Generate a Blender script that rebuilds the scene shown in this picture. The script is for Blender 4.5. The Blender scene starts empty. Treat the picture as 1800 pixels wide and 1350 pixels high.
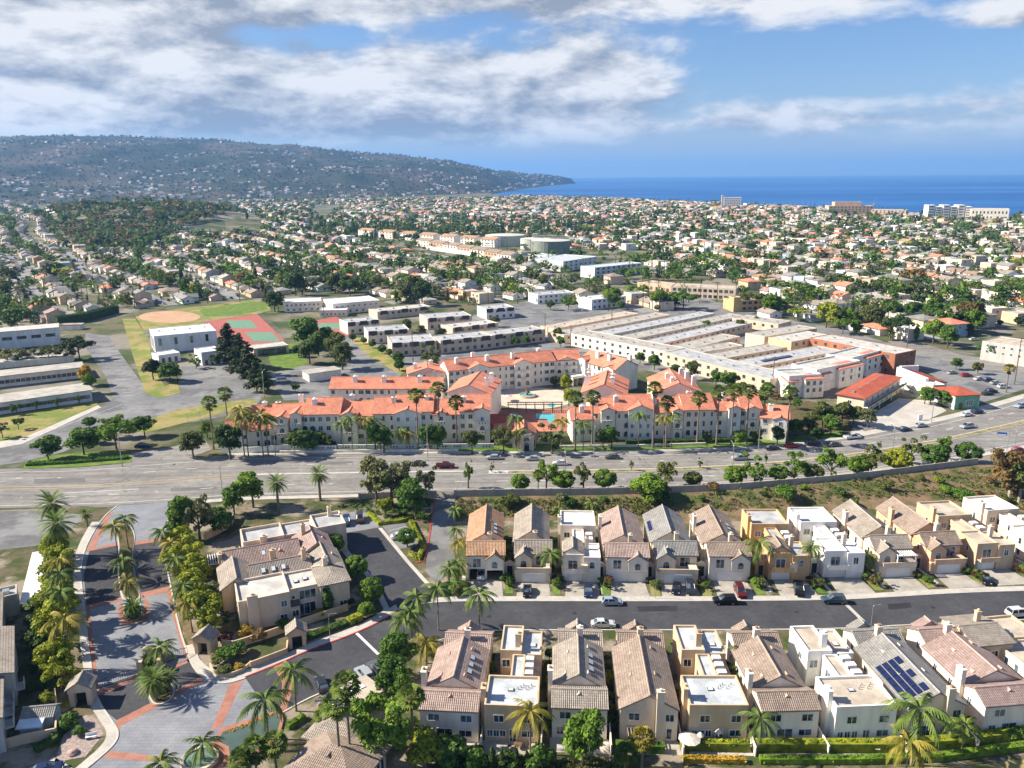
import bpy, bmesh, math, random
import numpy as np
from mathutils import Vector, Matrix
R = math.radians
rnd = random.Random(7)
sc = bpy.context.scene
COL = sc.collection

# ------------------------------------------------------------------ camera
CAM_H, F = 85.0, 1400.0
PITCH = math.atan(366.0 / F)
ROLL = 0.0076
HAZE_D = 6.2e-5
cp, sp = math.cos(PITCH), math.sin(PITCH)
FWD = Vector((0, cp, -sp)); UP0 = Vector((0, sp, cp)); RT0 = Vector((1, 0, 0))
UP = UP0 * math.cos(ROLL) + RT0 * math.sin(ROLL)
RT = RT0 * math.cos(ROLL) - UP0 * math.sin(ROLL)
cam_data = bpy.data.cameras.new('camera')
cam = bpy.data.objects.new('camera', cam_data)
COL.objects.link(cam)
cam_data.sensor_fit = 'HORIZONTAL'
cam_data.sensor_width = 36.0
cam_data.lens = 36.0 * F / 1800.0
cam_data.clip_start = 1.0
cam_data.clip_end = 90000.0
m = Matrix((RT, UP, -FWD)).transposed().to_4x4()
m.translation = Vector((0, 0, CAM_H))
cam.matrix_world = m
sc.camera = cam

# ------------------------------------------------------------------ light
SUN_EL, SUN_AZ = 36.0, 275.0        # degrees; azimuth clockwise from +Y
sun_dir = Vector((math.sin(R(SUN_AZ)) * math.cos(R(SUN_EL)), math.cos(R(SUN_AZ)) * math.cos(R(SUN_EL)), math.sin(R(SUN_EL))))
sl = bpy.data.lights.new('sun', 'SUN')
sl.energy = 4.8
sl.angle = R(0.55)
sl.color = (1.0, 0.90, 0.74)
so = bpy.data.objects.new('sun', sl)
so.rotation_euler = sun_dir.to_track_quat('Z', 'Y').to_euler()
so.location = (-200, 100, 400)
COL.objects.link(so)

world = bpy.data.worlds.new('World')
sc.world = world
world.use_nodes = True
nt = world.node_tree
for n in list(nt.nodes):
    nt.nodes.remove(n)
class NB:
    """tiny helper to chain nodes"""
    def __init__(s, tree): s.t = tree
    def n(s, kind, **kw):
        o = s.t.nodes.new(kind)
        for k, v in kw.items():
            setattr(o, k, v)
        return o
    def put(s, sock, v):
        if v is None: return
        if hasattr(v, 'default_value') or hasattr(v, 'is_linked'):
            s.t.links.new(v, sock)
        else:
            sock.default_value = v
    def math(s, op, a, b=None, c=None, clamp=False):
        o = s.n('ShaderNodeMath', operation=op, use_clamp=clamp)
        for i, v in enumerate((a, b, c)):
            if v is not None: s.put(o.inputs[i], v)
        return o.outputs[0]
    def mix(s, f, a, b, mode='MIX'):
        o = s.n('ShaderNodeMix', data_type='RGBA', blend_type=mode)
        s.put(o.inputs[0], f); s.put(o.inputs[6], a); s.put(o.inputs[7], b)
        return o.outputs[2]
    def noise(s, vec, scale, detail=4.0, rough=0.55, dist=0.0):
        o = s.n('ShaderNodeTexNoise')
        s.put(o.inputs['Vector'], vec); o.inputs['Scale'].default_value = scale
        o.inputs['Detail'].default_value = detail; o.inputs['Roughness'].default_value = rough
        o.inputs['Distortion'].default_value = dist
        return o.outputs['Fac']
    def ramp(s, f, lo, hi):
        o = s.n('ShaderNodeMapRange', interpolation_type='SMOOTHSTEP')
        s.put(o.inputs[0], f); s.put(o.inputs[1], lo); s.put(o.inputs[2], hi)
        return o.outputs[0]
    def comb(s, x, y, z):
        o = s.n('ShaderNodeCombineXYZ')
        for i, v in enumerate((x, y, z)): s.put(o.inputs[i], v)
        return o.outputs[0]
    def sep(s, v):
        o = s.n('ShaderNodeSeparateXYZ'); s.put(o.inputs[0], v); return o.outputs
#SKY_BEGIN
k = NB(nt)
tc = k.n('ShaderNodeTexCoord')
dx, dy, dz = k.sep(tc.outputs['Generated'])
az = k.math('ARCTAN2', dx, dy)                                   # 0 straight ahead, + to the right
el = k.math('ARCTAN2', dz, k.math('SQRT', k.math('ADD', k.math('MULTIPLY', dx, dx), k.math('MULTIPLY', dy, dy))))
sky = k.n('ShaderNodeTexSky', sky_type='NISHITA')
sky.sun_disc = False
sky.sun_elevation = R(SUN_EL); sky.sun_rotation = R(SUN_AZ)
sky.altitude = 100; sky.air_density = 1.0; sky.dust_density = 0.6; sky.ozone_density = 2.0
# cloud deck: layered noise over azimuth and elevation, thinner towards the south-west (right)
def cloud_coord(da, de):
    return k.comb(k.math('MULTIPLY', k.math('ADD', az, da), 6.0), k.math('MULTIPLY', k.math('ADD', el, de), 15.0), 3.7)
def blob(a0, e0, ra, re, amp):
    u = k.math('DIVIDE', k.math('SUBTRACT', az, a0), ra)
    v = k.math('DIVIDE', k.math('SUBTRACT', el, e0), re)
    r2 = k.math('ADD', k.math('MULTIPLY', u, u), k.math('MULTIPLY', v, v))
    return k.math('MULTIPLY', k.math('EXPONENT', k.math('MULTIPLY', r2, -1.0)), amp)
n1 = k.noise(cloud_coord(0, 0), 1.0, 10.0, 0.60, 0.15)
n2 = k.noise(cloud_coord(-0.015, 0.016), 1.0, 10.0, 0.60, 0.15)
bias = None
for b in ((-0.40, 0.088, 0.34, 0.050, 0.34), (-0.02, 0.098, 0.20, 0.062, 0.34), (-0.55, 0.175, 0.28, 0.05, 0.44), (-0.12, 0.208, 0.34, 0.028, 0.42),
          (0.34, 0.192, 0.20, 0.020, 0.22), (0.50, 0.062, 0.16, 0.022, 0.13), (0.27, 0.060, 0.10, 0.018, 0.10), (-0.22, 0.158, 0.08, 0.012, -0.18), (0.38, 0.12, 0.18, 0.035, -0.22),
          (-0.10, 0.050, 0.45, 0.016, 0.12), (0.50, 0.150, 0.07, 0.016, 0.20), (0.05, 0.006, 0.9, 0.022, -0.25)):
    bb = blob(*b)
    bias = bb if bias is None else k.math('ADD', bias, bb)
dens = k.math('ADD', n1, bias)
cover = k.ramp(dens, 0.50, 0.72)
relief = k.math('MULTIPLY', k.math('SUBTRACT', n1, n2), 5.5)
thick = k.ramp(dens, 0.62, 1.0)
bright = k.math('ADD', k.math('SUBTRACT', 0.80, k.math('ADD', k.math('MULTIPLY', thick, 0.20), k.math('MULTIPLY', k.ramp(k.noise(cloud_coord(1.3, .4), 0.55, 3.0), 0.42, 0.62), 0.45))), relief, clamp=True)
ccol = k.mix(bright, (0.95, 1.08, 1.32, 1), (2.75, 2.74, 2.76, 1))
skyb = k.mix(1.0, sky.outputs[0], (0.27, 0.32, 0.41, 1), 'MULTIPLY')
veil = k.math('MULTIPLY', k.math('SUBTRACT', 1.0, k.ramp(el, -0.02, 0.13)), 0.72)     # pale air low over the horizon
skyc = k.mix(veil, skyb, (1.5, 1.72, 2.08, 1))
allsky = k.mix(k.math('MULTIPLY', cover, k.ramp(el, 0.012, 0.06)), skyc, ccol)
bg = k.n('ShaderNodeBackground')
nt.links.new(allsky, bg.inputs[0])
bg.inputs[1].default_value = 0.15
wo = k.n('ShaderNodeOutputWorld')
nt.links.new(bg.outputs[0], wo.inputs[0])
#SKY_END
sc.view_settings.view_transform = 'Standard'
sc.view_settings.look = 'None'
sc.view_settings.exposure = 1.2
sc.view_settings.gamma = 1.0
sc.cycles.max_bounces = 6
sc.cycles.diffuse_bounces = 4
sc.cycles.glossy_bounces = 2
sc.cycles.transparent_max_bounces = 4
sc.cycles.volume_bounces = 0

# ------------------------------------------------------------------ picture plane <-> ground
def ray(px, py):
    return FWD + RT * ((px - 900.0) / F) + UP * (-(py - 675.0) / F)
def P(px, py, z=0.0):
    d = ray(px, py)
    t = (z - CAM_H) / d.z
    return Vector((d.x * t, d.y * t, z))
def PD(px, py, dist):
    """point on the ray at ground distance dist"""
    d = ray(px, py)
    t = dist / math.hypot(d.x, d.y)
    return Vector((d.x * t, d.y * t, CAM_H + d.z * t))
def pix(x, y, z):
    v = Vector((x, y, z - CAM_H))
    w = v.dot(FWD)
    return 900 + F * v.dot(RT) / w, 675 - F * v.dot(UP) / w
def inside(x, y, poly):
    c = False
    j = len(poly) - 1
    for i in range(len(poly)):
        xi, yi = poly[i][0], poly[i][1]; xj, yj = poly[j][0], poly[j][1]
        if (yi > y) != (yj > y) and x < (xj - xi) * (y - yi) / (yj - yi) + xi:
            c = not c
        j = i
    return c
WOOD_C = P(215, 400)
def ground_h(x, y):
    dx, dy = (x - WOOD_C.x) / 230.0, (y - WOOD_C.y - 60) / 210.0
    r2 = dx * dx + dy * dy
    return 38.0 * math.exp(-r2) if r2 < 6 else 0.0

# ------------------------------------------------------------------ materials
MATS = {}
def new_mat(name):
    mt = bpy.data.materials.new(name); mt.use_nodes = True
    t = mt.node_tree
    for n in list(t.nodes): t.nodes.remove(n)
    k = NB(t)
    out = k.n('ShaderNodeOutputMaterial')
    bs = k.n('ShaderNodeBsdfPrincipled')
    t.links.new(bs.outputs[0], out.inputs[0])
    return mt, k, bs
def bump(k, bs, h, strength, dist=0.05):
    b = k.n('ShaderNodeBump'); b.inputs['Strength'].default_value = strength; b.inputs['Distance'].default_value = dist
    k.put(b.inputs['Height'], h); k.t.links.new(b.outputs[0], bs.inputs['Normal'])
def c4(c, f=1.0): return (c[0] * f, c[1] * f, c[2] * f, 1)
def plain(name, c, rough=0.7, var=0.18, scale=0.6, fine=6.0, bmp=0.0, metal=0.0, spec=0.3, streak=False, objvar=0.0):
    """base colour with two scales of noise variation (weathering, grain)"""
    if name in MATS: return MATS[name]
    mt, k, bs = new_mat(name)
    g = k.n('ShaderNodeNewGeometry').outputs['Position']
    v = g
    if streak:
        x, y, z = k.sep(g); v = k.comb(x, y, k.math('MULTIPLY', z, 0.25))
    a = k.noise(v, scale, 4.0)
    b = k.noise(g, fine, 3.0)
    f = k.math('ADD', k.math('MULTIPLY', a, 0.7), k.math('MULTIPLY', b, 0.3))
    f = k.ramp(f, 0.33, 0.67)
    col = k.mix(f, c4(c, 1 - var), c4(c, 1 + var))
    if objvar:
        oi = k.n('ShaderNodeObjectInfo').outputs['Random']
        col = k.mix(1.0, col, k.mix(oi, c4((1, 1, 1), 1 - objvar), c4((1, 1, 1), 1 + objvar)), 'MULTIPLY')
    k.t.links.new(col, bs.inputs['Base Color'])
    bs.inputs['Roughness'].default_value = rough
    bs.inputs['Metallic'].default_value = metal
    bs.inputs['Specular IOR Level'].default_value = spec
    if bmp: bump(k, bs, b, bmp)
    MATS[name] = mt
    return mt
def tile_mat(name, c, cw=0.32, ch=0.42, var=0.28, rough=0.8, barrel=1.0):
    """roof tiles laid in courses: needs uv in metres (u along the eave, v up the slope)"""
    if name in MATS: return MATS[name]
    mt, k, bs = new_mat(name)
    uv = k.n('ShaderNodeUVMap').outputs[0]
    u, v, _ = k.sep(uv)
    us = k.math('DIVIDE', u, cw); vs = k.math('DIVIDE', v, ch)
    cell = k.comb(k.math('FLOOR', us), k.math('FLOOR', vs), 0.0)
    wn = k.n('ShaderNodeTexWhiteNoise', noise_dimensions='2D'); k.put(wn.inputs['Vector'], cell)
    g = k.n('ShaderNodeNewGeometry').outputs['Position']
    big = k.noise(g, 0.35, 4.0)
    f = k.math('ADD', k.math('MULTIPLY', wn.outputs['Value'], 0.55), k.math('MULTIPLY', k.ramp(big, 0.3, 0.7), 0.45))
    col = k.mix(f, c4(c, 1 - var), c4((c[0], c[1] * 1.03, c[2] * 1.06), 1 + var))
    k.t.links.new(col, bs.inputs['Base Color'])
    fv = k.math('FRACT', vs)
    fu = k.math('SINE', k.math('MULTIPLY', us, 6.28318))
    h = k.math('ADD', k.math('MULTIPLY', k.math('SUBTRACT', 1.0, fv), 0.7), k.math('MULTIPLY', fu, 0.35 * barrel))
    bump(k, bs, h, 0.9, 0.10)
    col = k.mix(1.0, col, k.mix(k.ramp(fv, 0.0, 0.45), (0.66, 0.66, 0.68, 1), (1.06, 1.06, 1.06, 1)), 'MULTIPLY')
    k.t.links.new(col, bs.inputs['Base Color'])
    bs.inputs['Roughness'].default_value = rough
    bs.inputs['Specular IOR Level'].default_value = 0.25
    MATS[name] = mt
    return mt
def leaf_mat(name, c, var=0.35, trans=0.3):
    if name in MATS: return MATS[name]
    mt, k, bs = new_mat(name)
    g = k.n('ShaderNodeNewGeometry').outputs['Position']
    oi = k.n('ShaderNodeObjectInfo').outputs['Random']
    a = k.ramp(k.noise(g, 0.9, 3.0), 0.3, 0.7)
    col = k.mix(a, c4((c[0] * 0.9, c[1], c[2] * 1.1), 1 - var), c4((c[0] * 1.15, c[1], c[2] * 0.9), 1 + var))
    col = k.mix(1.0, col, k.mix(oi, (0.82, 0.84, 0.9, 1), (1.2, 1.14, 1.0, 1)), 'MULTIPLY')
    k.t.links.new(col, bs.inputs['Base Color'])
    bs.inputs['Roughness'].default_value = 0.65
    bs.inputs['Specular IOR Level'].default_value = 0.2
    tr = k.n('ShaderNodeBsdfTranslucent'); k.t.links.new(col, tr.inputs[0])
    ms = k.n('ShaderNodeMixShader'); ms.inputs[0].default_value = trans
    k.t.links.new(bs.outputs[0], ms.inputs[1]); k.t.links.new(tr.outputs[0], ms.inputs[2])
    out = [n for n in k.t.nodes if n.type == 'OUTPUT_MATERIAL'][0]
    k.t.links.new(ms.outputs[0], out.inputs[0])
    MATS[name] = mt
    return mt
def two_tone(name, c1, c2, scale, lo=0.4, hi=0.6, rough=0.9, c3=None, s3=0.1, bmp=0.0):
    if name in MATS: return MATS[name]
    mt, k, bs = new_mat(name)
    g = k.n('ShaderNodeNewGeometry').outputs['Position']
    col = k.mix(k.ramp(k.noise(g, scale, 6.0, 0.62), lo, hi), c4(c1), c4(c2))
    if c3 is not None:
        col = k.mix(k.ramp(k.noise(g, s3, 5.0, 0.6), 0.48, 0.60), col, c4(c3))
    col = k.mix(1.0, col, k.mix(k.noise(g, scale * 9, 3.0), (0.72, 0.72, 0.72, 1), (1.28, 1.28, 1.28, 1)), 'MULTIPLY')
    k.t.links.new(col, bs.inputs['Base Color'])
    bs.inputs['Roughness'].default_value = rough
    bs.inputs['Specular IOR Level'].default_value = 0.15
    if bmp: bump(k, bs, k.noise(g, scale * 6, 4.0), bmp, 0.2)
    MATS[name] = mt
    return mt

def road_mat(name, c1, c2, scale, lo, hi, rough, c3, s3):
    mt = two_tone(name, c1, c2, scale, lo, hi, rough, c3, s3)
    k = NB(mt.node_tree); bs = [n for n in mt.node_tree.nodes if n.type == 'BSDF_PRINCIPLED'][0]
    src = bs.inputs['Base Color'].links[0].from_socket
    g = k.n('ShaderNodeNewGeometry').outputs['Position']; x, y, z = k.sep(g)
    st = k.noise(k.comb(k.math('MULTIPLY', x, .03), k.math('MULTIPLY', y, .55), 0.0), 1.0, 4.0, .6)         # wheel tracks and oil along the lanes
    vor = k.n('ShaderNodeTexVoronoi', feature='DISTANCE_TO_EDGE'); k.put(vor.inputs['Vector'], k.comb(k.math('ADD', x, k.math('MULTIPLY', k.noise(g, .5, 3.0), 5.0)), y, 0.0)); vor.inputs['Scale'].default_value = .09
    crack = k.ramp(vor.outputs['Distance'], 0.0, .012)
    col = k.mix(1.0, src, k.mix(k.ramp(st, .32, .68), (.78, .78, .79, 1), (1.12, 1.12, 1.11, 1)), 'MULTIPLY')
    col = k.mix(1.0, col, k.mix(crack, (.62, .62, .63, 1), (1, 1, 1, 1)), 'MULTIPLY')
    k.t.links.new(col, bs.inputs['Base Color'])
    return mt
STUCCO = {n: plain('stucco_' + n, c, 0.9, 0.14, 0.5, 9.0, 0.08, streak=True) for n, c in {
    'tan': (0.55, 0.42, 0.28), 'cream': (0.70, 0.58, 0.44), 'white': (0.80, 0.78, 0.73), 'pale': (0.76, 0.68, 0.57),
    'orange': (0.58, 0.38, 0.19), 'beige': (0.62, 0.50, 0.38), 'grey': (0.45, 0.43, 0.40), 'cool': (0.62, 0.64, 0.66),
    'peach': (0.62, 0.40, 0.26), 'blue': (0.35, 0.45, 0.55), 'brick': (0.34, 0.14, 0.08), 'sand': (0.56, 0.47, 0.36), 'green': (0.16, 0.36, 0.24)}.items()}
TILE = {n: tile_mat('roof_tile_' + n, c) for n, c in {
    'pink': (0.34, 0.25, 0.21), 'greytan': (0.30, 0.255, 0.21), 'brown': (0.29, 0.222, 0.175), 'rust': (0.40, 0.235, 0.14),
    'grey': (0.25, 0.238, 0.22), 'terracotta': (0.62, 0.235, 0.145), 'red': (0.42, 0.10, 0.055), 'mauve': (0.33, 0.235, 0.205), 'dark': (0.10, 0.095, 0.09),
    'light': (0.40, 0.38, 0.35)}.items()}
ROOFING = {n: plain('roofing_' + n, c, 0.85, 0.24, 0.35, 3.0, 0.05) for n, c in {
    'white': (0.60, 0.61, 0.62), 'grey': (0.37, 0.375, 0.385), 'tan': (0.44, 0.38, 0.31), 'pale': (0.45, 0.435, 0.405), 'gravel': (0.36, 0.34, 0.305), 'blue': (0.43, 0.465, 0.49)}.items()}
M_FRAME = plain('window_frame_white', (0.72, 0.72, 0.70), 0.5, 0.05)
M_DARKF = plain('window_frame_bronze', (0.07, 0.06, 0.05), 0.5, 0.05)
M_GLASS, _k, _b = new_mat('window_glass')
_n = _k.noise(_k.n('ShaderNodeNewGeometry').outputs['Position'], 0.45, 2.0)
_k.t.links.new(_k.mix(_k.ramp(_n, 0.42, 0.62), (0.018, 0.024, 0.032, 1), (0.11, 0.15, 0.19, 1)), _b.inputs['Base Color'])  # pale bluish patches put reflections into the pane colour
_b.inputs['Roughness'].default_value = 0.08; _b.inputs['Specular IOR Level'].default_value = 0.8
M_WHITE = plain('white_paint', (0.76, 0.76, 0.74), 0.5, 0.05)
M_WHITEWALL = plain('white_garage_door', (0.72, 0.70, 0.67), 0.6, 0.06)
M_WOOD = plain('brown_wood', (0.16, 0.085, 0.045), 0.7, 0.25, 2.0)
M_IRON = plain('dark_iron', (0.03, 0.03, 0.03), 0.5, 0.1)
M_STEEL = plain('galvanised_steel', (0.38, 0.39, 0.40), 0.45, 0.1, metal=0.6)
M_POLE = plain('weathered_pole_wood', (0.14, 0.10, 0.075), 0.9, 0.25, 1.5)
M_ASPH = two_tone('dark_asphalt', (0.048, 0.050, 0.058), (0.070, 0.072, 0.080), 0.12, 0.35, 0.65, 0.85, (0.056, 0.058, 0.066), 0.5)
M_ROAD = road_mat('worn_asphalt', (0.195, 0.185, 0.175), (0.26, 0.25, 0.235), 0.06, 0.35, 0.65, 0.9, (0.22, 0.21, 0.20), 0.4)
M_LOT = two_tone('parking_asphalt', (0.16, 0.165, 0.17), (0.225, 0.225, 0.225), 0.05, 0.35, 0.65, 0.9, (0.13, 0.13, 0.135), 0.08)
M_CONC = two_tone('concrete', (0.40, 0.375, 0.34), (0.48, 0.455, 0.415), 0.25, 0.35, 0.65, 0.85)
M_DRIVE = two_tone('driveway_concrete', (0.30, 0.275, 0.24), (0.40, 0.375, 0.335), 0.3, 0.35, 0.65, 0.85)
M_STAMP, _k, _b = new_mat('blue_grey_stamped_concrete')
_g = _k.n('ShaderNodeNewGeometry').outputs['Position']
_br = _k.n('ShaderNodeTexBrick'); _k.put(_br.inputs['Vector'], _g); _br.inputs['Scale'].default_value = 1.0
for _n, _v in (('Mortar Size', .035), ('Brick Width', 1.5), ('Row Height', .75), ('Mortar Smooth', .4)): _br.inputs[_n].default_value = _v
_br.inputs['Color1'].default_value = (.20, .21, .24, 1); _br.inputs['Color2'].default_value = (.225, .235, .26, 1); _br.inputs['Mortar'].default_value = (.135, .14, .16, 1)
_c = _k.mix(1.0, _br.outputs[0], _k.mix(_k.ramp(_k.noise(_g, .16, 6.0, .65), .3, .7), (.78, .78, .8, 1), (1.14, 1.13, 1.1, 1)), 'MULTIPLY')
_k.t.links.new(_c, _b.inputs['Base Color']); _b.inputs['Roughness'].default_value = .7
M_BRICKP = two_tone('terracotta_paving', (0.30, 0.135, 0.10), (0.37, 0.18, 0.135), 0.4, 0.35, 0.65, 0.8)
M_KERB = plain('kerb_concrete', (0.48, 0.46, 0.42), 0.85, 0.12)
M_REDKERB = plain('red_kerb_paint', (0.42, 0.06, 0.05), 0.7, 0.2)
M_PAINT = plain('road_paint_white', (0.66, 0.66, 0.63), 0.7, 0.15, 1.0)
M_YPAINT = plain('road_paint_yellow', (0.55, 0.36, 0.08), 0.7, 0.15, 1.0)
M_LAWN = two_tone('lawn', (0.075, 0.15, 0.025), (0.16, 0.215, 0.045), 0.25, 0.35, 0.65, 0.95, bmp=0.3)
M_DRYLAWN = two_tone('dry_lawn', (0.15, 0.19, 0.04), (0.30, 0.24, 0.10), 0.10, 0.4, 0.6, 0.95, bmp=0.3)
M_SLOPE = two_tone('scrub_slope', (0.22, 0.15, 0.095), (0.14, 0.11, 0.055), 0.30, 0.4, 0.6, 0.95, (0.085, 0.10, 0.035), 0.16, 0.6)
M_SOIL = two_tone('planting_bed', (0.13, 0.085, 0.05), (0.06, 0.075, 0.025), 0.4, 0.4, 0.6, 0.95, bmp=0.5)
M_BEDS = two_tone('garden_ground', (0.12, 0.10, 0.06), (0.05, 0.07, 0.02), 0.18, 0.4, 0.6, 0.95, (0.26, 0.22, 0.17), 0.1, 0.5)
M_TOWN = two_tone('town_ground', (0.05, 0.075, 0.025), (0.13, 0.12, 0.07), 0.035, 0.42, 0.6, 0.95, (0.22, 0.20, 0.165), 0.02)
M_CLAY = two_tone('infield_clay', (0.42, 0.26, 0.16), (0.48, 0.31, 0.20), 0.1, 0.35, 0.65, 0.95)
M_COURTR = plain('court_red', (0.36, 0.11, 0.09), 0.85, 0.12)
M_COURTG = plain('court_green', (0.13, 0.25, 0.17), 0.85, 0.12)
M_POOL, _k, _b = new_mat('pool_water')
_b.inputs['Base Color'].default_value = (0.09, 0.42, 0.46, 1); _b.inputs['Roughness'].default_value = 0.08
M_POND, _k, _b = new_mat('pond_water')
_n = _k.noise(_k.n('ShaderNodeNewGeometry').outputs['Position'], 0.5, 4.0)
_k.t.links.new(_k.mix(_n, (0.045, 0.075, 0.062, 1), (0.10, 0.14, 0.115, 1)), _b.inputs['Base Color'])
_b.inputs['Roughness'].default_value = 0.12; bump(_k, _b, _k.noise(_k.n('ShaderNodeNewGeometry').outputs['Position'], 3.0, 3.0), 0.15)
M_SOLAR = plain('solar_cells', (0.012, 0.018, 0.06), 0.15, 0.15, spec=0.6)
LEAF = {n: leaf_mat('leaf_' + n, c) for n, c in {
    'dark': (0.052, 0.10, 0.022), 'mid': (0.08, 0.165, 0.027), 'bright': (0.13, 0.235, 0.028), 'lime': (0.24, 0.30, 0.028), 'olive': (0.115, 0.15, 0.04),
    'grey': (0.145, 0.17, 0.075), 'brown': (0.17, 0.125, 0.05), 'yellow': (0.34, 0.25, 0.035), 'pine': (0.042, 0.066, 0.025), 'palm': (0.12, 0.19, 0.04), 'palmgold': (0.23, 0.22, 0.035),
    'dead': (0.22, 0.14, 0.065), 'purple': (0.10, 0.04, 0.035)}.items()}
M_BARK = plain('bark', (0.11, 0.08, 0.055), 0.9, 0.3, 2.0)
M_PALMBARK = plain('palm_trunk', (0.19, 0.155, 0.12), 0.9, 0.25, 3.0)
M_PALEBARK = plain('pale_bark', (0.34, 0.29, 0.23), 0.9, 0.25, 2.0)

# ------------------------------------------------------------------ mesh helpers
def new_mesh(name, verts, faces, mats=None, idx=None, uvs=None, smooth=False):
    me = bpy.data.meshes.new(name)
    me.from_pydata([tuple(v) for v in verts], [], [tuple(f) for f in faces])
    if mats is not None:
        for mt in (mats if isinstance(mats, (list, tuple)) else [mats]): me.materials.append(mt)
    if idx is not None: me.polygons.foreach_set('material_index', np.asarray(idx, dtype=np.int32))
    if uvs is not None:
        l = me.uv_layers.new(name='UVMap')
        l.data.foreach_set('uv', np.asarray(uvs, dtype=np.float32).ravel())
    if smooth: me.polygons.foreach_set('use_smooth', np.ones(len(me.polygons), dtype=bool))
    me.update()
    return me
def obj(name, me, parent=None, loc=None, rz=0.0, scale=None):
    o = bpy.data.objects.new(name, me)
    COL.objects.link(o)
    if parent is not None: o.parent = parent
    if loc is not None: o.location = loc
    if rz: o.rotation_euler = (0, 0, rz)
    if scale is not None: o.scale = scale if hasattr(scale, '__len__') else (scale,) * 3
    return o
LABELS = {}
def tag(o, label, cat, group=None):
    o['label'] = label; o['category'] = cat
    if group: o['group'] = group
    LABELS.setdefault(label, []).append(o.name)
    return o
def struct(o): o['kind'] = 'structure'; return o
def stuff(o, label=None):
    o['kind'] = 'stuff'
    if label: o['label'] = label
    return o
def empty(name, loc, rz=0.0):
    o = bpy.data.objects.new(name, None); COL.objects.link(o)
    o.location = loc; o.rotation_euler = (0, 0, rz); o.empty_display_size = 0.5
    return o
class MB:
    """collects simple solids into one mesh"""
    def __init__(s): s.v = []; s.f = []; s.m = []
    def add(s, vs, fs, mi=0):
        b = len(s.v); s.v += [tuple(v) for v in vs]
        s.f += [tuple(b + i for i in f) for f in fs]; s.m += [mi] * len(fs); return s
    def box(s, x0, x1, y0, y1, z0, z1, mi=0):
        return s.add([(x0, y0, z0), (x1, y0, z0), (x1, y1, z0), (x0, y1, z0), (x0, y0, z1), (x1, y0, z1), (x1, y1, z1), (x0, y1, z1)],
                     [(0, 3, 2, 1), (4, 5, 6, 7), (0, 1, 5, 4), (1, 2, 6, 5), (2, 3, 7, 6), (3, 0, 4, 7)], mi)
    def prism(s, poly, z0, z1, mi=0):
        n = len(poly)
        a = sum(poly[i][0] * poly[(i + 1) % n][1] - poly[(i + 1) % n][0] * poly[i][1] for i in range(n))
        if a < 0: poly = poly[::-1]
        vs = [(p[0], p[1], z0) for p in poly] + [(p[0], p[1], z1) for p in poly]
        fs = [tuple(range(n - 1, -1, -1)), tuple(range(n, 2 * n))] + [(i, (i + 1) % n, n + (i + 1) % n, n + i) for i in range(n)]
        return s.add(vs, fs, mi)
    def tube(s, p0, p1, r0, r1, n=7, mi=0, caps=True):
        p0, p1 = Vector(p0), Vector(p1); d = (p1 - p0).normalized()
        a = d.orthogonal().normalized(); b = d.cross(a)
        vs = []
        for p, r in ((p0, r0), (p1, r1)):
            for i in range(n):
                t = 2 * math.pi * i / n
                vs.append(p + a * (r * math.cos(t)) + b * (r * math.sin(t)))
        fs = [(i, (i + 1) % n, n + (i + 1) % n, n + i) for i in range(n)]
        if caps: fs += [tuple(range(n - 1, -1, -1)), tuple(range(n, 2 * n))]
        return s.add(vs, fs, mi)
    def path(s, pts, rs, n=7, mi=0):
        """continuous tapered tube"""
        vs = []; fs = []
        prev = None
        for i, p in enumerate(pts):
            p = Vector(p)
            d = (Vector(pts[min(i + 1, len(pts) - 1)]) - Vector(pts[max(i - 1, 0)])).normalized()
            a = d.cross(Vector((0.31, 0.95, 0.05))).normalized(); b = d.cross(a)
            for j in range(n):
                t = 2 * math.pi * j / n
                vs.append(p + a * (rs[i] * math.cos(t)) + b * (rs[i] * math.sin(t)))
        for i in range(len(pts) - 1):
            for j in range(n):
                fs.append((i * n + j, i * n + (j + 1) % n, (i + 1) * n + (j + 1) % n, (i + 1) * n + j))
        fs += [tuple(range(n - 1, -1, -1)), tuple(range((len(pts) - 1) * n, len(pts) * n))]
        return s.add(vs, fs, mi)
    def mesh(s, name, mats, smooth=False): return new_mesh(name, s.v, s.f, mats, s.m, smooth=smooth)
    def build(s, name, mats, parent=None, **kw): return obj(name, s.mesh(name, mats), parent, **kw)

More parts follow.
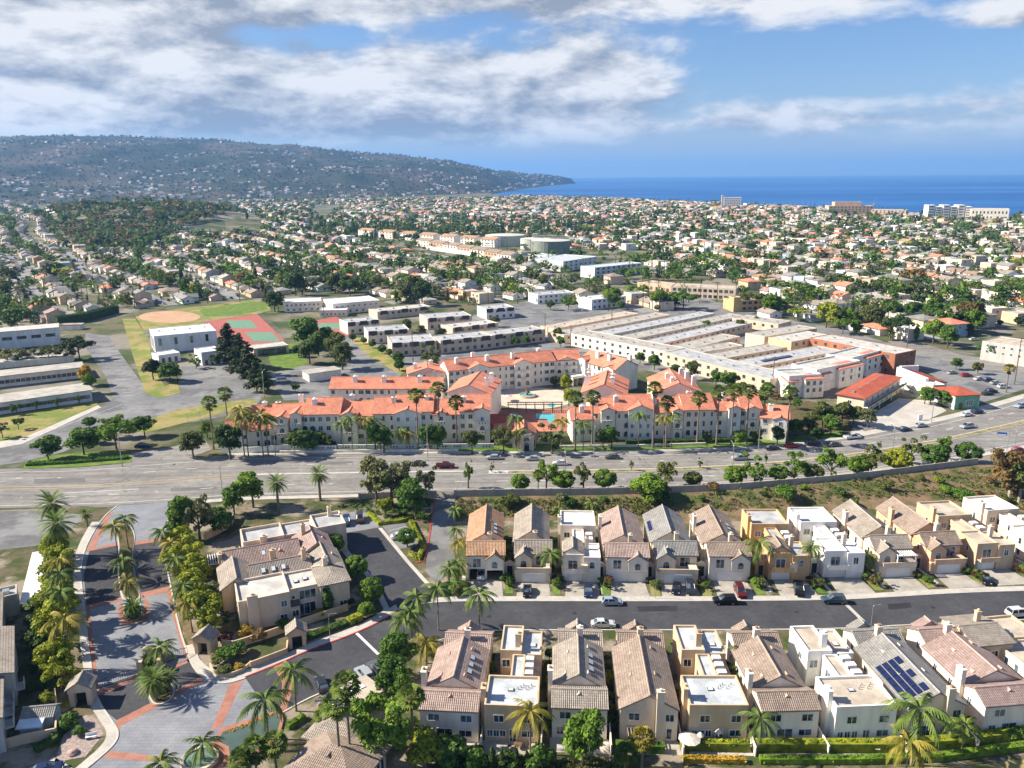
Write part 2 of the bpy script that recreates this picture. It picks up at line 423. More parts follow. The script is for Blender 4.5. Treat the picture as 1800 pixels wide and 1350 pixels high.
def slab(name, pts, top, mat, thick=0.3, world=False):
    """flat polygon with thickness; pts in picture coordinates (or world) -> one structure sheet"""
    w = [(p[0], p[1]) for p in pts] if world else [tuple(P(p[0], p[1], top)[:2]) for p in pts]
    me = MB().prism(w, top - thick, top).mesh(name, mat)
    return struct(obj(name, me))
def ribbon(pts, wdt, z0, z1, closed=False):
    """wall/kerb of width wdt along world polyline pts -> MB"""
    b = MB(); n = len(pts); L = []
    for i in range(n):
        p = Vector(pts[i][:2])
        if closed: a, c = Vector(pts[i - 1][:2]), Vector(pts[(i + 1) % n][:2])
        else: a, c = Vector(pts[max(i - 1, 0)][:2]), Vector(pts[min(i + 1, n - 1)][:2])
        d = (c - a).normalized(); nn = Vector((-d.y, d.x))
        zb = pts[i][2] if len(pts[i]) > 2 else 0.0
        L.append((p + nn * wdt / 2, p - nn * wdt / 2, zb))
    vs = []
    for l, r, zb in L:
        vs += [(l.x, l.y, zb + z0), (r.x, r.y, zb + z0), (r.x, r.y, zb + z1), (l.x, l.y, zb + z1)]
    fs = []
    for i in range(n if closed else n - 1):
        a, c = 4 * i, 4 * ((i + 1) % n)
        fs += [(a, c, c + 1, a + 1), (a + 1, c + 1, c + 2, a + 2), (a + 2, c + 2, c + 3, a + 3), (a + 3, c + 3, c, a)]
    if not closed: fs += [(0, 1, 2, 3), tuple(4 * (n - 1) + i for i in (3, 2, 1, 0))]
    return b.add(vs, fs)
def kerb(pts, name='kerb', mat=None, w=0.3, h=0.13, world=False):
    pp = [Vector((p[0], p[1], 0)) for p in pts] if world else [P(p[0], p[1], 0.1) for p in pts]
    pp = [(p[0], p[1], 0) for p in pp]
    return struct(ribbon(pp, w, -0.1, h).build(name, mat or M_KERB))
def smooth_pts(pts, n=4):
    """Catmull-Rom through picture points"""
    out = []
    for i in range(len(pts) - 1):
        p0, p1, p2, p3 = (Vector(pts[max(i - 1, 0)]), Vector(pts[i]), Vector(pts[i + 1]), Vector(pts[min(i + 2, len(pts) - 1)]))
        for j in range(n):
            t = j / n
            out.append(tuple(0.5 * ((2 * p1) + (p2 - p0) * t + (2 * p0 - 5 * p1 + 4 * p2 - p3) * t * t + (3 * p1 - p0 - 3 * p2 + p3) * t ** 3)))
    out.append(tuple(pts[-1]))
    return out
# ================================================================== the setting
from mathutils import noise as mnoise
def interp(x, xs, ys):
    return float(np.interp(x, xs, ys))
# --- land sheet with a bluff along the coast
COAST_PX = [(2900, 392), (2300, 388), (1800, 380), (1600, 376), (1500, 370), (1300, 361), (1150, 354), (1000, 348), (900, 344.5), (868, 342.5)]
cu, cy_ = [], []
for p in COAST_PX:
    w = P(p[0], p[1], 0); cu.append(w.x / (w.y + 300)); cy_.append(w.y)
cu += [cu[-1] - 0.006, cu[-1] - 0.03]; cy_ += [4300.0, 6000.0]
cu, cy_ = cu[::-1], cy_[::-1]
us = sorted(set([round(-1.3 + i * 0.02, 4) for i in range(131)] + [round(c, 5) for c in cu]))
rows = [0, .03, .06, .09, .12] + [0.12 + 0.88 * (i / 40) for i in range(1, 41)]
V = []; Fc = []
for u in us:
    yc = interp(u, cu, cy_)
    for t in rows:
        y = -200 + (yc + 200) * t
        x = u * (y + 300)
        V.append((x, y, ground_h(x, y)))
    V.append((u * (yc + 302), yc + 2, -9.0))
nr = len(rows) + 1
for i in range(len(us) - 1):
    for j in range(nr - 1):
        Fc.append((i * nr + j, (i + 1) * nr + j, (i + 1) * nr + j + 1, i * nr + j + 1))
struct(obj('ground', new_mesh('ground', V, Fc, M_TOWN)))
# --- sea
M_SEA, _k, _b = new_mat('sea_water')
_g = _k.n('ShaderNodeNewGeometry').outputs['Position']
_x, _y, _z = _k.sep(_g)
_st = _k.comb(_k.math('MULTIPLY', _x, 0.35), _y, 0.0)
_f = _k.ramp(_k.noise(_st, 0.0011, 6.0, 0.6), 0.35, 0.65)
_k.t.links.new(_k.mix(_f, (0.008, 0.072, 0.25, 1), (0.03, 0.14, 0.37, 1)), _b.inputs['Base Color'])
_b.inputs['Roughness'].default_value = 0.45; _b.inputs['Specular IOR Level'].default_value = 0.12
bump(_k, _b, _k.noise(_g, 0.12, 5.0, 0.6), 0.5, 1.0)
struct(obj('sea', new_mesh('sea', [(-26000, 500, -6), (26000, 500, -6), (26000, 32000, -6), (-26000, 32000, -6)], [(0, 1, 2, 3)], M_SEA)))
# --- the headland
RIDGE = ([-900, -300, 0, 100, 230, 300, 400, 500, 600, 700, 780, 830, 870, 905, 960, 990, 1006, 1012],
         [250, 240, 241, 240, 241, 243, 247, 257, 264, 273, 281, 291, 300, 304, 308, 311, 314, 322.5])
def hill_cols(px):
    Db = interp(px, [-900, 600, 700, 862, 930, 1012], [3150, 3250, 3400, 3950, 5900, 9200])
    D = interp(px, [-900, 400, 700, 850, 930, 1012], [6600, 6500, 6300, 6700, 7900, 9600])
    return Db, D
def hill_pt(px, t):
    Db, D = hill_cols(px)
    zr = PD(px, interp(px, *RIDGE), D).z
    s = min(t, 1.0)
    prof = 0.30 * s + 0.70 * (s * s * (3 - 2 * s)) if t <= 1 else 1.0 - 0.5 * (t - 1)
    dd = Db + (D - Db) * t
    a = PD(px, 309, dd)
    nz = mnoise.fractal(Vector((a.x / 700, a.y / 700, 0.3)), 1.0, 2.0, 4)
    gul = mnoise.fractal(Vector((a.x / 260, a.y / 900, 4.3)), 1.0, 2.0, 3)
    env = min(1, s * 3) * (1.0 if t < 0.96 else 0.25)
    return Vector((a.x, a.y, -7 + (zr + 7) * prof + (nz * 45 + gul * 16) * env * min(1.0, max(0.0, (zr - 20) / 200))))
cols = np.linspace(-900, 1012, 240)
ts = list(np.linspace(0, 1, 40)) + [1.15, 1.5, 2.2]
V = [hill_pt(px, t) for px in cols for t in ts]
n = len(ts)
Fc = [(i * n + j, (i + 1) * n + j, (i + 1) * n + j + 1, i * n + j + 1) for i in range(len(cols) - 1) for j in range(n - 1)]
M_HILL = two_tone('hillside_scrub', (0.02, 0.032, 0.016), (0.042, 0.048, 0.026), 0.008, 0.4, 0.6, 0.95, (0.085, 0.07, 0.048), 0.0022)  # scrub tones darkened so the colour carries the headland's cloud shade
struct(obj('hills', new_mesh('hills', V, Fc, M_HILL, smooth=True)))

# --- roads (picture points, turned into ground points)
FAR_K = smooth_pts([(-260, 836), (0, 824), (130, 822), (250, 812), (400, 801), (560, 798), (760, 797), (1000, 797), (1200, 793), (1350, 786), (1480, 772), (1560, 758), (1650, 741), (1720, 723), (1800, 700), (1900, 668)])
NEAR_K = smooth_pts([(-260, 897), (0, 893), (190, 888), (320, 881), (430, 873), (620, 868), (760, 864), (900, 862), (1060, 859), (1200, 855), (1400, 840), (1560, 822), (1700, 800), (1800, 783), (1960, 752)])
road = slab('main_road', FAR_K + NEAR_K[::-1], 0.03, M_ROAD)
def mix_line(t):
    n = 60; out = []
    def at(ps, f):
        xs = [p[0] for p in ps]; x = -200 + 2050 * f
        return (x, interp(x, xs, [p[1] for p in ps]))
    for i in range(n + 1):
        a, b = at(FAR_K, i / n), at(NEAR_K, i / n)
        out.append((a[0], a[1] + (b[1] - a[1]) * t))
    return out
def line_part(parent, pts, w, z, mat, name='lane_line'):
    pp = [P(p[0], p[1], z) for p in pts]
    ribbon([(p.x, p.y) for p in pp], w, z - 0.02, z).build(name, mat, parent)
def dashes(parent, pts, w, z, mat, dash=3.5, gap=8.5, name='lane_dash'):
    pp = [P(p[0], p[1], z) for p in pts]
    acc = 0.0; nxt = 0.0
    for a, b in zip(pp, pp[1:]):
        L = (b - a).length; d = (b - a) / L; s = nxt - acc
        while s < L:
            c = a + d * s; e = a + d * min(L, s + dash)
            q, _ = pix(*c)
            if -60 < q < 1860:
                ribbon([(c.x, c.y), (e.x, e.y)], w, z - 0.02, z).build(name, mat, parent)
            nxt += dash + gap; s = nxt - acc
        acc += L
for t in (0.25, 0.74): dashes(road, mix_line(t), 0.22, 0.036, M_PAINT)
for t in (0.09, 0.94): line_part(road, mix_line(t), 0.16, 0.036, M_PAINT)
# planted median between the carriageways, painted yellow on its western stretch
MEDN = mix_line(0.455); MEDF = mix_line(0.545)
line_part(road, [p for p in mix_line(0.47) if p[0] < 420], 0.2, 0.036, M_YPAINT, 'yellow_line')
line_part(road, [p for p in mix_line(0.52) if p[0] < 420], 0.2, 0.036, M_YPAINT, 'yellow_line')
line_part(road, [p for p in mix_line(0.64) if 100 < p[0] < 260], 0.2, 0.036, M_PAINT, 'turn_line')
mA = [p for p in MEDN if p[0] > 840]; mB = [p for p in MEDF if p[0] > 840]
slab('median_kerb', mA + mB[::-1], 0.16, M_KERB, 0.3)
cA = [(p[0], p[1] + 0.9) for p in mA[1:]]; cB = [(p[0], p[1] - 0.9) for p in mB[1:]]
M_MEDIAN = two_tone('median_dry_grass', (0.24, 0.20, 0.09), (0.30, 0.24, 0.14), 0.2, 0.4, 0.6, 0.95, (0.13, 0.14, 0.045), 0.3)
slab('median', cA + cB[::-1], 0.19, M_MEDIAN, 0.3)
mw = [p for p in MEDN if 415 < p[0] < 850]
mx = [(p[0], p[1] + 2.6) for p in mw]
slab('median_nose', mw + mx[::-1], 0.15, M_CONC, 0.3)
# pavement and lawn strip on the complex's side
def offs(ps, d0, x0, x1): return [(p[0], p[1] - d0) for p in ps if x0 <= p[0] <= x1]
slab('pavement', offs(FAR_K, 0.6, 395, 1480) + offs(FAR_K, 4.0, 395, 1480)[::-1], 0.13, M_CONC)
slab('verge', offs(FAR_K, 4.0, 395, 1480) + offs(FAR_K, 15.0, 395, 1480)[::-1], 0.10, M_LAWN)
slab('pavement', offs(FAR_K, 0.6, 1480, 1800) + offs(FAR_K, 8.0, 1480, 1800)[::-1], 0.13, M_CONC)
kerb(offs(FAR_K, 0, 390, 1900)); kerb([p for p in NEAR_K if 760 < p[0] < 1960])
slab('pavement', [(p[0], p[1] + 0.6) for p in NEAR_K if 300 < p[0] < 1960] + [(p[0], p[1] + 6) for p in NEAR_K if 300 < p[0] < 1960][::-1], 0.13, M_CONC)
# --- the neighbourhood's garden ground
slab('garden_ground', [(-150, 900), (0, 897), (190, 891), (430, 878), (700, 872), (1300, 868), (1950, 840), (2200, 1400), (-500, 1480)], 0.012, M_BEDS, 0.2)
# --- estate street and the approach road
ST_N = smooth_pts([(700, 1072), (735, 1062), (790, 1057), (900, 1056), (1200, 1056), (1450, 1054), (1560, 1049), (1680, 1042), (1800, 1038), (1950, 1036)])
ST_S = smooth_pts([(480, 1262), (545, 1226), (620, 1196), (700, 1162), (770, 1126), (840, 1110), (950, 1107), (1200, 1107), (1450, 1105), (1600, 1098), (1800, 1089), (1950, 1084)])
AP_N = smooth_pts([(430, 1190), (490, 1166), (545, 1142), (610, 1118), (660, 1096), (700, 1072)])
street = slab('street', AP_N[:-1] + ST_N + ST_S[::-1], 0.03, M_ASPH)
kerb(ST_N); kerb(ST_S)
kerb([p for p in AP_N], 'kerb', M_REDKERB)
slab('pavement', [(p[0], p[1] - 0.8) for p in ST_N[6:]] + [(p[0], p[1] - 8) for p in ST_N[6:]][::-1], 0.13, M_CONC)
slab('pavement', [(p[0] - 0.5, p[1] - 1) for p in AP_N] + [(p[0] - 4, p[1] - 10) for p in AP_N][::-1], 0.13, M_CONC)
line_part(street, [(626, 1112), (665, 1150)], 0.55, 0.037, M_PAINT, 'stop_line')
line_part(street, [(1487, 1062), (1518, 1092)], 0.8, 0.037, M_CONC, 'concrete_gutter')
# court in front of the villas and the lane behind
court = slab('parking_court', [(700, 1072), (682, 1066), (660, 1022), (646, 1004), (625, 982), (608, 962), (604, 938), (668, 928), (700, 962), (738, 1012), (764, 1040), (790, 1057), (735, 1062)], 0.034, M_ASPH)
slab('driveway', [(604, 937), (590, 905), (640, 896), (668, 927)], 0.04, M_STAMP)
slab('parking_bay', [(672, 924), (705, 912), (742, 958), (702, 965)], 0.028, M_LOT)
line_part(court, [(668, 928), (715, 985), (764, 1040)], 0.9, 0.05, M_CONC, 'concrete_gutter')
for a, b in (((684, 933), (714, 925)), ((695, 948), (728, 940))): line_part(court, [a, b], 0.12, 0.045, M_PAINT, 'bay_line')
slab('lane', [(765, 876), (800, 876), (796, 925), (800, 985), (782, 1010), (770, 1030), (748, 1004), (752, 960), (757, 920)], 0.036, M_LOT)
kerb([(764, 880), (758, 920), (752, 962), (745, 985), (730, 990)], 'kerb', M_REDKERB)
slab('pavement', smooth_pts([(604, 940), (609, 962), (626, 982), (647, 1004), (662, 1022), (683, 1066), (690, 1078), (650, 1098)]) + smooth_pts([(640, 1092), (672, 1074), (668, 1058), (650, 1024), (638, 1006), (614, 984), (600, 966), (596, 944)]), 0.118, M_CONC)
# handicapped and visitor bays by the carport
slab('parking_bay', [(620, 1198), (700, 1164), (716, 1180), (690, 1200), (640, 1222), (628, 1214)], 0.035, M_ASPH)
M_BLUEP = plain('bay_paint_blue', (0.10, 0.22, 0.55), 0.7, 0.1)
line_part(street, [(617, 1189), (643, 1206)], 0.18, 0.045, M_BLUEP, 'bay_line')
line_part(street, [(640, 1182), (664, 1203)], 0.15, 0.045, M_PAINT, 'bay_line')
slab('bay_sign_paint', [(602, 1190), (609, 1186), (614, 1190), (607, 1194)], 0.041, M_BLUEP, 0.02)
# --- gated entrance: stamped concrete with terracotta bands and two asphalt panels
EN_L = smooth_pts([(206, 889), (186, 905), (166, 932), (148, 970), (142, 1010), (147, 1060), (152, 1110), (160, 1170), (170, 1225), (195, 1265), (207, 1288), (196, 1312), (150, 1352)])
EN_R = smooth_pts([(305, 882), (297, 910), (288, 945), (291, 985), (300, 1030), (312, 1090), (325, 1135), (340, 1172), (362, 1193), (395, 1200), (430, 1192)])
slab('entrance_drive', EN_L + [(240, 1420), (420, 1380), (500, 1290), (482, 1262), (455, 1210), (430, 1192)] + EN_R[::-1][1:], 0.022, M_STAMP)
def band(name, pts, mat, z): return slab(name, pts, z, mat, 0.05)
band('asphalt_panel', [(157, 968), (210, 958), (206, 985), (212, 1050), (152, 1064), (147, 1012)], M_ASPH, 0.030)
band('asphalt_panel', [(236, 958), (288, 950), (291, 985), (298, 1030), (247, 1042), (240, 1015), (234, 985)], M_ASPH, 0.030)
band('asphalt_panel', [(172, 1222), (243, 1196), (264, 1236), (205, 1266), (186, 1250)], M_ASPH, 0.030)
band('asphalt_panel', [(282, 1182), (335, 1162), (352, 1190), (310, 1212), (305, 1195)], M_ASPH, 0.030)
for pts in (
    [(186, 906), (199, 900), (180, 934), (166, 963), (210, 953), (210, 958), (150, 970)], [(236, 952), (289, 944), (289, 950), (236, 958)],
    [(152, 1064), (212, 1050), (213, 1056), (158, 1070), (163, 1120), (172, 1196), (170, 1222), (158, 1160)], [(247, 1042), (298, 1030), (325, 1135), (340, 1165), (330, 1164), (314, 1120), (293, 1041), (248, 1050)],
    [(170, 1216), (245, 1185), (247, 1192), (173, 1223)], [(281, 1178), (332, 1158), (335, 1163), (283, 1184)],
    [(205, 1266), (264, 1236), (310, 1214), (352, 1190), (360, 1197), (316, 1220), (270, 1246), (212, 1276), (209, 1290), (200, 1290)],
    [(404, 1202), (428, 1196), (390, 1275), (370, 1285)], [(478, 1166), (494, 1160), (514, 1192), (512, 1220), (490, 1290), (462, 1330), (440, 1330), (475, 1280), (494, 1240), (496, 1200)],
    [(195, 1320), (290, 1330), (288, 1340), (180, 1332)], [(320, 1350), (380, 1300), (440, 1330), (420, 1375), (330, 1390)],
    [(206, 1072), (216, 1100), (260, 1090), (263, 1060), (250, 1045), (255, 1065), (250, 1085), (222, 1090), (212, 1056)]):
    band('terracotta_band', pts, M_BRICKP, 0.034)
kerb(EN_L, 'kerb'); kerb(EN_R, 'kerb')
slab('pavement', [(p[0] - 1, p[1]) for p in EN_L[6:]] + [(p[0] - (14 if p[1] < 1200 else 20), p[1]) for p in EN_L[6:]][::-1], 0.12, M_CONC)
slab('pavement', [(p[0] + 1, p[1]) for p in EN_R[24:]] + [(440, 1180), (400, 1184), (372, 1178), (352, 1160), (338, 1132)], 0.12, M_CONC)
slab('dry_verge', [(300, 1000), (310, 1000), (340, 1110), (345, 1150), (330, 1130), (315, 1085)], 0.09, M_SLOPE)
# planted islands in the middle of the drive
for pts in (smooth_pts([(210, 920), (222, 916), (232, 925), (237, 945), (233, 975), (236, 1010), (246, 1048), (240, 1060), (214, 1050), (207, 1000), (208, 960), (206, 935), (210, 920)]),
            smooth_pts([(218, 1062), (244, 1058), (250, 1075), (240, 1090), (226, 1088), (216, 1075), (218, 1062)]),
            smooth_pts([(252, 1186), (280, 1180), (300, 1198), (307, 1216), (296, 1232), (275, 1238), (262, 1225), (252, 1186)])):
    slab('island_kerb', pts, 0.15, M_KERB)
    cx = sum(p[0] for p in pts) / len(pts); cy = sum(p[1] for p in pts) / len(pts)
    slab('island_bed', [(cx + (p[0] - cx) * 0.88, cy + (p[1] - cy) * 0.9) for p in pts], 0.20, M_SOIL)
# pond, its rim, and the small round basin
POND = [(484, 1256), (494, 1262), (486, 1290), (462, 1312), (440, 1322), (420, 1334), (404, 1328), (402, 1312), (388, 1305), (383, 1300), (392, 1286)]
slab('pond_rim', [(490, 1248), (500, 1258), (492, 1292), (466, 1318), (420, 1342), (398, 1334), (396, 1316), (377, 1304), (386, 1280)], 0.30, M_BRICKP, 0.4)
slab('pond', POND, 0.306, M_POND, 0.2)
slab('side_road', [(-80, 899), (60, 897), (150, 905), (110, 945), (60, 960), (-80, 975)], 0.026, M_LOT)
slab('driveway', [(0, 1370), (60, 1352), (95, 1330), (120, 1345), (140, 1360), (100, 1400)], 0.03, M_CONC)
slab('gravel_garden', [(112, 1292), (150, 1256), (168, 1262), (182, 1290), (150, 1330), (95, 1340)], 0.03, plain('pink_gravel', (0.30, 0.24, 0.22), 0.95, 0.3, 2.0))
# --- driveways and front lawns of the upper row, patios of the lower row are made with the houses
# --- scrub slope up to the block wall
WALL_PX = smooth_pts([(632, 878), (700, 874), (800, 872), (900, 870), (1000, 869), (1100, 867), (1200, 864), (1300, 859), (1400, 851), (1500, 842), (1600, 830), (1718, 815)], 3)
SL_H = 2.6
SL_TOP = [P(p[0], p[1] + 3, SL_H) for p in WALL_PX if p[0] > 790] + [P(1800, 818, SL_H), P(1960, 800, SL_H)]
SL_BOT = [P(p[0], p[1] + (46 if p[0] < 1180 else 58), 0) for p in WALL_PX if p[0] > 790] + [P(1800, 905, 0), P(1960, 915, 0)]
V = []; NS = 10
for a, b in zip(SL_TOP, SL_BOT):
    V.append((a.x, a.y + 0.5, -0.2))
    V.append((a.x, a.y + 0.4, a.z))
    for j in range(NS + 1):
        t = j / NS; q = a.lerp(b, t)
        z = SL_H * (1 - t) ** 1.15 + (0.25 * mnoise.noise(q * 0.35) if 0 < j < NS else 0) - (0.05 if j == NS else 0)
        V.append((q.x, q.y, z))
n = NS + 3
Fc = [(i * n + j, i * n + j + 1, (i + 1) * n + j + 1, (i + 1) * n + j) for i in range(len(SL_TOP) - 1) for j in range(n - 1)]
struct(obj('scrub_slope', new_mesh('scrub_slope', V, Fc, M_SLOPE, smooth=True)))
def slope_pt(px, py):
    """point on the slope under picture point (px, py)"""
    z = 0.0
    for _ in range(12):
        q = P(px, py, z)
        xs = [p.x for p in SL_TOP]; ty = interp(q.x, xs, [p.y for p in SL_TOP]); by = interp(q.x, [p.x for p in SL_BOT], [p.y for p in SL_BOT])
        t = min(1, max(0, (ty - q.y) / max(1, ty - by)))
        z = SL_H * (1 - t) ** 1.15 if q.x > SL_TOP[0].x else 0.0
    return P(px, py, z)
# block wall, in panels between pilasters
wl = [P(p[0], p[1], SL_H if p[0] > 800 else max(0.0, SL_H * (p[0] - 720) / 80)) for p in WALL_PX]
M_BLOCK = plain('block_wall', (0.36, 0.33, 0.29), 0.9, 0.14, 0.4, 4.0, 0.15, streak=True)
wr = empty('block_wall', wl[0])
tag(wr, 'long low grey block wall between the arterial road and the scrub slope', 'wall')
for i in range(len(wl) - 1):
    a, b = wl[i] - wl[0], wl[i + 1] - wl[0]
    ribbon([(a.x, a.y, a.z), (b.x, b.y, b.z)], 0.25, -0.5, 1.7).build('wall_panel', M_BLOCK, wr)
    MB().box(a.x - 0.25, a.x + 0.25, a.y - 0.25, a.y + 0.25, a.z - 0.5, a.z + 1.85).build('pilaster', M_BLOCK, wr)
# --- school grounds
slab('school_road', [(-120, 835), (40, 812), (110, 795), (200, 755), (260, 722), (290, 708), (262, 690), (225, 640), (190, 590), (150, 585), (150, 610), (185, 660), (200, 700), (178, 716), (40, 778), (-120, 806)], 0.03, M_LOT)
lot = slab('school_parking', [(200, 730), (250, 706), (285, 692), (310, 680), (322, 655), (318, 645), (400, 636), (460, 700), (448, 716), (395, 732), (340, 742), (230, 752)], 0.028, M_LOT)
slab('school_lawn', [(-100, 745), (60, 722), (175, 703), (170, 712), (40, 770), (-100, 790)], 0.05, M_DRYLAWN)
slab('pavement', [(-100, 790), (40, 770), (172, 712), (178, 716), (40, 780), (-100, 806)], 0.09, M_CONC)
slab('dirt_bank', [(215, 560), (238, 560), (262, 600), (268, 640), (290, 680), (310, 668), (318, 690), (280, 700), (255, 690), (232, 620)], 0.09, M_DRYLAWN)
slab('hedge_bank', [(230, 748), (310, 720), (445, 700), (452, 712), (330, 742), (250, 762)], 0.07, M_DRYLAWN)
slab('side_drive', [(200, 812), (235, 795), (300, 786), (360, 772), (372, 790), (330, 806), (235, 816)], 0.034, M_ROAD)
slab('corner_bed', [(40, 824), (45, 812), (95, 800), (200, 792), (230, 800), (232, 812), (150, 820)], 0.12, M_LAWN)
for i in range(16):
    y = 612 + i * 5.6
    line_part(lot, [(188 + (y - 612) * 0.35, y), (206 + (y - 612) * 0.35, y - 1)], 0.15, 0.036, M_PAINT, 'bay_line')
for i in range(14):
    x = 20 + i * 14
    line_part(lot, [(x, 790 - (x * 0.37)), (x + 12, 786 - (x * 0.37))], 0.15, 0.036, M_PAINT, 'bay_line')
field = slab('playing_field', [(238, 556), (300, 545), (440, 528), (470, 531), (476, 545), (440, 556), (390, 566), (300, 575), (252, 580)], 0.02, M_DRYLAWN)
slab('field_grass', [(350, 545), (440, 530), (472, 533), (468, 545), (400, 556), (360, 556)], 0.03, M_LAWN)
pts = [(298 + 54 * math.cos(t), 557 + 10.5 * math.sin(t)) for t in [i * 2 * math.pi / 24 for i in range(24)]]
slab('infield', pts, 0.04, M_CLAY)
def tennis(cx, cy, w, h, sk):
    q = [(cx - w - sk, cy - h), (cx + w - sk, cy - h), (cx + w + sk, cy + h), (cx - w + sk, cy + h)]
    slab('tennis_court', q, 0.06, M_COURTG, 0.05)
slab('court_surface', [(355, 566), (452, 552), (500, 598), (420, 620), (395, 600)], 0.03, M_COURTR)
tennis(425, 570, 22, 7, 6); tennis(462, 592, 24, 8, 8)
slab('court_surface', [(535, 568), (590, 556), (640, 585), (600, 592), (560, 590)], 0.03, M_COURTR)
tennis(580, 573, 22, 5, 8)
slab('school_green', [(470, 612), (530, 600), (540, 640), (500, 652), (475, 640)], 0.03, M_LAWN)
slab('yard', [(470, 660), (520, 642), (610, 645), (600, 600), (588, 588), (612, 590), (650, 612), (712, 650), (700, 665), (575, 700), (500, 704)], 0.025, M_LOT)
slab('bank', [(610, 590), (640, 596), (720, 650), (705, 658), (650, 628)], 0.1, M_DRYLAWN)
# --- complex courtyard, pool terrace, motel court, plaza lot
pts = [(937 + 72 * math.cos(t), 700 + 19 * math.sin(t)) for t in [i * 2 * math.pi / 32 for i in range(32)]]
slab('courtyard', pts, 0.06, two_tone('courtyard_paving', (0.46, 0.40, 0.33), (0.56, 0.50, 0.42), 0.2, 0.35, 0.65, 0.8))
slab('pool_terrace', [(866, 720), (1010, 718), (1010, 758), (866, 760)], 0.05, M_BRICKP)
slab('motel_court', [(1486, 752), (1520, 735), (1580, 700), (1640, 705), (1664, 722), (1630, 738), (1560, 752), (1500, 765)], 0.05, M_CONC)
slab('motel_lane', [(1478, 730), (1490, 735), (1540, 752), (1530, 760), (1500, 752)], 0.055, M_LOT)
slab('plaza_lot', [(1560, 620), (1640, 615), (1800, 640), (1860, 690), (1800, 684), (1752, 700), (1700, 715), (1640, 660)], 0.028, M_LOT)
slab('cross_street', [(1560, 600), (1600, 596), (1700, 628), (1860, 655), (1860, 672), (1720, 645), (1600, 622)], 0.033, M_ROAD)
slab('bank_planting', [(1385, 715), (1420, 705), (1485, 720), (1500, 752), (1490, 768), (1385, 780)], 0.06, M_SOIL)
slab('back_street', [(1150, 498), (1185, 505), (1260, 530), (1330, 548), (1310, 556), (1230, 545), (1160, 520)], 0.03, M_LOT)
slab('apartment_yard', [(705, 655), (720, 600), (770, 570), (960, 520), (1150, 530), (1300, 548), (1480, 578), (1570, 605), (1570, 650), (1400, 700), (1130, 650), (980, 615), (800, 645)], 0.015, M_LOT)
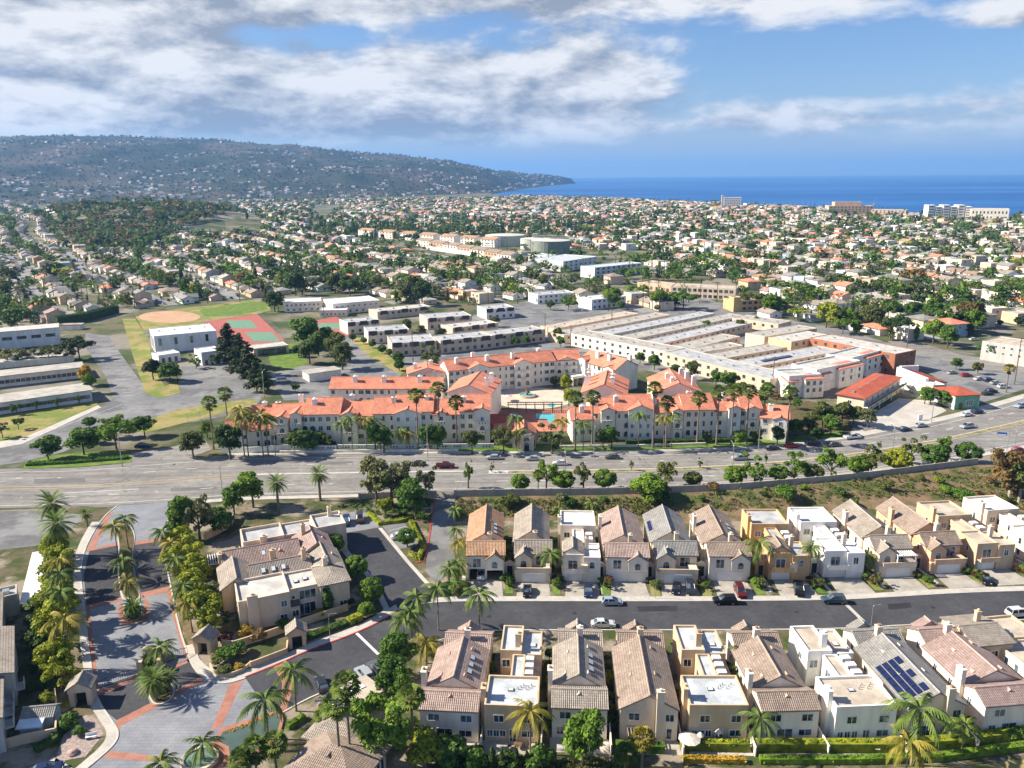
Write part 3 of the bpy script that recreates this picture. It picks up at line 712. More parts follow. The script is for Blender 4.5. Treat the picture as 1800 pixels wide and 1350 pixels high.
# ================================================================== buildings
RIDGEM = {'roof_tile_' + n: plain('ridge_' + n, c, .8, .2, 3.0) for n, c in {'pink': (.45, .33, .27), 'greytan': (.38, .33, .27), 'brown': (.38, .29, .23), 'rust': (.48, .32, .22), 'grey': (.32, .31, .29), 'mauve': (.43, .32, .28), 'terracotta': (.68, .28, .18)}.items()}
class Bld:
    def __init__(s, name, label, cat, xy, ang=0.0, group=None, z=0.0):
        s.root = empty(name, (xy[0], xy[1], z), R(ang)); tag(s.root, label, cat, group)
        s.wm = None; s.rm = None
    def part(s, name, mb, mat, parent=None): return mb.build(name, mat, parent or s.root)
    def vol(s, x0, x1, y0, y1, h, roof='gx', rise=1.8, wm=None, rm=None, o=0.4, z0=-0.3, th=0.22):
        wm = wm or s.wm; rm = rm or s.rm
        b = MB()
        xm, ym = (x0 + x1) / 2, (y0 + y1) / 2
        if roof == 'flat':
            t = 0.28; d = rise
            b.v = [(x, y, z) for z in (z0, h) for x, y in ((x0, y0), (x1, y0), (x1, y1), (x0, y1))]
            b.v += [(x, y, z) for z in (h, h - d) for x, y in ((x0 + t, y0 + t), (x1 - t, y0 + t), (x1 - t, y1 - t), (x0 + t, y1 - t))]
            for i in range(4):
                j = (i + 1) % 4
                b.f += [(i, j, 4 + j, 4 + i), (4 + i, 4 + j, 8 + j, 8 + i), (8 + i, 8 + j, 12 + j, 12 + i)]
            b.m = [0] * 12
            w = b.build('wall', wm, s.root)
            MB().add([(x0 + t, y0 + t, h - d + .01), (x1 - t, y0 + t, h - d + .01), (x1 - t, y1 - t, h - d + .01), (x0 + t, y1 - t, h - d + .01)], [(0, 1, 2, 3)]).build('roof', rm, s.root)
            return w
        if roof in ('gx', 'gy'):
            if roof == 'gx': A = [(y0, z0), (y0, h), (ym, h + rise), (y1, h), (y1, z0)]; e0, e1 = x0, x1; half = (y1 - y0) / 2
            else: A = [(x0, z0), (x0, h), (xm, h + rise), (x1, h), (x1, z0)]; e0, e1 = y0, y1; half = (x1 - x0) / 2
            mk = (lambda e, a, z: (e, a, z)) if roof == 'gx' else (lambda e, a, z: (a, e, z))
            vs = [mk(e0, *p) for p in A] + [mk(e1, *p) for p in A]
            fs = [(0, 1, 2, 3, 4), (9, 8, 7, 6, 5)] + [(i, i + 5, (i + 1) % 5 + 5, (i + 1) % 5) for i in range(5)]
            if roof == 'gy': fs = [f[::-1] for f in fs]
            w = b.add(vs, fs).build('wall', wm, s.root)
            sl = rise / half; c = A[2][0]
            lo = [(A[0][0] - o, h - o * sl + .03), (c, h + rise + .03), (A[4][0] + o, h - o * sl + .03)]
            vs = []; 
            for e in (e0 - o * .7, e1 + o * .7):
                vs += [mk(e, *p) for p in lo] + [mk(e, p[0], p[1] + th) for p in lo]
            L = math.hypot(half + o, rise + o * sl); W = e1 - e0 + 1.4 * o
            fs = [(3, 4, 10, 9), (4, 5, 11, 10), (0, 6, 7, 1), (1, 7, 8, 2), (0, 3, 9, 6), (2, 8, 11, 5), (0, 1, 4, 3), (1, 2, 5, 4), (6, 9, 10, 7), (7, 10, 11, 8)]
            q = [[(0, 0), (0, L), (W, L), (W, 0)], [(0, L), (0, 0), (W, 0), (W, L)]]
            uv = q[0] + q[1]
            for f in fs[2:]: uv += [(0, 0)] * 4
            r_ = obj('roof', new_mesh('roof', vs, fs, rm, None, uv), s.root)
            if getattr(s, 'ridge', True) and rm.name in RIDGEM:
                MB().tube(mk(e0 - o * .72, c, h + rise + th + .03), mk(e1 + o * .72, c, h + rise + th + .03), .15, .15, 6).build('ridge_cap', RIDGEM[rm.name], r_)
            return w
        if roof == 'hip':
            w = b.box(x0, x1, y0, y1, z0, h).build('wall', wm, s.root)
            X0, X1, Y0, Y1 = x0 - o, x1 + o, y0 - o, y1 + o
            lx = (X1 - X0) >= (Y1 - Y0); hw = min(X1 - X0, Y1 - Y0) / 2
            r = [(X0 + hw, ym, h + rise), (X1 - hw, ym, h + rise)] if lx else [(xm, Y0 + hw, h + rise), (xm, Y1 - hw, h + rise)]
            e = [(X0, Y0), (X1, Y0), (X1, Y1), (X0, Y1)]
            vs = [(p[0], p[1], h + .02) for p in e] + [(p[0], p[1], h + .02 + th) for p in e] + r
            fs = [(3, 2, 1, 0)] + [(i, (i + 1) % 4, 4 + (i + 1) % 4, 4 + i) for i in range(4)]
            fs += [(4, 5, 9, 8), (5, 6, 9), (6, 7, 8, 9), (7, 4, 8)] if lx else [(4, 5, 8), (5, 6, 9, 8), (6, 7, 9), (7, 4, 8, 9)]
            L = math.hypot(hw, rise)
            uv = []
            for f in fs:
                if len(f) == 4 and f[0] < 4: uv += [(0, 0)] * 4; continue
                p0 = Vector(vs[f[0]]); d = Vector(vs[f[1]]) - p0
                d.normalize()
                for i in f:
                    r_ = Vector(vs[i]) - p0; u_ = r_.dot(d); uv.append((u_, (r_ - d * u_).length))
            obj('roof', new_mesh('roof', vs, fs, rm, None, uv), s.root)
            return w
        # single pitch: high side named by the letter after 'shed'
        H = {'N': (h, h, h + rise, h + rise), 'S': (h + rise, h + rise, h, h), 'E': (h, h + rise, h + rise, h), 'W': (h + rise, h, h, h + rise)}[roof[-1]]
        e = [(x0, y0), (x1, y0), (x1, y1), (x0, y1)]
        vs = [(p[0], p[1], z0) for p in e] + [(p[0], p[1], z) for p, z in zip(e, H)]
        w = b.add(vs, [(3, 2, 1, 0), (4, 5, 6, 7)] + [(i, (i + 1) % 4, 4 + (i + 1) % 4, 4 + i) for i in range(4)]).build('wall', wm, s.root)
        gx = (H[1] - H[0]) / (x1 - x0); gy = (H[3] - H[0]) / (y1 - y0)
        e2 = [(x0 - o, y0 - o), (x1 + o, y0 - o), (x1 + o, y1 + o), (x0 - o, y1 + o)]
        zz = [H[0] + gx * (p[0] - x0) + gy * (p[1] - y0) + .03 for p in e2]
        vs = [(p[0], p[1], z) for p, z in zip(e2, zz)] + [(p[0], p[1], z + th) for p, z in zip(e2, zz)]
        fs = [(4, 5, 6, 7), (3, 2, 1, 0)] + [(i, (i + 1) % 4, 4 + (i + 1) % 4, 4 + i) for i in range(4)]
        a, c = x1 - x0 + 2 * o, y1 - y0 + 2 * o
        uv = [(0, 0), (a, 0), (a, c), (0, c)] if roof[-1] in 'NS' else [(0, 0), (0, a), (c, a), (c, 0)]
        uv += [(0, 0)] * 20
        obj('roof', new_mesh('roof', vs, fs, rm, None, uv), s.root)
        return w
    def win(s, face, wall, along, z, w, h, style='rect', frame=None, name=None):
        """wall: plane coordinate (y for S/N, x for W/E)"""
        fm, pm = win_mesh(style, round(w, 2), round(h, 2), frame or M_FRAME)
        loc = (along, wall, z) if face in 'SN' else (wall, along, z)
        rz = {'S': 0, 'E': math.pi / 2, 'N': math.pi, 'W': -math.pi / 2}[face]
        nm = name or {'garage': 'garage_door', 'door': 'door', 'vent': 'wall_vent', 'slider': 'patio_door'}.get(style, 'window')
        o = obj(nm, fm, s.root, loc, rz)
        if pm: obj('pane', pm, o)
        return o
    def row(s, face, wall, a0, a1, n, z, w, h, style='rect', frame=None):
        for i in range(n): s.win(face, wall, a0 + (a1 - a0) * (i + 0.5) / n, z, w, h, style, frame)
    def chimney(s, x, y, z0, z1, w=0.9, d=0.7, mat=None):
        c = MB().box(x - w / 2, x + w / 2, y - d / 2, y + d / 2, z0, z1).build('chimney', mat or s.wm, s.root)
        MB().box(x - w / 2 - .08, x + w / 2 + .08, y - d / 2 - .08, y + d / 2 + .08, z1, z1 + .14).build('chimney_cap', mat or s.wm, c)
        mb = MB(); r = min(w, d) * .36
        mb.tube((x, y, z1 + .14), (x, y, z1 + .5), r, r * .8, 8); mb.build('flue', TILE['rust'] if rnd.random() < .4 else (mat or s.wm), c)
    def vent(s, x, y, z, mat, s_=0.55):
        MB().add([(x - s_, y - s_ * .8, z), (x + s_, y - s_ * .8, z), (x, y - s_ * .8, z + s_ * .9), (x, y + s_ * 1.4, z + s_ * .75), (x - s_ * .8, y + s_ * 1.0, z - .1), (x + s_ * .8, y + s_ * 1.0, z - .1)],
                 [(0, 1, 2), (0, 2, 3, 4), (2, 1, 5, 3), (0, 4, 5, 1), (4, 3, 5)]).build('roof_vent', mat, s.root)
    def skylight(s, x, y, z, tx, ty, w=0.9, l=1.3):
        o = MB().box(-w / 2, w / 2, -l / 2, l / 2, -.05, .14).build('skylight', M_DARKF, s.root, loc=(x, y, z))
        o.rotation_euler = (tx, ty, 0)
        MB().box(-w / 2 + .08, w / 2 - .08, -l / 2 + .08, l / 2 - .08, .141, .16).build('pane', M_SKYL, o)
    def unit(s, x, y, z, w=1.1, d=1.1, h=0.8):
        MB().box(x - w / 2, x + w / 2, y - d / 2, y + d / 2, z, z + h).build('roof_unit', M_STEEL, s.root)
M_SKYL = plain('skylight_dome', (0.55, 0.62, 0.66), 0.2, 0.1, spec=0.6)
WINM = {}
def win_mesh(style, w, h, fm):
    key = (style, w, h, fm.name)
    if key in WINM: return WINM[key]
    f = 0.09; d0, d1 = -0.07, 0.06
    b = MB(); pm = None
    if style in ('rect', 'slider', 'strip'):
        b.box(-w / 2 - f, -w / 2 + .03, d0, d1, -f, h + f); b.box(w / 2 - .03, w / 2 + f, d0, d1, -f, h + f)
        b.box(-w / 2 + .03, w / 2 - .03, d0, d1, h - .03, h + f); b.box(-w / 2 + .03, w / 2 - .03, d0 - .03, d1, -f, .03)
        nb = 1 if style != 'strip' else max(1, int(w / 1.2))
        if w > 0.8:
            for i in range(nb):
                x = -w / 2 + w * (i + 1) / (nb + 1)
                b.box(x - .04, x + .04, d0 + .015, d1, .03, h - .03)
        pm = new_mesh('pane', [(-w / 2 + .03, -.03, .03), (w / 2 - .03, -.03, .03), (w / 2 - .03, -.03, h - .03), (-w / 2 + .03, -.03, h - .03)], [(0, 1, 2, 3)], M_GLASS)
    elif style == 'arch':  # dark pane on solid wall; also stands in for shaded loggia and porch openings
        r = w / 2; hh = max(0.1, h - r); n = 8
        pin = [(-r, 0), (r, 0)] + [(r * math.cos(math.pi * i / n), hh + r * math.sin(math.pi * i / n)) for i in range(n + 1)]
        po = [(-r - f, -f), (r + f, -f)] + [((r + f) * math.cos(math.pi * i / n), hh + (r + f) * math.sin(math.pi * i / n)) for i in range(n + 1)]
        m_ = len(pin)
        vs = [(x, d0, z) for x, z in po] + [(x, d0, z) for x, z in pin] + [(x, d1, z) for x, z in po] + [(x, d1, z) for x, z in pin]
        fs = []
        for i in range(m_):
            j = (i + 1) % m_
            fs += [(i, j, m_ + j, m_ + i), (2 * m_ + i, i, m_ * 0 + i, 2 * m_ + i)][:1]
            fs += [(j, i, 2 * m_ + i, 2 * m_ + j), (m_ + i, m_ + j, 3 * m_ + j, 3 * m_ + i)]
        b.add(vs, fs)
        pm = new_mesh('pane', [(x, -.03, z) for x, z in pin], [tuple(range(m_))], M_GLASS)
    elif style == 'garage':
        b.box(-w / 2, w / 2, -.04, .05, 0, h)
        for i in range(4): b.box(-w / 2 + .05, w / 2 - .05, -.07, -.04, h * i / 4 + .03, h * (i + 1) / 4 - .03)
    elif style == 'door':
        b.box(-w / 2 - .1, w / 2 + .1, -.05, .05, 0, h + .1); b.box(-w / 2, w / 2, -.08, -.05, 0.02, h)
    elif style == 'vent':
        b.box(-w / 2, w / 2, -.02, .05, 0, h)
    me = b.mesh(style, {'garage': M_WHITEWALL, 'door': M_WOOD, 'vent': M_DARKF}.get(style, fm))
    WINM[key] = (me, pm)
    return me, pm

# ------------------------------------------------------------------ town houses of the estate
def lower_gable(lab, px, py, w, ang, wm, rm, end='cross', extras=(), d=22.5, shade=None):
    """rear towards the camera: cross-gable rear block, long ridge, front block"""
    o = P(px, py); b = Bld('townhouse', lab, 'house', o, ang, 'townhouses south of the estate street')
    b.wm, b.rm = STUCCO[wm], TILE[rm]
    vm = plain('vent_' + rm, tuple(c * 1.5 for c in {'pink': (.36, .2, .16), 'greytan': (.3, .27, .23), 'brown': (.3, .2, .15), 'mauve': (.36, .2, .16), 'grey': (.3, .29, .27)}.get(rm, (.3, .22, .18))))
    if end == 'cross':
        b.vol(0, w, 0, 5.4, 5.5, 'gx', 1.25, o=.28); b.vol(0.15, w - .15, 5.2, 16.2, 5.5, 'gy', 2.3, o=.28); y0 = 0
    else:
        b.vol(0, w, 0.0, 16.2, 5.5, 'gy', 2.4, o=.28)
    b.vol(w * .12, w - .1, 16.0, d, 5.2, 'gx', 1.5)
    b.vol(w * .30, w * .72, d - 0.1, d + 1.3, 5.0, 'gy', 1.2)
    sl = 2.3 / (w / 2)
    for i in range(3): b.skylight(w * .74, 8.0 + i * 1.9, 5.5 + (w * .26) * sl + .3, 0, math.atan(sl)) if 'sky' in extras else None
    for x, y, z in ((w * .3, 12.5, 6.9), (w * .68, 6.6, 7.1), (w * .25, 6.9, 6.7), (w * .5, 2.0, 6.55), (w * .7, 14, 7.0)): b.vent(x, y, z, vm, .45)
    b.chimney(w * .55, 18.2, 5.5, 8.3, 1.0, 0.9)
    if 'sidechim' in extras: b.chimney(-0.35, 5.8, -.3, 8.4, .75, 1.5)
    if end == 'gable':
        b.chimney(w * .68, -0.35, -.3, 9.0, 1.1, .75)
        b.win('S', 0, w * .24, 3.6, 1.7, 1.25); b.win('S', 0, w * .86, 3.5, 1.3, 1.25); b.win('S', 0, w * .30, 0.1, 3.2, 2.2, 'strip'); b.win('S', 0, w * .86, 0.4, .8, 1.8)
    else:
        b.win('S', 0, w * .24, 3.6, 1.7, 1.2, frame=M_FRAME); b.win('S', 0, w * .80, 3.6, 1.7, 1.2)
        b.win('S', 0, w * .42, 0.1, 2.4, 2.15, 'slider'); b.win('S', 0, w * .15, 0.8, 1.1, 1.3); b.win('S', 0, w * .78, 1.0, 2.0, 1.1)
    for y in (3.5, 8.5, 12.5): b.win('W', 0 if y < 5 or end != 'cross' else .15, y, 3.4, .9, 1.2); b.win('E', w if y < 5 or end != 'cross' else w - .15, y, 3.4, .9, 1.2)
    b.win('W', w * .12, 19, 3.2, .9, 1.4)
    b.win('N', d, w * .22, .1, 2.4, 2.2, 'garage')
    if 'pergola' in extras:
        g = MB()
        for i in range(7): g.box(w * .12 + i * .5, w * .12 + i * .5 + .1, -2.6, 0, 2.5, 2.65)
        g.box(w * .08, w * .12 + 3.4, -2.5, -2.35, 2.3, 2.5); g.box(w * .1, w * .1 + .15, -2.5, -2.35, 0, 2.3); g.box(w * .12 + 3.1, w * .12 + 3.25, -2.5, -2.35, 0, 2.3)
        g.build('pergola', plain('cedar', (.42, .3, .2)), b.root)
    if 'solar' in extras:
        for r_ in range(5):
            for c in range(4):
                if (r_ in (1, 3) and c == 3): continue
                xx = 0.55 + c * .98; yy = 2.2 + r_ * 1.75
                zz = 5.5 + xx * 2.4 / (w / 2) + .34
                q = MB().box(-.46, .46, -.82, .82, 0, .05).build('solar_panel', M_SOLAR, b.root, loc=(xx, yy, zz)); q.rotation_euler = (0, -math.atan(2.4 / (w / 2)), 0)
    return b
def lower_flat(lab, px, py, w, ang, wm, rm, sky='tan', d=22.0):
    o = P(px, py); b = Bld('townhouse', lab, 'house', o, ang, 'townhouses south of the estate street')
    b.wm, b.rm = STUCCO[wm], ROOFING[sky]
    b.vol(0, w, 0, 7.6, 6.5, 'flat', .45)
    b.vol(w * .42, w * .68, 7.6, 14.2, 6.1, 'flat', .35)
    b.vol(w * .68, w * .98, 7.6, 14.2, 4.6, 'shedW', 1.2, rm=TILE[rm], o=.1)
    b.vol(w * .16, w * .60, 14.2, d, 6.8, 'flat', .4); b.vol(w * .60, w, 14.2, d - .4, 6.1, 'flat', .4)
    for i in range(3):
        MB().box(w * .70, w * .86, 8.4 + i * 2.0, 9.5 + i * 2.0, 5.5, 6.35).build('roof_monitor', STUCCO['white'], b.root)
    b.skylight(w * .46, 4.4, 6.1, 0, 0, .9, .8)
    for i in range(6): MB().tube((w * (.6 + .05 * i), 4.6 + .5 * (i % 3), 6.0), (w * (.6 + .05 * i), 4.6 + .5 * (i % 3), 6.5), .09, .09, 6).build('vent_pipe', M_STEEL, b.root)
    b.chimney(w * .52, 16.2, 6.0, 8.8, 1.0, .9); b.chimney(-.3, 2.4, -.3, 8.0, .7, 1.6)
    b.skylight(w * .82, 17.5, 5.75, 0, 0, 1.0, 1.2)
    b.win('S', 0, w * .27, 3.5, 1.5, 1.2); b.win('S', 0, w * .8, 3.5, 1.5, 1.2)
    b.row('S', 0, w * .04, w * .40, 3, .9, .85, 1.15); b.win('S', 0, w * .53, .1, 1.0, 2.1, 'slider'); b.win('S', 0, w * .8, 1.0, 1.8, 1.1)
    b.win('W', 0, 5.5, 3.6, .9, 1.2); b.win('W', w * .42, 11, 3.2, 2.6, 1.5, 'strip'); b.win('W', w * .16, 17, 3.6, 1.4, 1.2); b.win('S', 14.2, w * .28, 3.6, 1.3, 1.4)
    b.win('E', w, 4, 3.6, .9, 1.2); b.win('N', d, w * .4, .1, 2.4, 2.2, 'garage')
    return b
lower_gable('pinkish tile roofed townhouse, first in the near row beside the tall ficus hedge', 740, 1300, 9.0, -5, 'pale', 'pink', extras=('sky', 'sidechim'))
lower_flat('tan flat-roofed townhouse with pale roof, second in the near row', 852, 1302, 8.3, -4, 'tan', 'brown', 'blue')
lower_gable('beige townhouse with three roof skylights behind the round bright street tree, near row', 970, 1297, 8.5, -3.5, 'pale', 'greytan', extras=('sky', 'sidechim'))
lower_gable('townhouse with gable end, tall rear chimney and pergola, fourth in the near row', 1089, 1300, 8.8, -3, 'cream', 'brown', 'gable', extras=('pergola',))
lower_flat('tan flat-roofed townhouse behind the patio with the big umbrella, near row', 1209, 1303, 9.0, -1, 'tan', 'brown', 'blue')
lower_gable('pale townhouse with brown tile roof between two flat-roofed neighbours, near row', 1336, 1304, 8.8, 1.5, 'pale', 'brown', extras=('sidechim',))
lower_flat('white flat-roofed townhouse with tan roof deck in the near row', 1464, 1307, 9.5, 3, 'white', 'greytan', 'tan')
lower_gable('cream townhouse with zigzag solar array on grey roof in the near row', 1590, 1300, 9.2, 5, 'cream', 'grey', 'gable', extras=('solar',))
lower_gable('cream townhouse with pinkish checkered tile roof at the end of the near row', 1724, 1296, 10.4, 6, 'pale', 'mauve', extras=('sidechim',))
b = Bld('townhouse', 'tan corner townhouse with tall windows and roof terrace beside the white car', 'house', P(1722, 1206), 8, 'townhouses south of the estate street')
b.wm, b.rm = STUCCO['tan'], TILE['greytan']
b.vol(0, 7, 2, 11, 6.4, 'gx', 1.0); b.vol(5, 14, -6, 4, 5.6, 'flat', .4, rm=ROOFING['tan'], wm=STUCCO['cream']); b.vol(7.0, 14, 4, 11, 6.0, 'flat', .4, rm=ROOFING['tan'])
b.chimney(4.5, 8, 6, 9.2); b.row('W', 5, -5, 1.8, 3, .6, .8, 1.9); b.row('W', 5, -5, 1.8, 3, 3.4, .8, 1.3); b.row('S', 2, 1.0, 4.5, 2, 3.2, 1.3, 2.0); b.win('W', 0, 5, 3.4, 1.2, 1.4)

def upper(lab, px, py, w, ang, wm, rm, style, garage='white', extras=(), d=21.5, gar2=False, roof2=None):
    """street front with garage towards the camera"""
    o = P(px, py); b = Bld('townhouse', lab, 'house', o, ang, 'townhouses north of the estate street')
    b.wm, b.rm = STUCCO[wm], TILE[rm]
    vm = plain('vent_u' + rm, {'pink': (.5, .3, .25), 'greytan': (.45, .4, .34), 'brown': (.42, .3, .22), 'rust': (.55, .36, .24), 'grey': (.4, .39, .36)}.get(rm, (.4, .3, .25)))
    fm = M_FRAME
    if style == 'tile':                       # tiled front block with a small gable, long ridge behind
        if 'open' in extras:
            b.vol(0, w, 0, 6.2, 6.0, 'gx', 1.5, z0=2.7)
            MB().box(0, .35, 0.3, 6.2, -.3, 2.7).build('wall', b.wm, b.root); MB().box(w - .35, w, 0.3, 6.2, -.3, 2.7).build('wall', b.wm, b.root)
            MB().box(w * .5 - .2, w * .5 + .2, 0.3, .7, -.3, 2.7).build('post', b.wm, b.root)
        else: b.vol(0, w, 0, 6.2, 5.9, 'gx', 1.5)
        b.vol(w * .52, w * .96, -.7, 3.0, 5.2, 'gy', 1.3, z0=2.7, o=.25)
        b.vol(-.25, w * .93, 6.0, d, 5.8, 'gy', 2.3)
        b.win('S', 0, w * .26, 3.1, 1.7, 2.0, 'slider'); b.win('S', -.7, w * .74, 3.2, 1.2, 1.5, 'arch')
        if 'open' not in extras:
            if gar2: b.win('S', 0, w * .28, .05, w * .38, 2.15, 'garage'); b.win('S', 0, w * .72, .05, w * .38, 2.15, 'garage')
            else: b.win('S', 0, w * .5, .05, w * .62, 2.2, 'garage')
        b.chimney(w * .6, 4.2, 6.0, 9.0, .9, .9, STUCCO['cream'])
    elif style == 'balcony':                  # gabled bay on one side, balcony over the garage
        b.vol(0, w, 1.6, 7.0, 5.6, 'gx', 1.7); b.vol(w * .02, w * .46, -.2, 3.5, 5.3, 'gy', 1.3, o=.25)
        b.vol(0, w, -.9, 1.6, 2.75, 'flat', .1, rm=ROOFING['tan'])
        bal = MB().box(w * .08, w * .98, -1.3, -1.1, 2.5, 3.5).build('balcony_parapet', b.wm, b.root)
        MB().box(w * .06, w, -1.35, -1.05, 3.5, 3.62).build('coping', STUCCO['tan'], bal)
        MB().box(w * .78, w * .98, -1.1, 1.5, 2.76, 3.5).build('balcony_side', b.wm, b.root)
        b.vol(-.3, w * .92, 6.8, d, 5.9, 'gy', 2.5)
        b.win('S', -.2, w * .24, 3.2, 1.3, 1.6, 'arch'); b.win('S', 1.6, w * .72, 2.9, 2.2, 2.1, 'slider')
        b.win('S', -.9, w * .52, .05, w * .66, 2.15, 'garage'); b.chimney(w * .55, 5.2, 6.0, 9.0, .9, .9, STUCCO['cream'])
        if 'pergola' in extras:
            g = MB()
            for i in range(9): g.box(w * .45 + i * .5, w * .45 + i * .5 + .12, -1.2, 2.2, 5.15, 5.3)
            for x in (w * .47, w * .96): g.box(x - .12, x + .12, -1.1, -.86, 2.8, 5.0)
            g.box(w * .44, w, -1.15, -.9, 4.95, 5.15); g.build('pergola', M_WHITE, b.root)
    else:                                     # flat roofed, stepped blocks
        b.vol(0, w * .56, 0, 6.5, 6.3, 'flat', .35, rm=ROOFING[roof2 or 'pale']); b.vol(w * .56, w, -.4, 6.5, 5.9, 'flat', .35, rm=ROOFING[roof2 or 'pale'])
        if 'half' in extras: b.vol(w * .02, w * .54, .4, 6.0, 6.35, 'gy', 1.2, o=.1)
        b.vol(w * .30, w * .62, 6.5, 13.5, 6.0, 'flat', .35, rm=ROOFING[roof2 or 'pale']); b.vol(w * .62, w * .92, 6.5, 13.5, 4.8, 'shedW', 1.1, o=.1)
        for i in range(2): MB().box(w * .66, w * .84, 7.4 + i * 2.4, 8.7 + i * 2.4, 5.6, 6.4).build('roof_monitor', STUCCO['white'], b.root)
        b.vol(-.3, w * .95, 13.5, d + .5, 6.9, 'flat', .45, rm=ROOFING[roof2 or 'white'])
        MB().box(w * .04, w * .58, -1.2, 0.0, 2.45, 2.65).build('balcony_floor', b.wm, b.root)
        MB().box(w * .04, w * .58, -1.3, -1.12, 2.4, 3.45).build('balcony_parapet', b.wm, b.root)
        if 'step' in extras: MB().box(w * .50, w * .66, -1.25, -.38, 2.4, 4.3).build('balcony_pier', STUCCO['cream'], b.root)
        b.win('S', 0, w * .28, 2.8, 2.0, 2.1, 'slider'); b.win('S', -.4, w * .78, 3.3, 1.0, 1.5, 'arch' if 'step' in extras else 'rect')
        b.win('S', -.4 if w > 50 else -.0, w * .30, .05, w * .46, 2.15, 'garage'); b.chimney(w * .66, 4.0, 5.7, 8.3, .8, .8, STUCCO['cream'])
        b.chimney(-.5, 15.5, -.3, 8.2, .7, 1.6)
        b.win('S', 13.5, w * .15, 3.8, 1.3, 1.3)
    for y in (3.0, 9.5, 13, 17.5):
        xw = 0 if y < 6 else (-.25 if style == 'tile' else -.3)
        if style == 'flat' and 6 < y < 13.5: xw = w * .30
        if style == 'balcony' and y < 6: y = 4.2
        b.win('W', xw, y, 3.3, .8, 1.5); b.win('W', xw, y, .6, .8, 1.5)
    if style != 'flat':
        for x, y, z in ((w * .25, 16, 7.1), (w * .62, 9, 7.2), (w * .6, 14, 7.4), (w * .2, 9, 6.9), (w * .3, 2.2, 6.9)): b.vent(x, y, z, vm, .4)
    if 'sky' in extras:
        for i in range(3): b.skylight(w * .74, 9 + i * 2.0, 5.8 + w * .2 * .5 + .45, 0, math.atan(2.3 / (w * .59)))
    if 'solar' in extras:
        for i in range(4):
            for j in range(3):
                xx = .2 + i * .98; zz = 5.9 + (xx + .3) * 2.5 / (w * .61) + .34
                q = MB().box(-.46, .46, -.8, .8, 0, .05).build('solar_panel', M_SOLAR, b.root, loc=(xx, 12.5 + j * 1.72, zz)); q.rotation_euler = (0, -math.atan(2.5 / (w * .61)), 0)
    if 'sidechim' in extras: b.chimney(-.55, 15, -.3, 8.6, .7, 1.5)
    # arched entry gate at the left of the front
    if 'gate' in extras:
        g = MB(); x = -1.15
        g.box(x - 1.1, x - .6, 2.0, 2.5, -.2, 2.4); g.box(x + .6, x + 1.1, 2.0, 2.5, -.2, 2.4); g.box(x - 1.15, x + 1.15, 1.95, 2.55, 2.4, 2.9)
        g.add([(x - 1.2, 1.9, 2.9), (x + 1.2, 1.9, 2.9), (x, 1.9, 3.5), (x - 1.2, 2.6, 2.9), (x + 1.2, 2.6, 2.9), (x, 2.6, 3.5)], [(0, 1, 2), (3, 5, 4), (0, 2, 5, 3), (1, 4, 5, 2), (0, 3, 4, 1)])
        o2 = g.build('entry_gate', b.wm, b.root); MB().box(x - .6, x + .6, 2.22, 2.3, 0, 2.3).build('gate_leaf', M_IRON, o2)
    # driveway, joints and lawn are the setting
    return b
U = [  # label, px, py, width, angle, wall, roof, style, extras
    ('orange-tiled townhouse with open garage showing a white car, first in the far row', 822, 1020, 8.0, 0, 'pale', 'rust', 'tile', ('open', 'sky'), {}),
    ('grey-beige gabled townhouse with balcony, second in the far row', 905, 1020, 7.9, -2, 'cream', 'greytan', 'balcony', ('gate',), {}),
    ('white townhouse with pale flat roof and stepped balcony pier, third in the far row', 988, 1021, 8.2, -3, 'pale', 'greytan', 'flat', ('half', 'step'), {'roof2': 'white'}),
    ('pink-tiled townhouse with two garage doors in the far row', 1065, 1022, 9.0, -3, 'pale', 'pink', 'tile', ('gate', 'sidechim'), {'gar2': True}),
    ('townhouse with blue solar panels on its grey roof in the far row', 1152, 1022, 8.9, -3, 'cream', 'grey', 'balcony', ('gate', 'solar'), {}),
    ('brown-tiled townhouse with arched window, sixth in the far row', 1245, 1021, 8.8, -2, 'pale', 'brown', 'tile', ('gate', 'sidechim', 'sky'), {}),
    ('orange stucco townhouse with stepped balcony and flat rear roof in the far row', 1350, 1019, 8.6, -1, 'orange', 'brown', 'flat', ('half', 'step', 'gate'), {'roof2': 'grey'}),
    ('white stucco townhouse with white flat roof in the far row', 1446, 1015, 8.6, 1, 'white', 'greytan', 'flat', ('gate',), {'roof2': 'white'}),
    ('cream townhouse with white pergola on its balcony in the far row', 1540, 1012, 8.2, 3, 'cream', 'greytan', 'balcony', ('pergola', 'sidechim'), {}),
    ('tan townhouse with brown tile roof beside the pergola house in the far row', 1630, 1006, 8.0, 5, 'peach', 'brown', 'balcony', ('gate', 'sidechim'), {}),
    ('tan flat-roofed townhouse with gravel roof near the end of the far row', 1712, 1002, 8.6, 6, 'tan', 'brown', 'flat', (), {'roof2': 'tan'}),
    ('cream flat-roofed townhouse cut off beside a garden canopy, last in the far row', 1806, 990, 8.6, 8, 'cream', 'brown', 'flat', (), {'roof2': 'white'}),
]
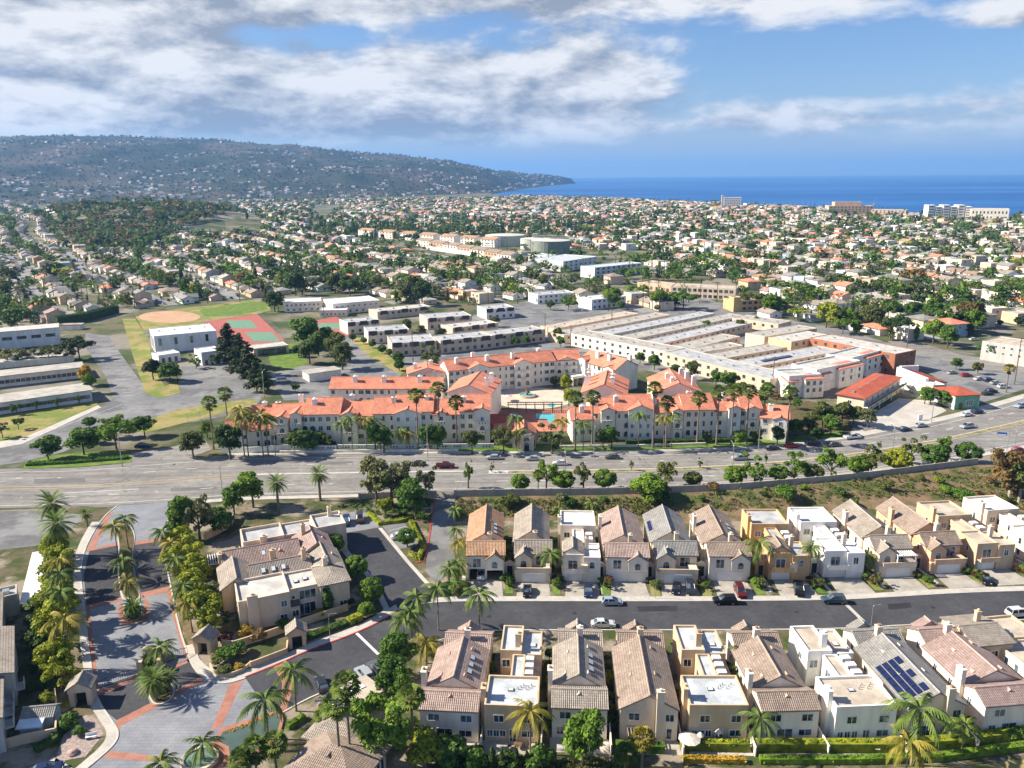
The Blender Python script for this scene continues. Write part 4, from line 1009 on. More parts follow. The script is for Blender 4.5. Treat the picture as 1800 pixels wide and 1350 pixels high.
for i, (lab, px, py, w, ang, wm, rm, st, ex, kw) in enumerate(U):
    upper(lab, px, py, w, ang, wm, rm, st, extras=ex, **kw)
    # apron of the drive, front lawn
    a = P(px, py); c, s_ = math.cos(R(ang)), math.sin(R(ang))
    loc = lambda x, y: (a.x + c * x - s_ * y, a.y + s_ * x + c * y)
    front = lambda x: P(0, 0) if False else None
    yk = -7.7 if i < 9 else -7.2
    slab('driveway', [loc(w * .12, .2), loc(w * .92, .2), loc(w * .98, yk), loc(w * .06, yk)], 0.06, M_DRIVE, world=True)
    for f_ in (.34, .67):
        q0, q1 = loc(w * .1, yk * f_), loc(w * .95, yk * f_)
    slab('front_lawn', [loc(w * 1.02, .0), loc(w * 1.22, .0), loc(w * 1.24, yk + 1.8), loc(w * 1.03, yk + 1.8)], 0.07, rnd.choice([M_LAWN, M_DRYLAWN, M_DRYLAWN]), world=True)
    slab('side_path', [loc(-1.3, 2.0), loc(-.5, 2.0), loc(-.4, -5.5), loc(-1.2, -5.5)], 0.055, M_CONC, world=True)
slab('front_lawn', [(800, 1015), (822, 1022), (822, 1044), (780, 1046), (765, 1036)], 0.08, M_LAWN)
# rear patios and the garden walls of the lower row
patio = [(740, 1300, 9.0, -5), (852, 1302, 8.3, -4), (970, 1297, 8.5, -3.5), (1089, 1300, 8.8, -3), (1209, 1303, 9.0, -1), (1336, 1304, 8.8, 1.5), (1464, 1307, 9.5, 3), (1590, 1300, 9.2, 5), (1724, 1296, 10.4, 6)]
for i, (px, py, w, ang) in enumerate(patio):
    a = P(px, py); c, s_ = math.cos(R(ang)), math.sin(R(ang))
    loc = lambda x, y: (a.x + c * x - s_ * y, a.y + s_ * x + c * y)
    slab('patio', [loc(-.3, .0), loc(w + .3, 0), loc(w + .3, -3.2), loc(-.3, -3.2)], 0.05, M_DRIVE if i % 2 else M_CONC, world=True)
    wr = empty('garden_wall', (*loc(w + .6, 4), 0))
    tag(wr, 'low stucco side wall beside the patio of the %s house in the near row' % ['first', 'second', 'third', 'fourth', 'fifth', 'sixth', 'seventh', 'eighth', 'ninth'][i], 'wall', 'patio side walls')
    p0, p1 = loc(w + .6, 4), loc(w + .5, -3.4)
    ribbon([(0, 0), (p1[0] - p0[0], p1[1] - p0[1])], .2, -.2, 1.7).build('wall_panel', STUCCO['pale'], wr)
# ================================================================== vegetation
def leaf_cloud(rng, centers, radii, n_per, size, flat=0.6, up=0.25):
    """numpy quads on the surface of clumps -> verts (N*4,3)"""
    out = []
    for c, r, n in zip(centers, radii, n_per):
        d = rng.normal(size=(n, 3)); d /= np.linalg.norm(d, axis=1)[:, None]
        d[:, 2] = np.where(d[:, 2] < -0.5, -d[:, 2], d[:, 2])
        pos = c + d * (r * (0.62 + 0.42 * rng.random((n, 1)))) * np.array([1, 1, flat + (1 - flat) * .6])
        nrm = d + rng.normal(size=(n, 3)) * 0.55 + np.array([0, 0, up]); nrm /= np.linalg.norm(nrm, axis=1)[:, None]
        t = np.cross(nrm, rng.normal(size=(n, 3))); t /= np.linalg.norm(t, axis=1)[:, None]
        b = np.cross(nrm, t)
        s = size * (0.6 + 0.8 * rng.random((n, 1)))
        q = np.stack([pos - t * s, pos - b * s * .62, pos + t * s, pos + b * s * .62], axis=1)
        out.append(q.reshape(-1, 3))
    return np.concatenate(out)
def quad_mesh(name, v, mat):
    n = len(v) // 4
    me = bpy.data.meshes.new(name)
    me.vertices.add(len(v)); me.vertices.foreach_set('co', np.asarray(v, np.float32).ravel())
    me.loops.add(n * 4); me.loops.foreach_set('vertex_index', np.arange(n * 4, dtype=np.int32))
    me.polygons.add(n); me.polygons.foreach_set('loop_start', np.arange(0, n * 4, 4, dtype=np.int32))
    me.materials.append(mat)
    me.update(); me.validate()
    return me
def crown_pts(rng, kind, dens=1.0):
    """crown for a tree about 8 units tall"""
    if kind == 'broad':
        n = 26; C = []
        for i in range(n):
            a = rng.random() * 6.283; rr = 2.35 * math.sqrt(rng.random()); z = 4.2 + (rng.random() - .45) * 3.6
            f = 1 - .32 * abs(z - 4.2) / 1.8
            C.append((rr * f * math.cos(a), rr * f * math.sin(a), z + (2.3 - rr) * .3))
        rad = 0.85 + .5 * rng.random(n); size = .27
    elif kind == 'open':
        n = 17; C = []
        for i in range(n):
            a = rng.random() * 6.283; rr = 2.7 * math.sqrt(rng.random()); C.append((rr * math.cos(a), rr * math.sin(a), 4.8 + rng.normal() * 1.25))
        rad = 0.65 + .5 * rng.random(n); size = .25
    elif kind == 'ball':
        n = 64; d = rng.normal(size=(n, 3)); d /= np.linalg.norm(d, axis=1)[:, None]
        C = [(2.3 * q[0], 2.3 * q[1], 3.95 + 2.05 * q[2]) for q in d]; rad = 0.72 + .14 * rng.random(n); size = .22
    elif kind == 'spread':
        n = 18; C = []
        for i in range(n):
            a = rng.random() * 6.283; rr = 4.4 * math.sqrt(rng.random()); C.append((rr * math.cos(a), rr * math.sin(a), 5.9 + rng.normal() * .45 - rr * .16))
        rad = 0.95 + .5 * rng.random(n); size = .32
    elif kind == 'conifer':
        n = 26; C = []
        for i in range(n):
            t = (i + .5) / n; a = i * 2.4; rr = 1.55 * (1 - t) * (.5 + .5 * rng.random()) + .1; C.append((rr * math.cos(a), rr * math.sin(a), 1.3 + 6.7 * t))
        rad = np.array([.95 * (1 - .72 * (i + .5) / n) for i in range(n)]) * (.8 + .4 * rng.random(n)); size = .27
    elif kind == 'cypress':
        n = 14; C = [(rng.normal() * .12, rng.normal() * .12, .7 + 7.0 * (i + .5) / n) for i in range(n)]
        rad = np.array([.75 * math.sin(math.pi * (.18 + .80 * (i + .5) / n)) + .1 for i in range(n)]); size = .24
    elif kind == 'bush':
        n = 9; C = []
        for i in range(n):
            a = rng.random() * 6.283; rr = 3.0 * math.sqrt(rng.random()); C.append((rr * math.cos(a), rr * math.sin(a), 3.0 + rng.random() * 2.0))
        rad = 1.7 + .9 * rng.random(n); size = .55
    C = np.array(C); rad = np.asarray(rad)
    per = np.maximum(8, (dens * 62 * (rad / size / 3.0) ** 2 * 1.25)).astype(int)
    per = np.minimum(per, int(210 * dens) + 8)
    return C, rad, per, size
TREEM = {}
def tree_mesh(kind, var, dens=1.0):
    key = (kind, var)
    if key in TREEM: return TREEM[key]
    rng = np.random.default_rng(100 + var * 17 + sum(map(ord, kind)))
    C, rad, per, size = crown_pts(rng, kind, dens)
    cm = quad_mesh('crown_' + kind, leaf_cloud(rng, C, rad, per, size), LEAF['mid'])
    b = MB()
    if kind in ('conifer', 'cypress'):
        b.path([(0, 0, -.3), (.03, 0, 3), (0, .03, 7.2)], [.24, .16, .03], 6)
    elif kind == 'bush':
        b.path([(0, 0, -.3), (.1, 0, 2.6)], [.3, .2], 6)
    else:
        b.path([(0, 0, -.3), (.06, .03, 1.4), (.0, .1, 2.8), (.1, .05, 4.4)], [.26, .2, .17, .08], 7)
        for i in range(5):
            c = C[i * len(C) // 5]; st = (0.04, .06, 2.0 + .25 * i)
            mid = (c[0] * .5, c[1] * .5, st[2] * .45 + c[2] * .55 - .2)
            b.path([st, mid, tuple(c)], [.11, .075, .03], 5)
    tm = b.mesh('trunk_' + kind, M_BARK)
    TREEM[key] = (tm, cm)
    return tm, cm
def frond_leaflets(out, origin, az, el0, length, droop, width, nl, rng, twist=0.0, vee=.45):
    d = np.array([math.cos(az), math.sin(az)])
    side = np.array([-d[1], d[0], 0.0])
    for k_ in range(nl):
        t0 = .12 + .88 * k_ / nl; t1 = t0 + .95 / nl
        pts = []
        for t in (t0, t1):
            a = el0 - droop * t
            # integrate a bending rachis roughly
            rr = length * (t * math.cos(el0 - droop * t * .45)); zz = length * (t * math.sin(el0 - droop * t * .55))
            pts.append(np.array([origin[0] + d[0] * rr, origin[1] + d[1] * rr, origin[2] + zz]))
        wl = width * math.sin(math.pi * (0.12 + .85 * t0)) * (.85 + .3 * rng.random())
        fw = (pts[1] - pts[0])
        for sgn in (-1, 1):
            tip = pts[0] + side * sgn * wl + fw * 2.2 + np.array([0, 0, -wl * vee * (1 + .4 * rng.random())])
            out += [pts[0], pts[1], tip + fw * .35, tip]
PALMM = {}
def palm_mesh(kind, var):
    """unit palms: crown node at z=0 of the crown mesh; the trunk is 1 unit tall"""
    key = (kind, var)
    if key in PALMM: return PALMM[key]
    rng = np.random.default_rng(500 + var * 13 + sum(map(ord, kind)))
    out = []; dead = []
    if kind == 'queen':
        for i in range(15):
            az = i * 2.39996 + rng.random() * .3; e = 1.25 - 1.25 * (i / 15) + rng.normal() * .1
            frond_leaflets(out, (0, 0, 0), az, e, 3.1 + .5 * rng.random(), 1.7 + .3 * rng.random(), .62, 11, rng, vee=.75)
    elif kind == 'date':
        for i in range(60):
            az = i * 2.39996; e = 1.35 - 1.95 * (i / 60) + rng.normal() * .06
            frond_leaflets(out, (0, 0, 0), az, e, 3.3 + .4 * rng.random(), .95, .40, 8, rng, vee=.15)
        for i in range(16):
            frond_leaflets(dead, (0, 0, -.25), i * .393, -.7, 1.9, .5, .3, 5, rng)
    elif kind == 'fan':
        for i in range(34):
            az = i * 2.39996; e = 1.3 - 1.75 * (i / 34) + rng.normal() * .08
            d = np.array([math.cos(az) * math.cos(e), math.sin(az) * math.cos(e), math.sin(e)])
            base = d * (1.05 + .25 * rng.random()); side = np.array([-math.sin(az), math.cos(az), 0]); upv = np.cross(d, side)
            out += [np.zeros(3) - side * .03, np.zeros(3) + side * .03, base + side * .03, base - side * .03]
            for j in range(7):
                a = (j - 3) * .40
                tip = base + (d * math.cos(a) + side * math.sin(a)) * (.95 + .12 * rng.random()) + np.array([0, 0, -.22 - .2 * rng.random()])
                pw = (side * math.cos(a) - d * math.sin(a)) * .17
                mid = base + (d * math.cos(a) + side * math.sin(a)) * .5
                out += [base, mid - pw, tip, mid + pw]
        for i in range(22):
            az = i * 2.39996; r_ = .5 + .25 * rng.random(); z = -.35 - 1.1 * rng.random()
            p0 = np.array([math.cos(az) * .12, math.sin(az) * .12, z + .45]); p1 = np.array([math.cos(az) * r_, math.sin(az) * r_, z - .5])
            sd = np.array([-math.sin(az), math.cos(az), 0]) * .3
            dead += [p0 - sd * .2, p0 + sd * .2, p1 + sd, p1 - sd]
    cm = quad_mesh('fronds_' + kind, np.array(out), LEAF['palm'])
    dm = quad_mesh('dead_fronds_' + kind, np.array(dead), LEAF['dead']) if dead else None
    r0, r1 = {'queen': (.15, .10), 'date': (.42, .38), 'fan': (.22, .13)}[kind]
    b = MB(); bend = (rng.random() - .5) * .05
    n = 6
    # trunk as unit height: x/y in metres, z scaled per tree
    b.path([(0, 0, -.03)] + [(bend * 8 * (i / n) ** 2 * 0 + 0, 0, i / n) for i in range(1, n + 1)], [r0 * 1.25] + [r0 + (r1 - r0) * i / n for i in range(1, n + 1)], 8)
    tm = b.mesh('palm_trunk_' + kind, M_PALMBARK)
    PALMM[key] = (tm, cm, dm)
    return tm, cm, dm
def set_mat(o, mt):
    o.material_slots[0].link = 'OBJECT'; o.material_slots[0].material = mt
NTREE = {'tree': 0, 'palm_tree': 0, 'shrub': 0}
def tree(loc, h, kind, leaf, label, wid=1.0, group=None, name='tree', bark=None, cat='tree'):
    tm, cm = tree_mesh(kind, rnd.randrange(5))
    r = empty(name, loc, rnd.random() * 6.28)
    s = h / {'broad': 7.6, 'open': 7.4, 'ball': 7.0, 'spread': 7.0, 'conifer': 8.2, 'cypress': 8.2, 'bush': 6.6}[kind]
    tag(r, label, cat, group)
    t = obj('trunk' if kind != 'bush' else 'stem', tm, r, scale=(s, s, s))
    wa, wb = (rnd.uniform(.85, 1.2), rnd.uniform(.85, 1.2)) if kind != 'ball' else (1, 1)
    c = obj('crown' if kind != 'bush' else 'foliage', cm, r, scale=(s * wid * wa, s * wid * wb, s))
    set_mat(c, LEAF[leaf])
    if bark: set_mat(t, bark)
    NTREE[name] = NTREE.get(name, 0) + 1
    return r
def palm(loc, h, kind, label, leaf='palm', size=1.0, group=None):
    tm, cm, dm = palm_mesh(kind, rnd.randrange(3))
    rz = rnd.random() * 6.28
    r = empty('palm_tree', loc, rz); tag(r, label, 'palm tree', group)
    th = 1.0 if kind != 'fan' else 1.0
    obj('trunk', tm, r, scale=(size, size, h))
    c = obj('crown', cm, r, loc=(0, 0, h - .05), scale=size)
    set_mat(c, LEAF[leaf])
    if dm: obj('dead_fronds', dm, r, loc=(0, 0, h - .05), scale=size)
    NTREE['palm_tree'] += 1
    return r
def hedge(name, pts, w, h, leaf, label, z=0.0, dens=1.0, world=False, group=None, zf=None):
    """clipped hedge along a picture polyline"""
    pp = [Vector((p[0], p[1], 0)) for p in pts] if world else [P(p[0], p[1], z) for p in pts]
    if zf: pp = [zf(p[0], p[1]) for p in pts]
    rng = np.random.default_rng(int(abs(pp[0].x * 13 + pp[0].y * 7)) % 9999)
    r = empty(name, pp[0]); tag(r, label, 'hedge', group)
    C = []
    for a, b in zip(pp, pp[1:]):
        L = (b - a).length; d = (b - a) / L; nn = Vector((-d.y, d.x, 0))
        ns = max(1, int(L / .9)); nw = max(1, int(w / 1.0)); nh = max(1, int(h / .9))
        for i in range(ns):
            for j in range(nw):
                for q in range(nh):
                    c = a + d * ((i + .5) / ns * L) + nn * (((j + .5) / nw - .5) * max(.1, w - .7)) - pp[0]
                    C.append((c.x, c.y, c.z + .35 + (h - .75) * ((q + .5) / nh if nh > 1 else .6) + rng.normal() * .07))
    C = np.array(C); rad = .58 + .16 * rng.random(len(C))
    v = leaf_cloud(rng, C, rad, np.full(len(C), int(26 * dens)), .20, 1.0)
    core = ribbon([(p.x - pp[0].x, p.y - pp[0].y, p.z - pp[0].z) for p in pp], w * .8, -.2, h * .82)
    core.build('stems', LEAF[leaf], r)
    obj('foliage', quad_mesh('foliage', v, LEAF[leaf]), r)
    return r
def groundcover(name, pts_list, n, size, leaf, label, zf=None, dens=20, hh=.5):
    """many low plants nobody could count, one object"""
    rng = np.random.default_rng(n + len(pts_list))
    C = []; 
    for poly in pts_list:
        xs = [p[0] for p in poly]; ys = [p[1] for p in poly]
        m_ = 0; tries = 0
        while m_ < n and tries < n * 30:
            tries += 1
            x = rng.uniform(min(xs), max(xs)); y = rng.uniform(min(ys), max(ys))
            if inside(x, y, poly):
                q = zf(x, y) if zf else P(x, y, .05)
                C.append((q.x, q.y, q.z + hh * .4)); m_ += 1
    C = np.array(C); rad = size * (.6 + .8 * rng.random(len(C)))
    v = leaf_cloud(rng, C, rad, np.full(len(C), dens), size * .38)
    o = obj(name, quad_mesh(name, v, LEAF[leaf])); stuff(o, label)
    return o

# ------------------------------------------------------------------ vehicles
CARP = {}
def car_paint(n, c, metal=0.3):
    if n in CARP: return CARP[n]
    mt = plain('car_paint_' + n, c, 0.28, 0.04, metal=metal, spec=0.6); CARP[n] = mt; return mt
M_TYRE = plain('tyre_rubber', (.015, .015, .015), .8, .1)
M_RIM = plain('wheel_rim', (.4, .4, .42), .35, .1, metal=.8)
M_LAMP = plain('headlight_lens', (.7, .72, .75), .15, .05)
M_TAIL = plain('taillight_lens', (.35, .02, .02), .25, .05)
CARGEO = {   # length, width, body profile (x,z), cabin profile
    'sedan': (4.7, 1.82, [(-2.35, .35), (-2.33, .78), (-2.1, .95), (-1.25, .98), (1.05, .98), (2.0, .86), (2.32, .68), (2.35, .35)], [(-1.75, .97), (-1.15, 1.40), (.2, 1.44), (1.15, .97)]),
    'hatch': (4.2, 1.78, [(-2.1, .35), (-2.1, .9), (-1.9, 1.0), (1.0, 1.0), (1.75, .88), (2.08, .68), (2.1, .35)], [(-1.98, .99), (-1.65, 1.45), (.0, 1.52), (1.2, .99)]),
    'suv': (4.8, 1.92, [(-2.4, .42), (-2.38, 1.0), (-2.25, 1.12), (1.1, 1.12), (2.1, 1.02), (2.38, .82), (2.4, .42)], [(-2.2, 1.11), (-1.95, 1.72), (.25, 1.76), (1.2, 1.11)]),
    'van': (5.3, 2.0, [(-2.65, .4), (-2.63, 1.15), (-2.5, 1.25), (1.5, 1.25), (2.35, 1.05), (2.63, .82), (2.65, .4)], [(-2.5, 1.24), (-2.4, 2.0), (1.0, 2.02), (1.75, 1.24)]),
    'pickup': (5.6, 2.0, [(-2.8, .5), (-2.8, 1.08), (-.9, 1.1), (1.4, 1.14), (2.5, 1.08), (2.78, .85), (2.8, .5)], [(-.95, 1.1), (-.8, 1.78), (.7, 1.8), (1.45, 1.13)]),
}
CARM = {}
def car_meshes(kind):
    if kind in CARM: return CARM[kind]
    L, W, bp, cpf = CARGEO[kind]; w = W / 2
    def loft(prof, w0, w1, zlo, zhi):
        n = len(prof); vs = []
        for y in (-1, 1):
            for x, z in prof:
                t = 0 if zhi == zlo else min(1, max(0, (z - zlo) / (zhi - zlo)))
                vs.append((x, y * (w0 + (w1 - w0) * t), z))
        fs = [tuple(range(n)), tuple(range(2 * n - 1, n - 1, -1))] + [(i, n + i, n + (i + 1) % n, (i + 1) % n) for i in range(n)]
        return vs, fs
    body = MB(); v, f = loft(bp, w, w * .93, .5, 1.1); body.add(v, f)
    if kind == 'pickup':                      # hollow bed rim
        body.box(-2.75, -1.0, -w * .93, -w * .8, 1.05, 1.22); body.box(-2.75, -1.0, w * .8, w * .93, 1.05, 1.22); body.box(-2.8, -2.7, -w * .93, w * .93, 1.05, 1.22)
    roof = MB()
    zr = max(z for _, z in cpf); tp = [p for p in cpf if p[1] > zr - .1]
    roof.box(tp[0][0] - .02, tp[-1][0] + .02, -w * .74, w * .74, zr - .05, zr + .035)
    for p, q in ((cpf[0], cpf[1]), (cpf[3], cpf[2])):    # pillars
        for s_ in (-1, 1): roof.tube((p[0], s_ * w * .89, p[1]), (q[0], s_ * w * .755, q[1]), .05, .05, 5)
    xm = (cpf[1][0] + cpf[2][0]) / 2
    for s_ in (-1, 1): roof.tube((xm, s_ * w * .905, cpf[0][1]), (xm, s_ * w * .76, zr), .05, .05, 5)
    cab = MB(); v, f = loft(cpf, w * .90, w * .75, cpf[0][1], zr); cab.add(v, f)
    wheel = MB().tube((0, -.11, 0), (0, .11, 0), .34, .34, 14); rim = MB().tube((0, -.125, 0), (0, .125, 0), .21, .21, 10)
    lamp = MB().box(-.03, .03, -.16, .16, -.07, .07)
    CARM[kind] = (body.mesh('car_body', M_WHITE), cab.mesh('car_windows', M_GLASS), roof.mesh('car_roof', M_WHITE), wheel.mesh('wheel', M_TYRE), rim.mesh('rim', M_RIM), lamp.mesh('headlight', M_LAMP), lamp.mesh('taillight', M_TAIL), L, w)
    return CARM[kind]
PAINT = {'white': (.72, .72, .71), 'silver': (.42, .44, .46), 'grey': (.13, .135, .14), 'black': (.012, .012, .014), 'navy': (.02, .035, .09), 'red': (.42, .02, .03), 'maroon': (.13, .015, .02), 'sky blue': (.36, .45, .55),
         'teal': (.05, .085, .10), 'brown': (.07, .045, .035), 'blue': (.03, .07, .28), 'charcoal': (.035, .037, .042)}
def car(px, py, ang, kind, colour, label, z=0.06, parts=True, group='cars'):
    """ang: heading of the nose, degrees from +X"""
    bm_, cm_, rm_, wm_, ri_, lm_, tm_, L, w = car_meshes(kind)
    r = empty('car' if kind not in ('van', 'pickup') else ('van' if kind == 'van' else 'pickup_truck'), P(px, py, z), R(ang))
    tag(r, label, {'van': 'van', 'pickup': 'pickup truck'}.get(kind, 'car'), group)
    pm = car_paint(colour, PAINT[colour])
    set_mat(obj('body', bm_, r), pm); obj('windows', cm_, r); set_mat(obj('roof', rm_, r), pm)
    for x in (-L * .30, L * .31):
        for y in (-w + .12, w - .12):
            o = obj('wheel', wm_, r, loc=(x, y, .34)); obj('rim', ri_, o)
    for y in (-w * .68, w * .68):
        obj('headlight', lm_, r, loc=(L / 2 - .06, y, .70)); obj('taillight', tm_, r, loc=(-L / 2 + .03, y, .80))
    return r

# ------------------------------------------------------------------ street furniture
LAMPM = {}
def street_lamp(px, py, label, h=9.0, arm=2.2, ang=180, mat=None):
    r = empty('street_lamp', P(px, py, .05), R(ang)); tag(r, label, 'street lamp', 'street lamps')
    if 'pole' not in LAMPM:
        LAMPM['pole'] = MB().path([(0, 0, -.2), (0, 0, 4), (0, 0, 8.4), (.4, 0, 8.9), (2.2, 0, 9.1)], [.13, .11, .08, .06, .05], 7).mesh('pole', M_STEEL)
        LAMPM['head'] = MB().box(2.0, 2.8, -.14, .14, 9.0, 9.16).mesh('lamp_head', M_STEEL)
    s = h / 9.0
    obj('pole', LAMPM['pole'], r, scale=s); obj('lamp_head', LAMPM['head'], r, scale=s)
def utility_pole(px, py, label, h=13.0, arms=2, ang=0.0):
    r = empty('utility_pole', P(px, py, 0), R(ang)); tag(r, label, 'utility pole', 'wooden utility poles')
    MB().path([(0, 0, -.3), (0, 0, h * .5), (0, 0, h)], [.22, .19, .14], 7).build('mast', M_POLE, r)
    for i in range(arms):
        c = MB().box(-1.3, 1.3, -.17, -.05, h - .6 - 1.3 * i, h - .44 - 1.3 * i).build('crossarm', M_POLE, r)
        for x in (-1.1, -.5, .5, 1.1): MB().tube((x, -.11, h - .44 - 1.3 * i), (x, -.11, h - .2 - 1.3 * i), .05, .04, 6).build('insulator', M_STEEL, c)
    return P(px, py, h)
# ================================================================== villas by the court
def edge(A, B, z=0.0):
    a, b = P(A[0], A[1], z), P(B[0], B[1], z)
    d = b - a
    return (a.x, a.y), math.degrees(math.atan2(d.y, d.x)), math.hypot(d.x, d.y)
VG = 'attached villas beside the parking court'
xy, ang, L = edge((424, 1112), (618, 1070))
def off(xy, ang, x, y):
    c, s = math.cos(R(ang)), math.sin(R(ang)); return (xy[0] + c * x - s * y, xy[1] + s * x + c * y)
b = Bld('villa', 'beige flat-roofed villa with tall front chimney facing the garden wall', 'house', xy, ang, VG); b.wm, b.rm = STUCCO['beige'], ROOFING['pale']
b.vol(0, 9.6, 0, 9, 6.6, 'flat', .5); b.vol(9.6, 15.6, 1.6, 9, 6.2, 'flat', .4); b.vol(15.6, L, .6, 8.6, 6.0, 'hip', 1.3, rm=TILE['greytan']); b.vol(15.4, 17.4, 8.6, 9.2, 6.5, 'flat', .3)
b.vol(9.6, 11.4, .4, 1.6, 3.0, 'shedN', .5, rm=TILE['dark'], o=.15)
b.chimney(2.6, -.45, -.3, 7.6, 2.0, 1.0); b.chimney(18, 7.6, 6, 8.6, 1, .8)
b.win('S', 0, 8.4, 3.6, 1.1, 1.3); b.win('S', 0, 8.2, .6, 1.3, 1.4); b.win('S', 1.6, 13.2, 3.5, 3.2, 1.9, 'strip'); b.win('S', 1.6, 12.9, .1, 3.4, 2.5, 'strip'); b.win('S', .6, 16.6, 3.4, 1.2, 2.2, 'strip'); b.win('S', .4, 10.5, .8, 1.2, 1.3)
b.win('S', 1.6, 10.4, 3.9, .7, .8); b.win('W', 0, 4, 3.5, 1.0, 1.3); b.win('S', .6, 20, .8, 1.4, 1.2); b.skylight(11.5, 5, 5.95, 0, 0); b.skylight(13.4, 5.4, 5.95, 0, 0)
b = Bld('villa', 'grey-tiled gabled villa with skylights behind the flat-roofed one', 'house', off(xy, ang, -2.5, 9.3), ang, VG); b.wm, b.rm = STUCCO['tan'], TILE['greytan']
b.vol(0, 6.0, -1.0, 9, 5.4, 'gy', 1.9); b.vol(5.9, 18, .6, 8.2, 5.2, 'gx', 1.7); b.vol(17.9, 24.5, -1.6, 8.5, 5.2, 'gy', 2.0)
for i in range(3): b.skylight(8.5 + 2 * i, 2.2, 6.35, math.atan(1.7 / 3.8), 0)
for x, y, z in ((3, 3, 6.6), (13, 2.4, 6.1), (21, 2, 6.8), (23, 4, 6.2), (1.4, 5, 6.0)): b.vent(x, y, z, plain('vent_v', (.5, .3, .25)))
b.chimney(17.0, 3.4, 5.5, 9.0); b.win('W', 0, 3, 3, 1, 1.2); b.win('S', -1.6, 21, 2.6, 1.6, 1.4)
b = Bld('villa', 'pink-tiled gabled villa between the grey-tiled and rear villas', 'house', off(xy, ang, -1.5, 18.0), ang, VG); b.wm, b.rm = STUCCO['tan'], TILE['mauve']
b.vol(0, 16, 0, 8.4, 5.2, 'gx', 1.9); b.vol(15.8, 23, -1.0, 9.0, 5.4, 'gy', 2.2); b.chimney(10.2, -.3, -.3, 7.6, 1.3, .8); b.chimney(17.8, 6.6, 6, 9.2); b.chimney(-.3, 3, -.3, 7.4, .7, 1.4)
b.skylight(8.5, 2.0, 6.25, math.atan(1.9 / 4.2), 0)
for x, y, z in ((4, 5.5, 6.5), (12, 2, 6.2), (19, 1.5, 6.8), (21.5, 4, 6.3)): b.vent(x, y, z, plain('vent_v', (.5, .3, .25)))
b.win('S', -1, 19.4, 2.8, 1.6, 1.3); b.win('S', 0, 4, 3, 1.2, 1.2)
b = Bld('villa', 'rear flat-roofed villa with banded windows beside the arterial road', 'house', off(xy, ang, 3.4, 27.0), ang, VG); b.wm, b.rm = STUCCO['beige'], ROOFING['grey']
b.vol(0, 9, 0, 7.5, 6.4, 'flat', .7); b.vol(9, 16, .8, 7.5, 6.0, 'flat', .4); b.vol(16, 23, -.3, 7.6, 6.9, 'flat', .6); b.chimney(4.4, -.4, -.3, 7.2, 1.6, .9); b.chimney(20.5, 6.6, 6, 8.6)
b.win('S', .8, 12.8, 3.3, 3.2, 1.8, 'strip'); b.win('S', .8, 13.2, .3, 3.0, 1.9, 'strip'); b.win('S', -.3, 18, 3.4, 1.2, 1.6); b.win('S', .8, 10, 3.6, .8, 1.0); b.win('W', 0, 3, 3.2, 1.0, 1.2)
b = Bld('garden_pergola', 'white slatted pergola beside the rear villa', 'pergola', off(xy, ang, -4.2, 26.2), ang)
for i in range(12): MB().box(i * .5, i * .5 + .12, 0, 5.5, 2.7, 2.85).build('slat', M_WHITE, b.root)
for x in (0, 5.5):
    for y in (.3, 5): MB().box(x, x + .15, y, y + .15, 0, 2.55).build('post', M_WHITE, b.root)
for y in (.3, 5): MB().box(-.1, 5.8, y, y + .15, 2.55, 2.7).build('beam', M_WHITE, b.root)
# garden walls
def wall_thing(label, pts, h, mat, w=.25, z=0.0, name='garden_wall', group=None):
    pp = [P(p[0], p[1], z) for p in pts]; r = empty(name, pp[0]); tag(r, label, 'wall', group)
    for a, c in zip(pp, pp[1:]):
        ribbon([(a.x - pp[0].x, a.y - pp[0].y), (c.x - pp[0].x, c.y - pp[0].y)], w, -.2, h).build('wall_panel', mat, r)
    return r
wall_thing('tan garden wall running along the front of the villas', [(379, 1112), (392, 1138), (412, 1140), (470, 1122), (540, 1097), (612, 1073)], 1.6, STUCCO['tan'])
wall_thing('low planter wall beside the pedestrian gate', [(440, 1175), (505, 1150), (506, 1136)], 1.3, STUCCO['tan'])
wall_thing('curved tan wall of the bed beside the entrance drive', smooth_pts([(370, 1172), (378, 1186), (400, 1190), (425, 1182), (442, 1168)]), .8, STUCCO['tan'])
wall_thing('tan wall in front of the shaded garden at the picture corner', [(-40, 1330), (40, 1308), (100, 1296), (102, 1262), (98, 1225)], 1.7, STUCCO['tan'])
r = empty('garden_fence', P(814, 899)); tag(r, 'white vinyl fence behind the orange-tiled townhouse', 'fence')
for i in range(6): MB().box(i * 1.5, i * 1.5 + .12, 0, .12, 0, 1.9).build('post', M_WHITE, r)
for i in range(5):
    for q in range(7): MB().box(i * 1.5 + .13 + q * .19, i * 1.5 + .27 + q * .19, .03, .09, .15, 1.75).build('slat', M_WHITE, r)
wall_thing('curving tan wall behind the rear villa', smooth_pts([(360, 950), (385, 938), (405, 925), (412, 912)]), 2.0, STUCCO['tan'])
def gatehouse(label, px, py, ang, s=1.0, wm='tan'):
    b = Bld('gatehouse', label, 'gatehouse', P(px, py), ang, 'small tiled gatehouses'); b.wm, b.rm = STUCCO[wm], TILE['greytan']
    for x in (0, 2.5 * s): MB().box(x, x + .7 * s, 0, 2.6 * s, -.2, 2.6 * s).build('pier', b.wm, b.root)
    b.vol(-.1, 3.3 * s, -.1, 2.7 * s, 3.2 * s, 'gy', 1.1 * s, z0=2.5 * s, o=.35)
    MB().box(.7 * s, 2.5 * s, 1.2 * s, 1.35 * s, 0, 2.2 * s).build('gate_leaf', M_IRON, b.root)
gatehouse('tiled pedestrian gatehouse in the garden wall beside the red kerb', 508, 1142, 18, 1.0)
gatehouse('tiled gatehouse on the east side of the entrance drive', 343, 1150, -8, 1.0)
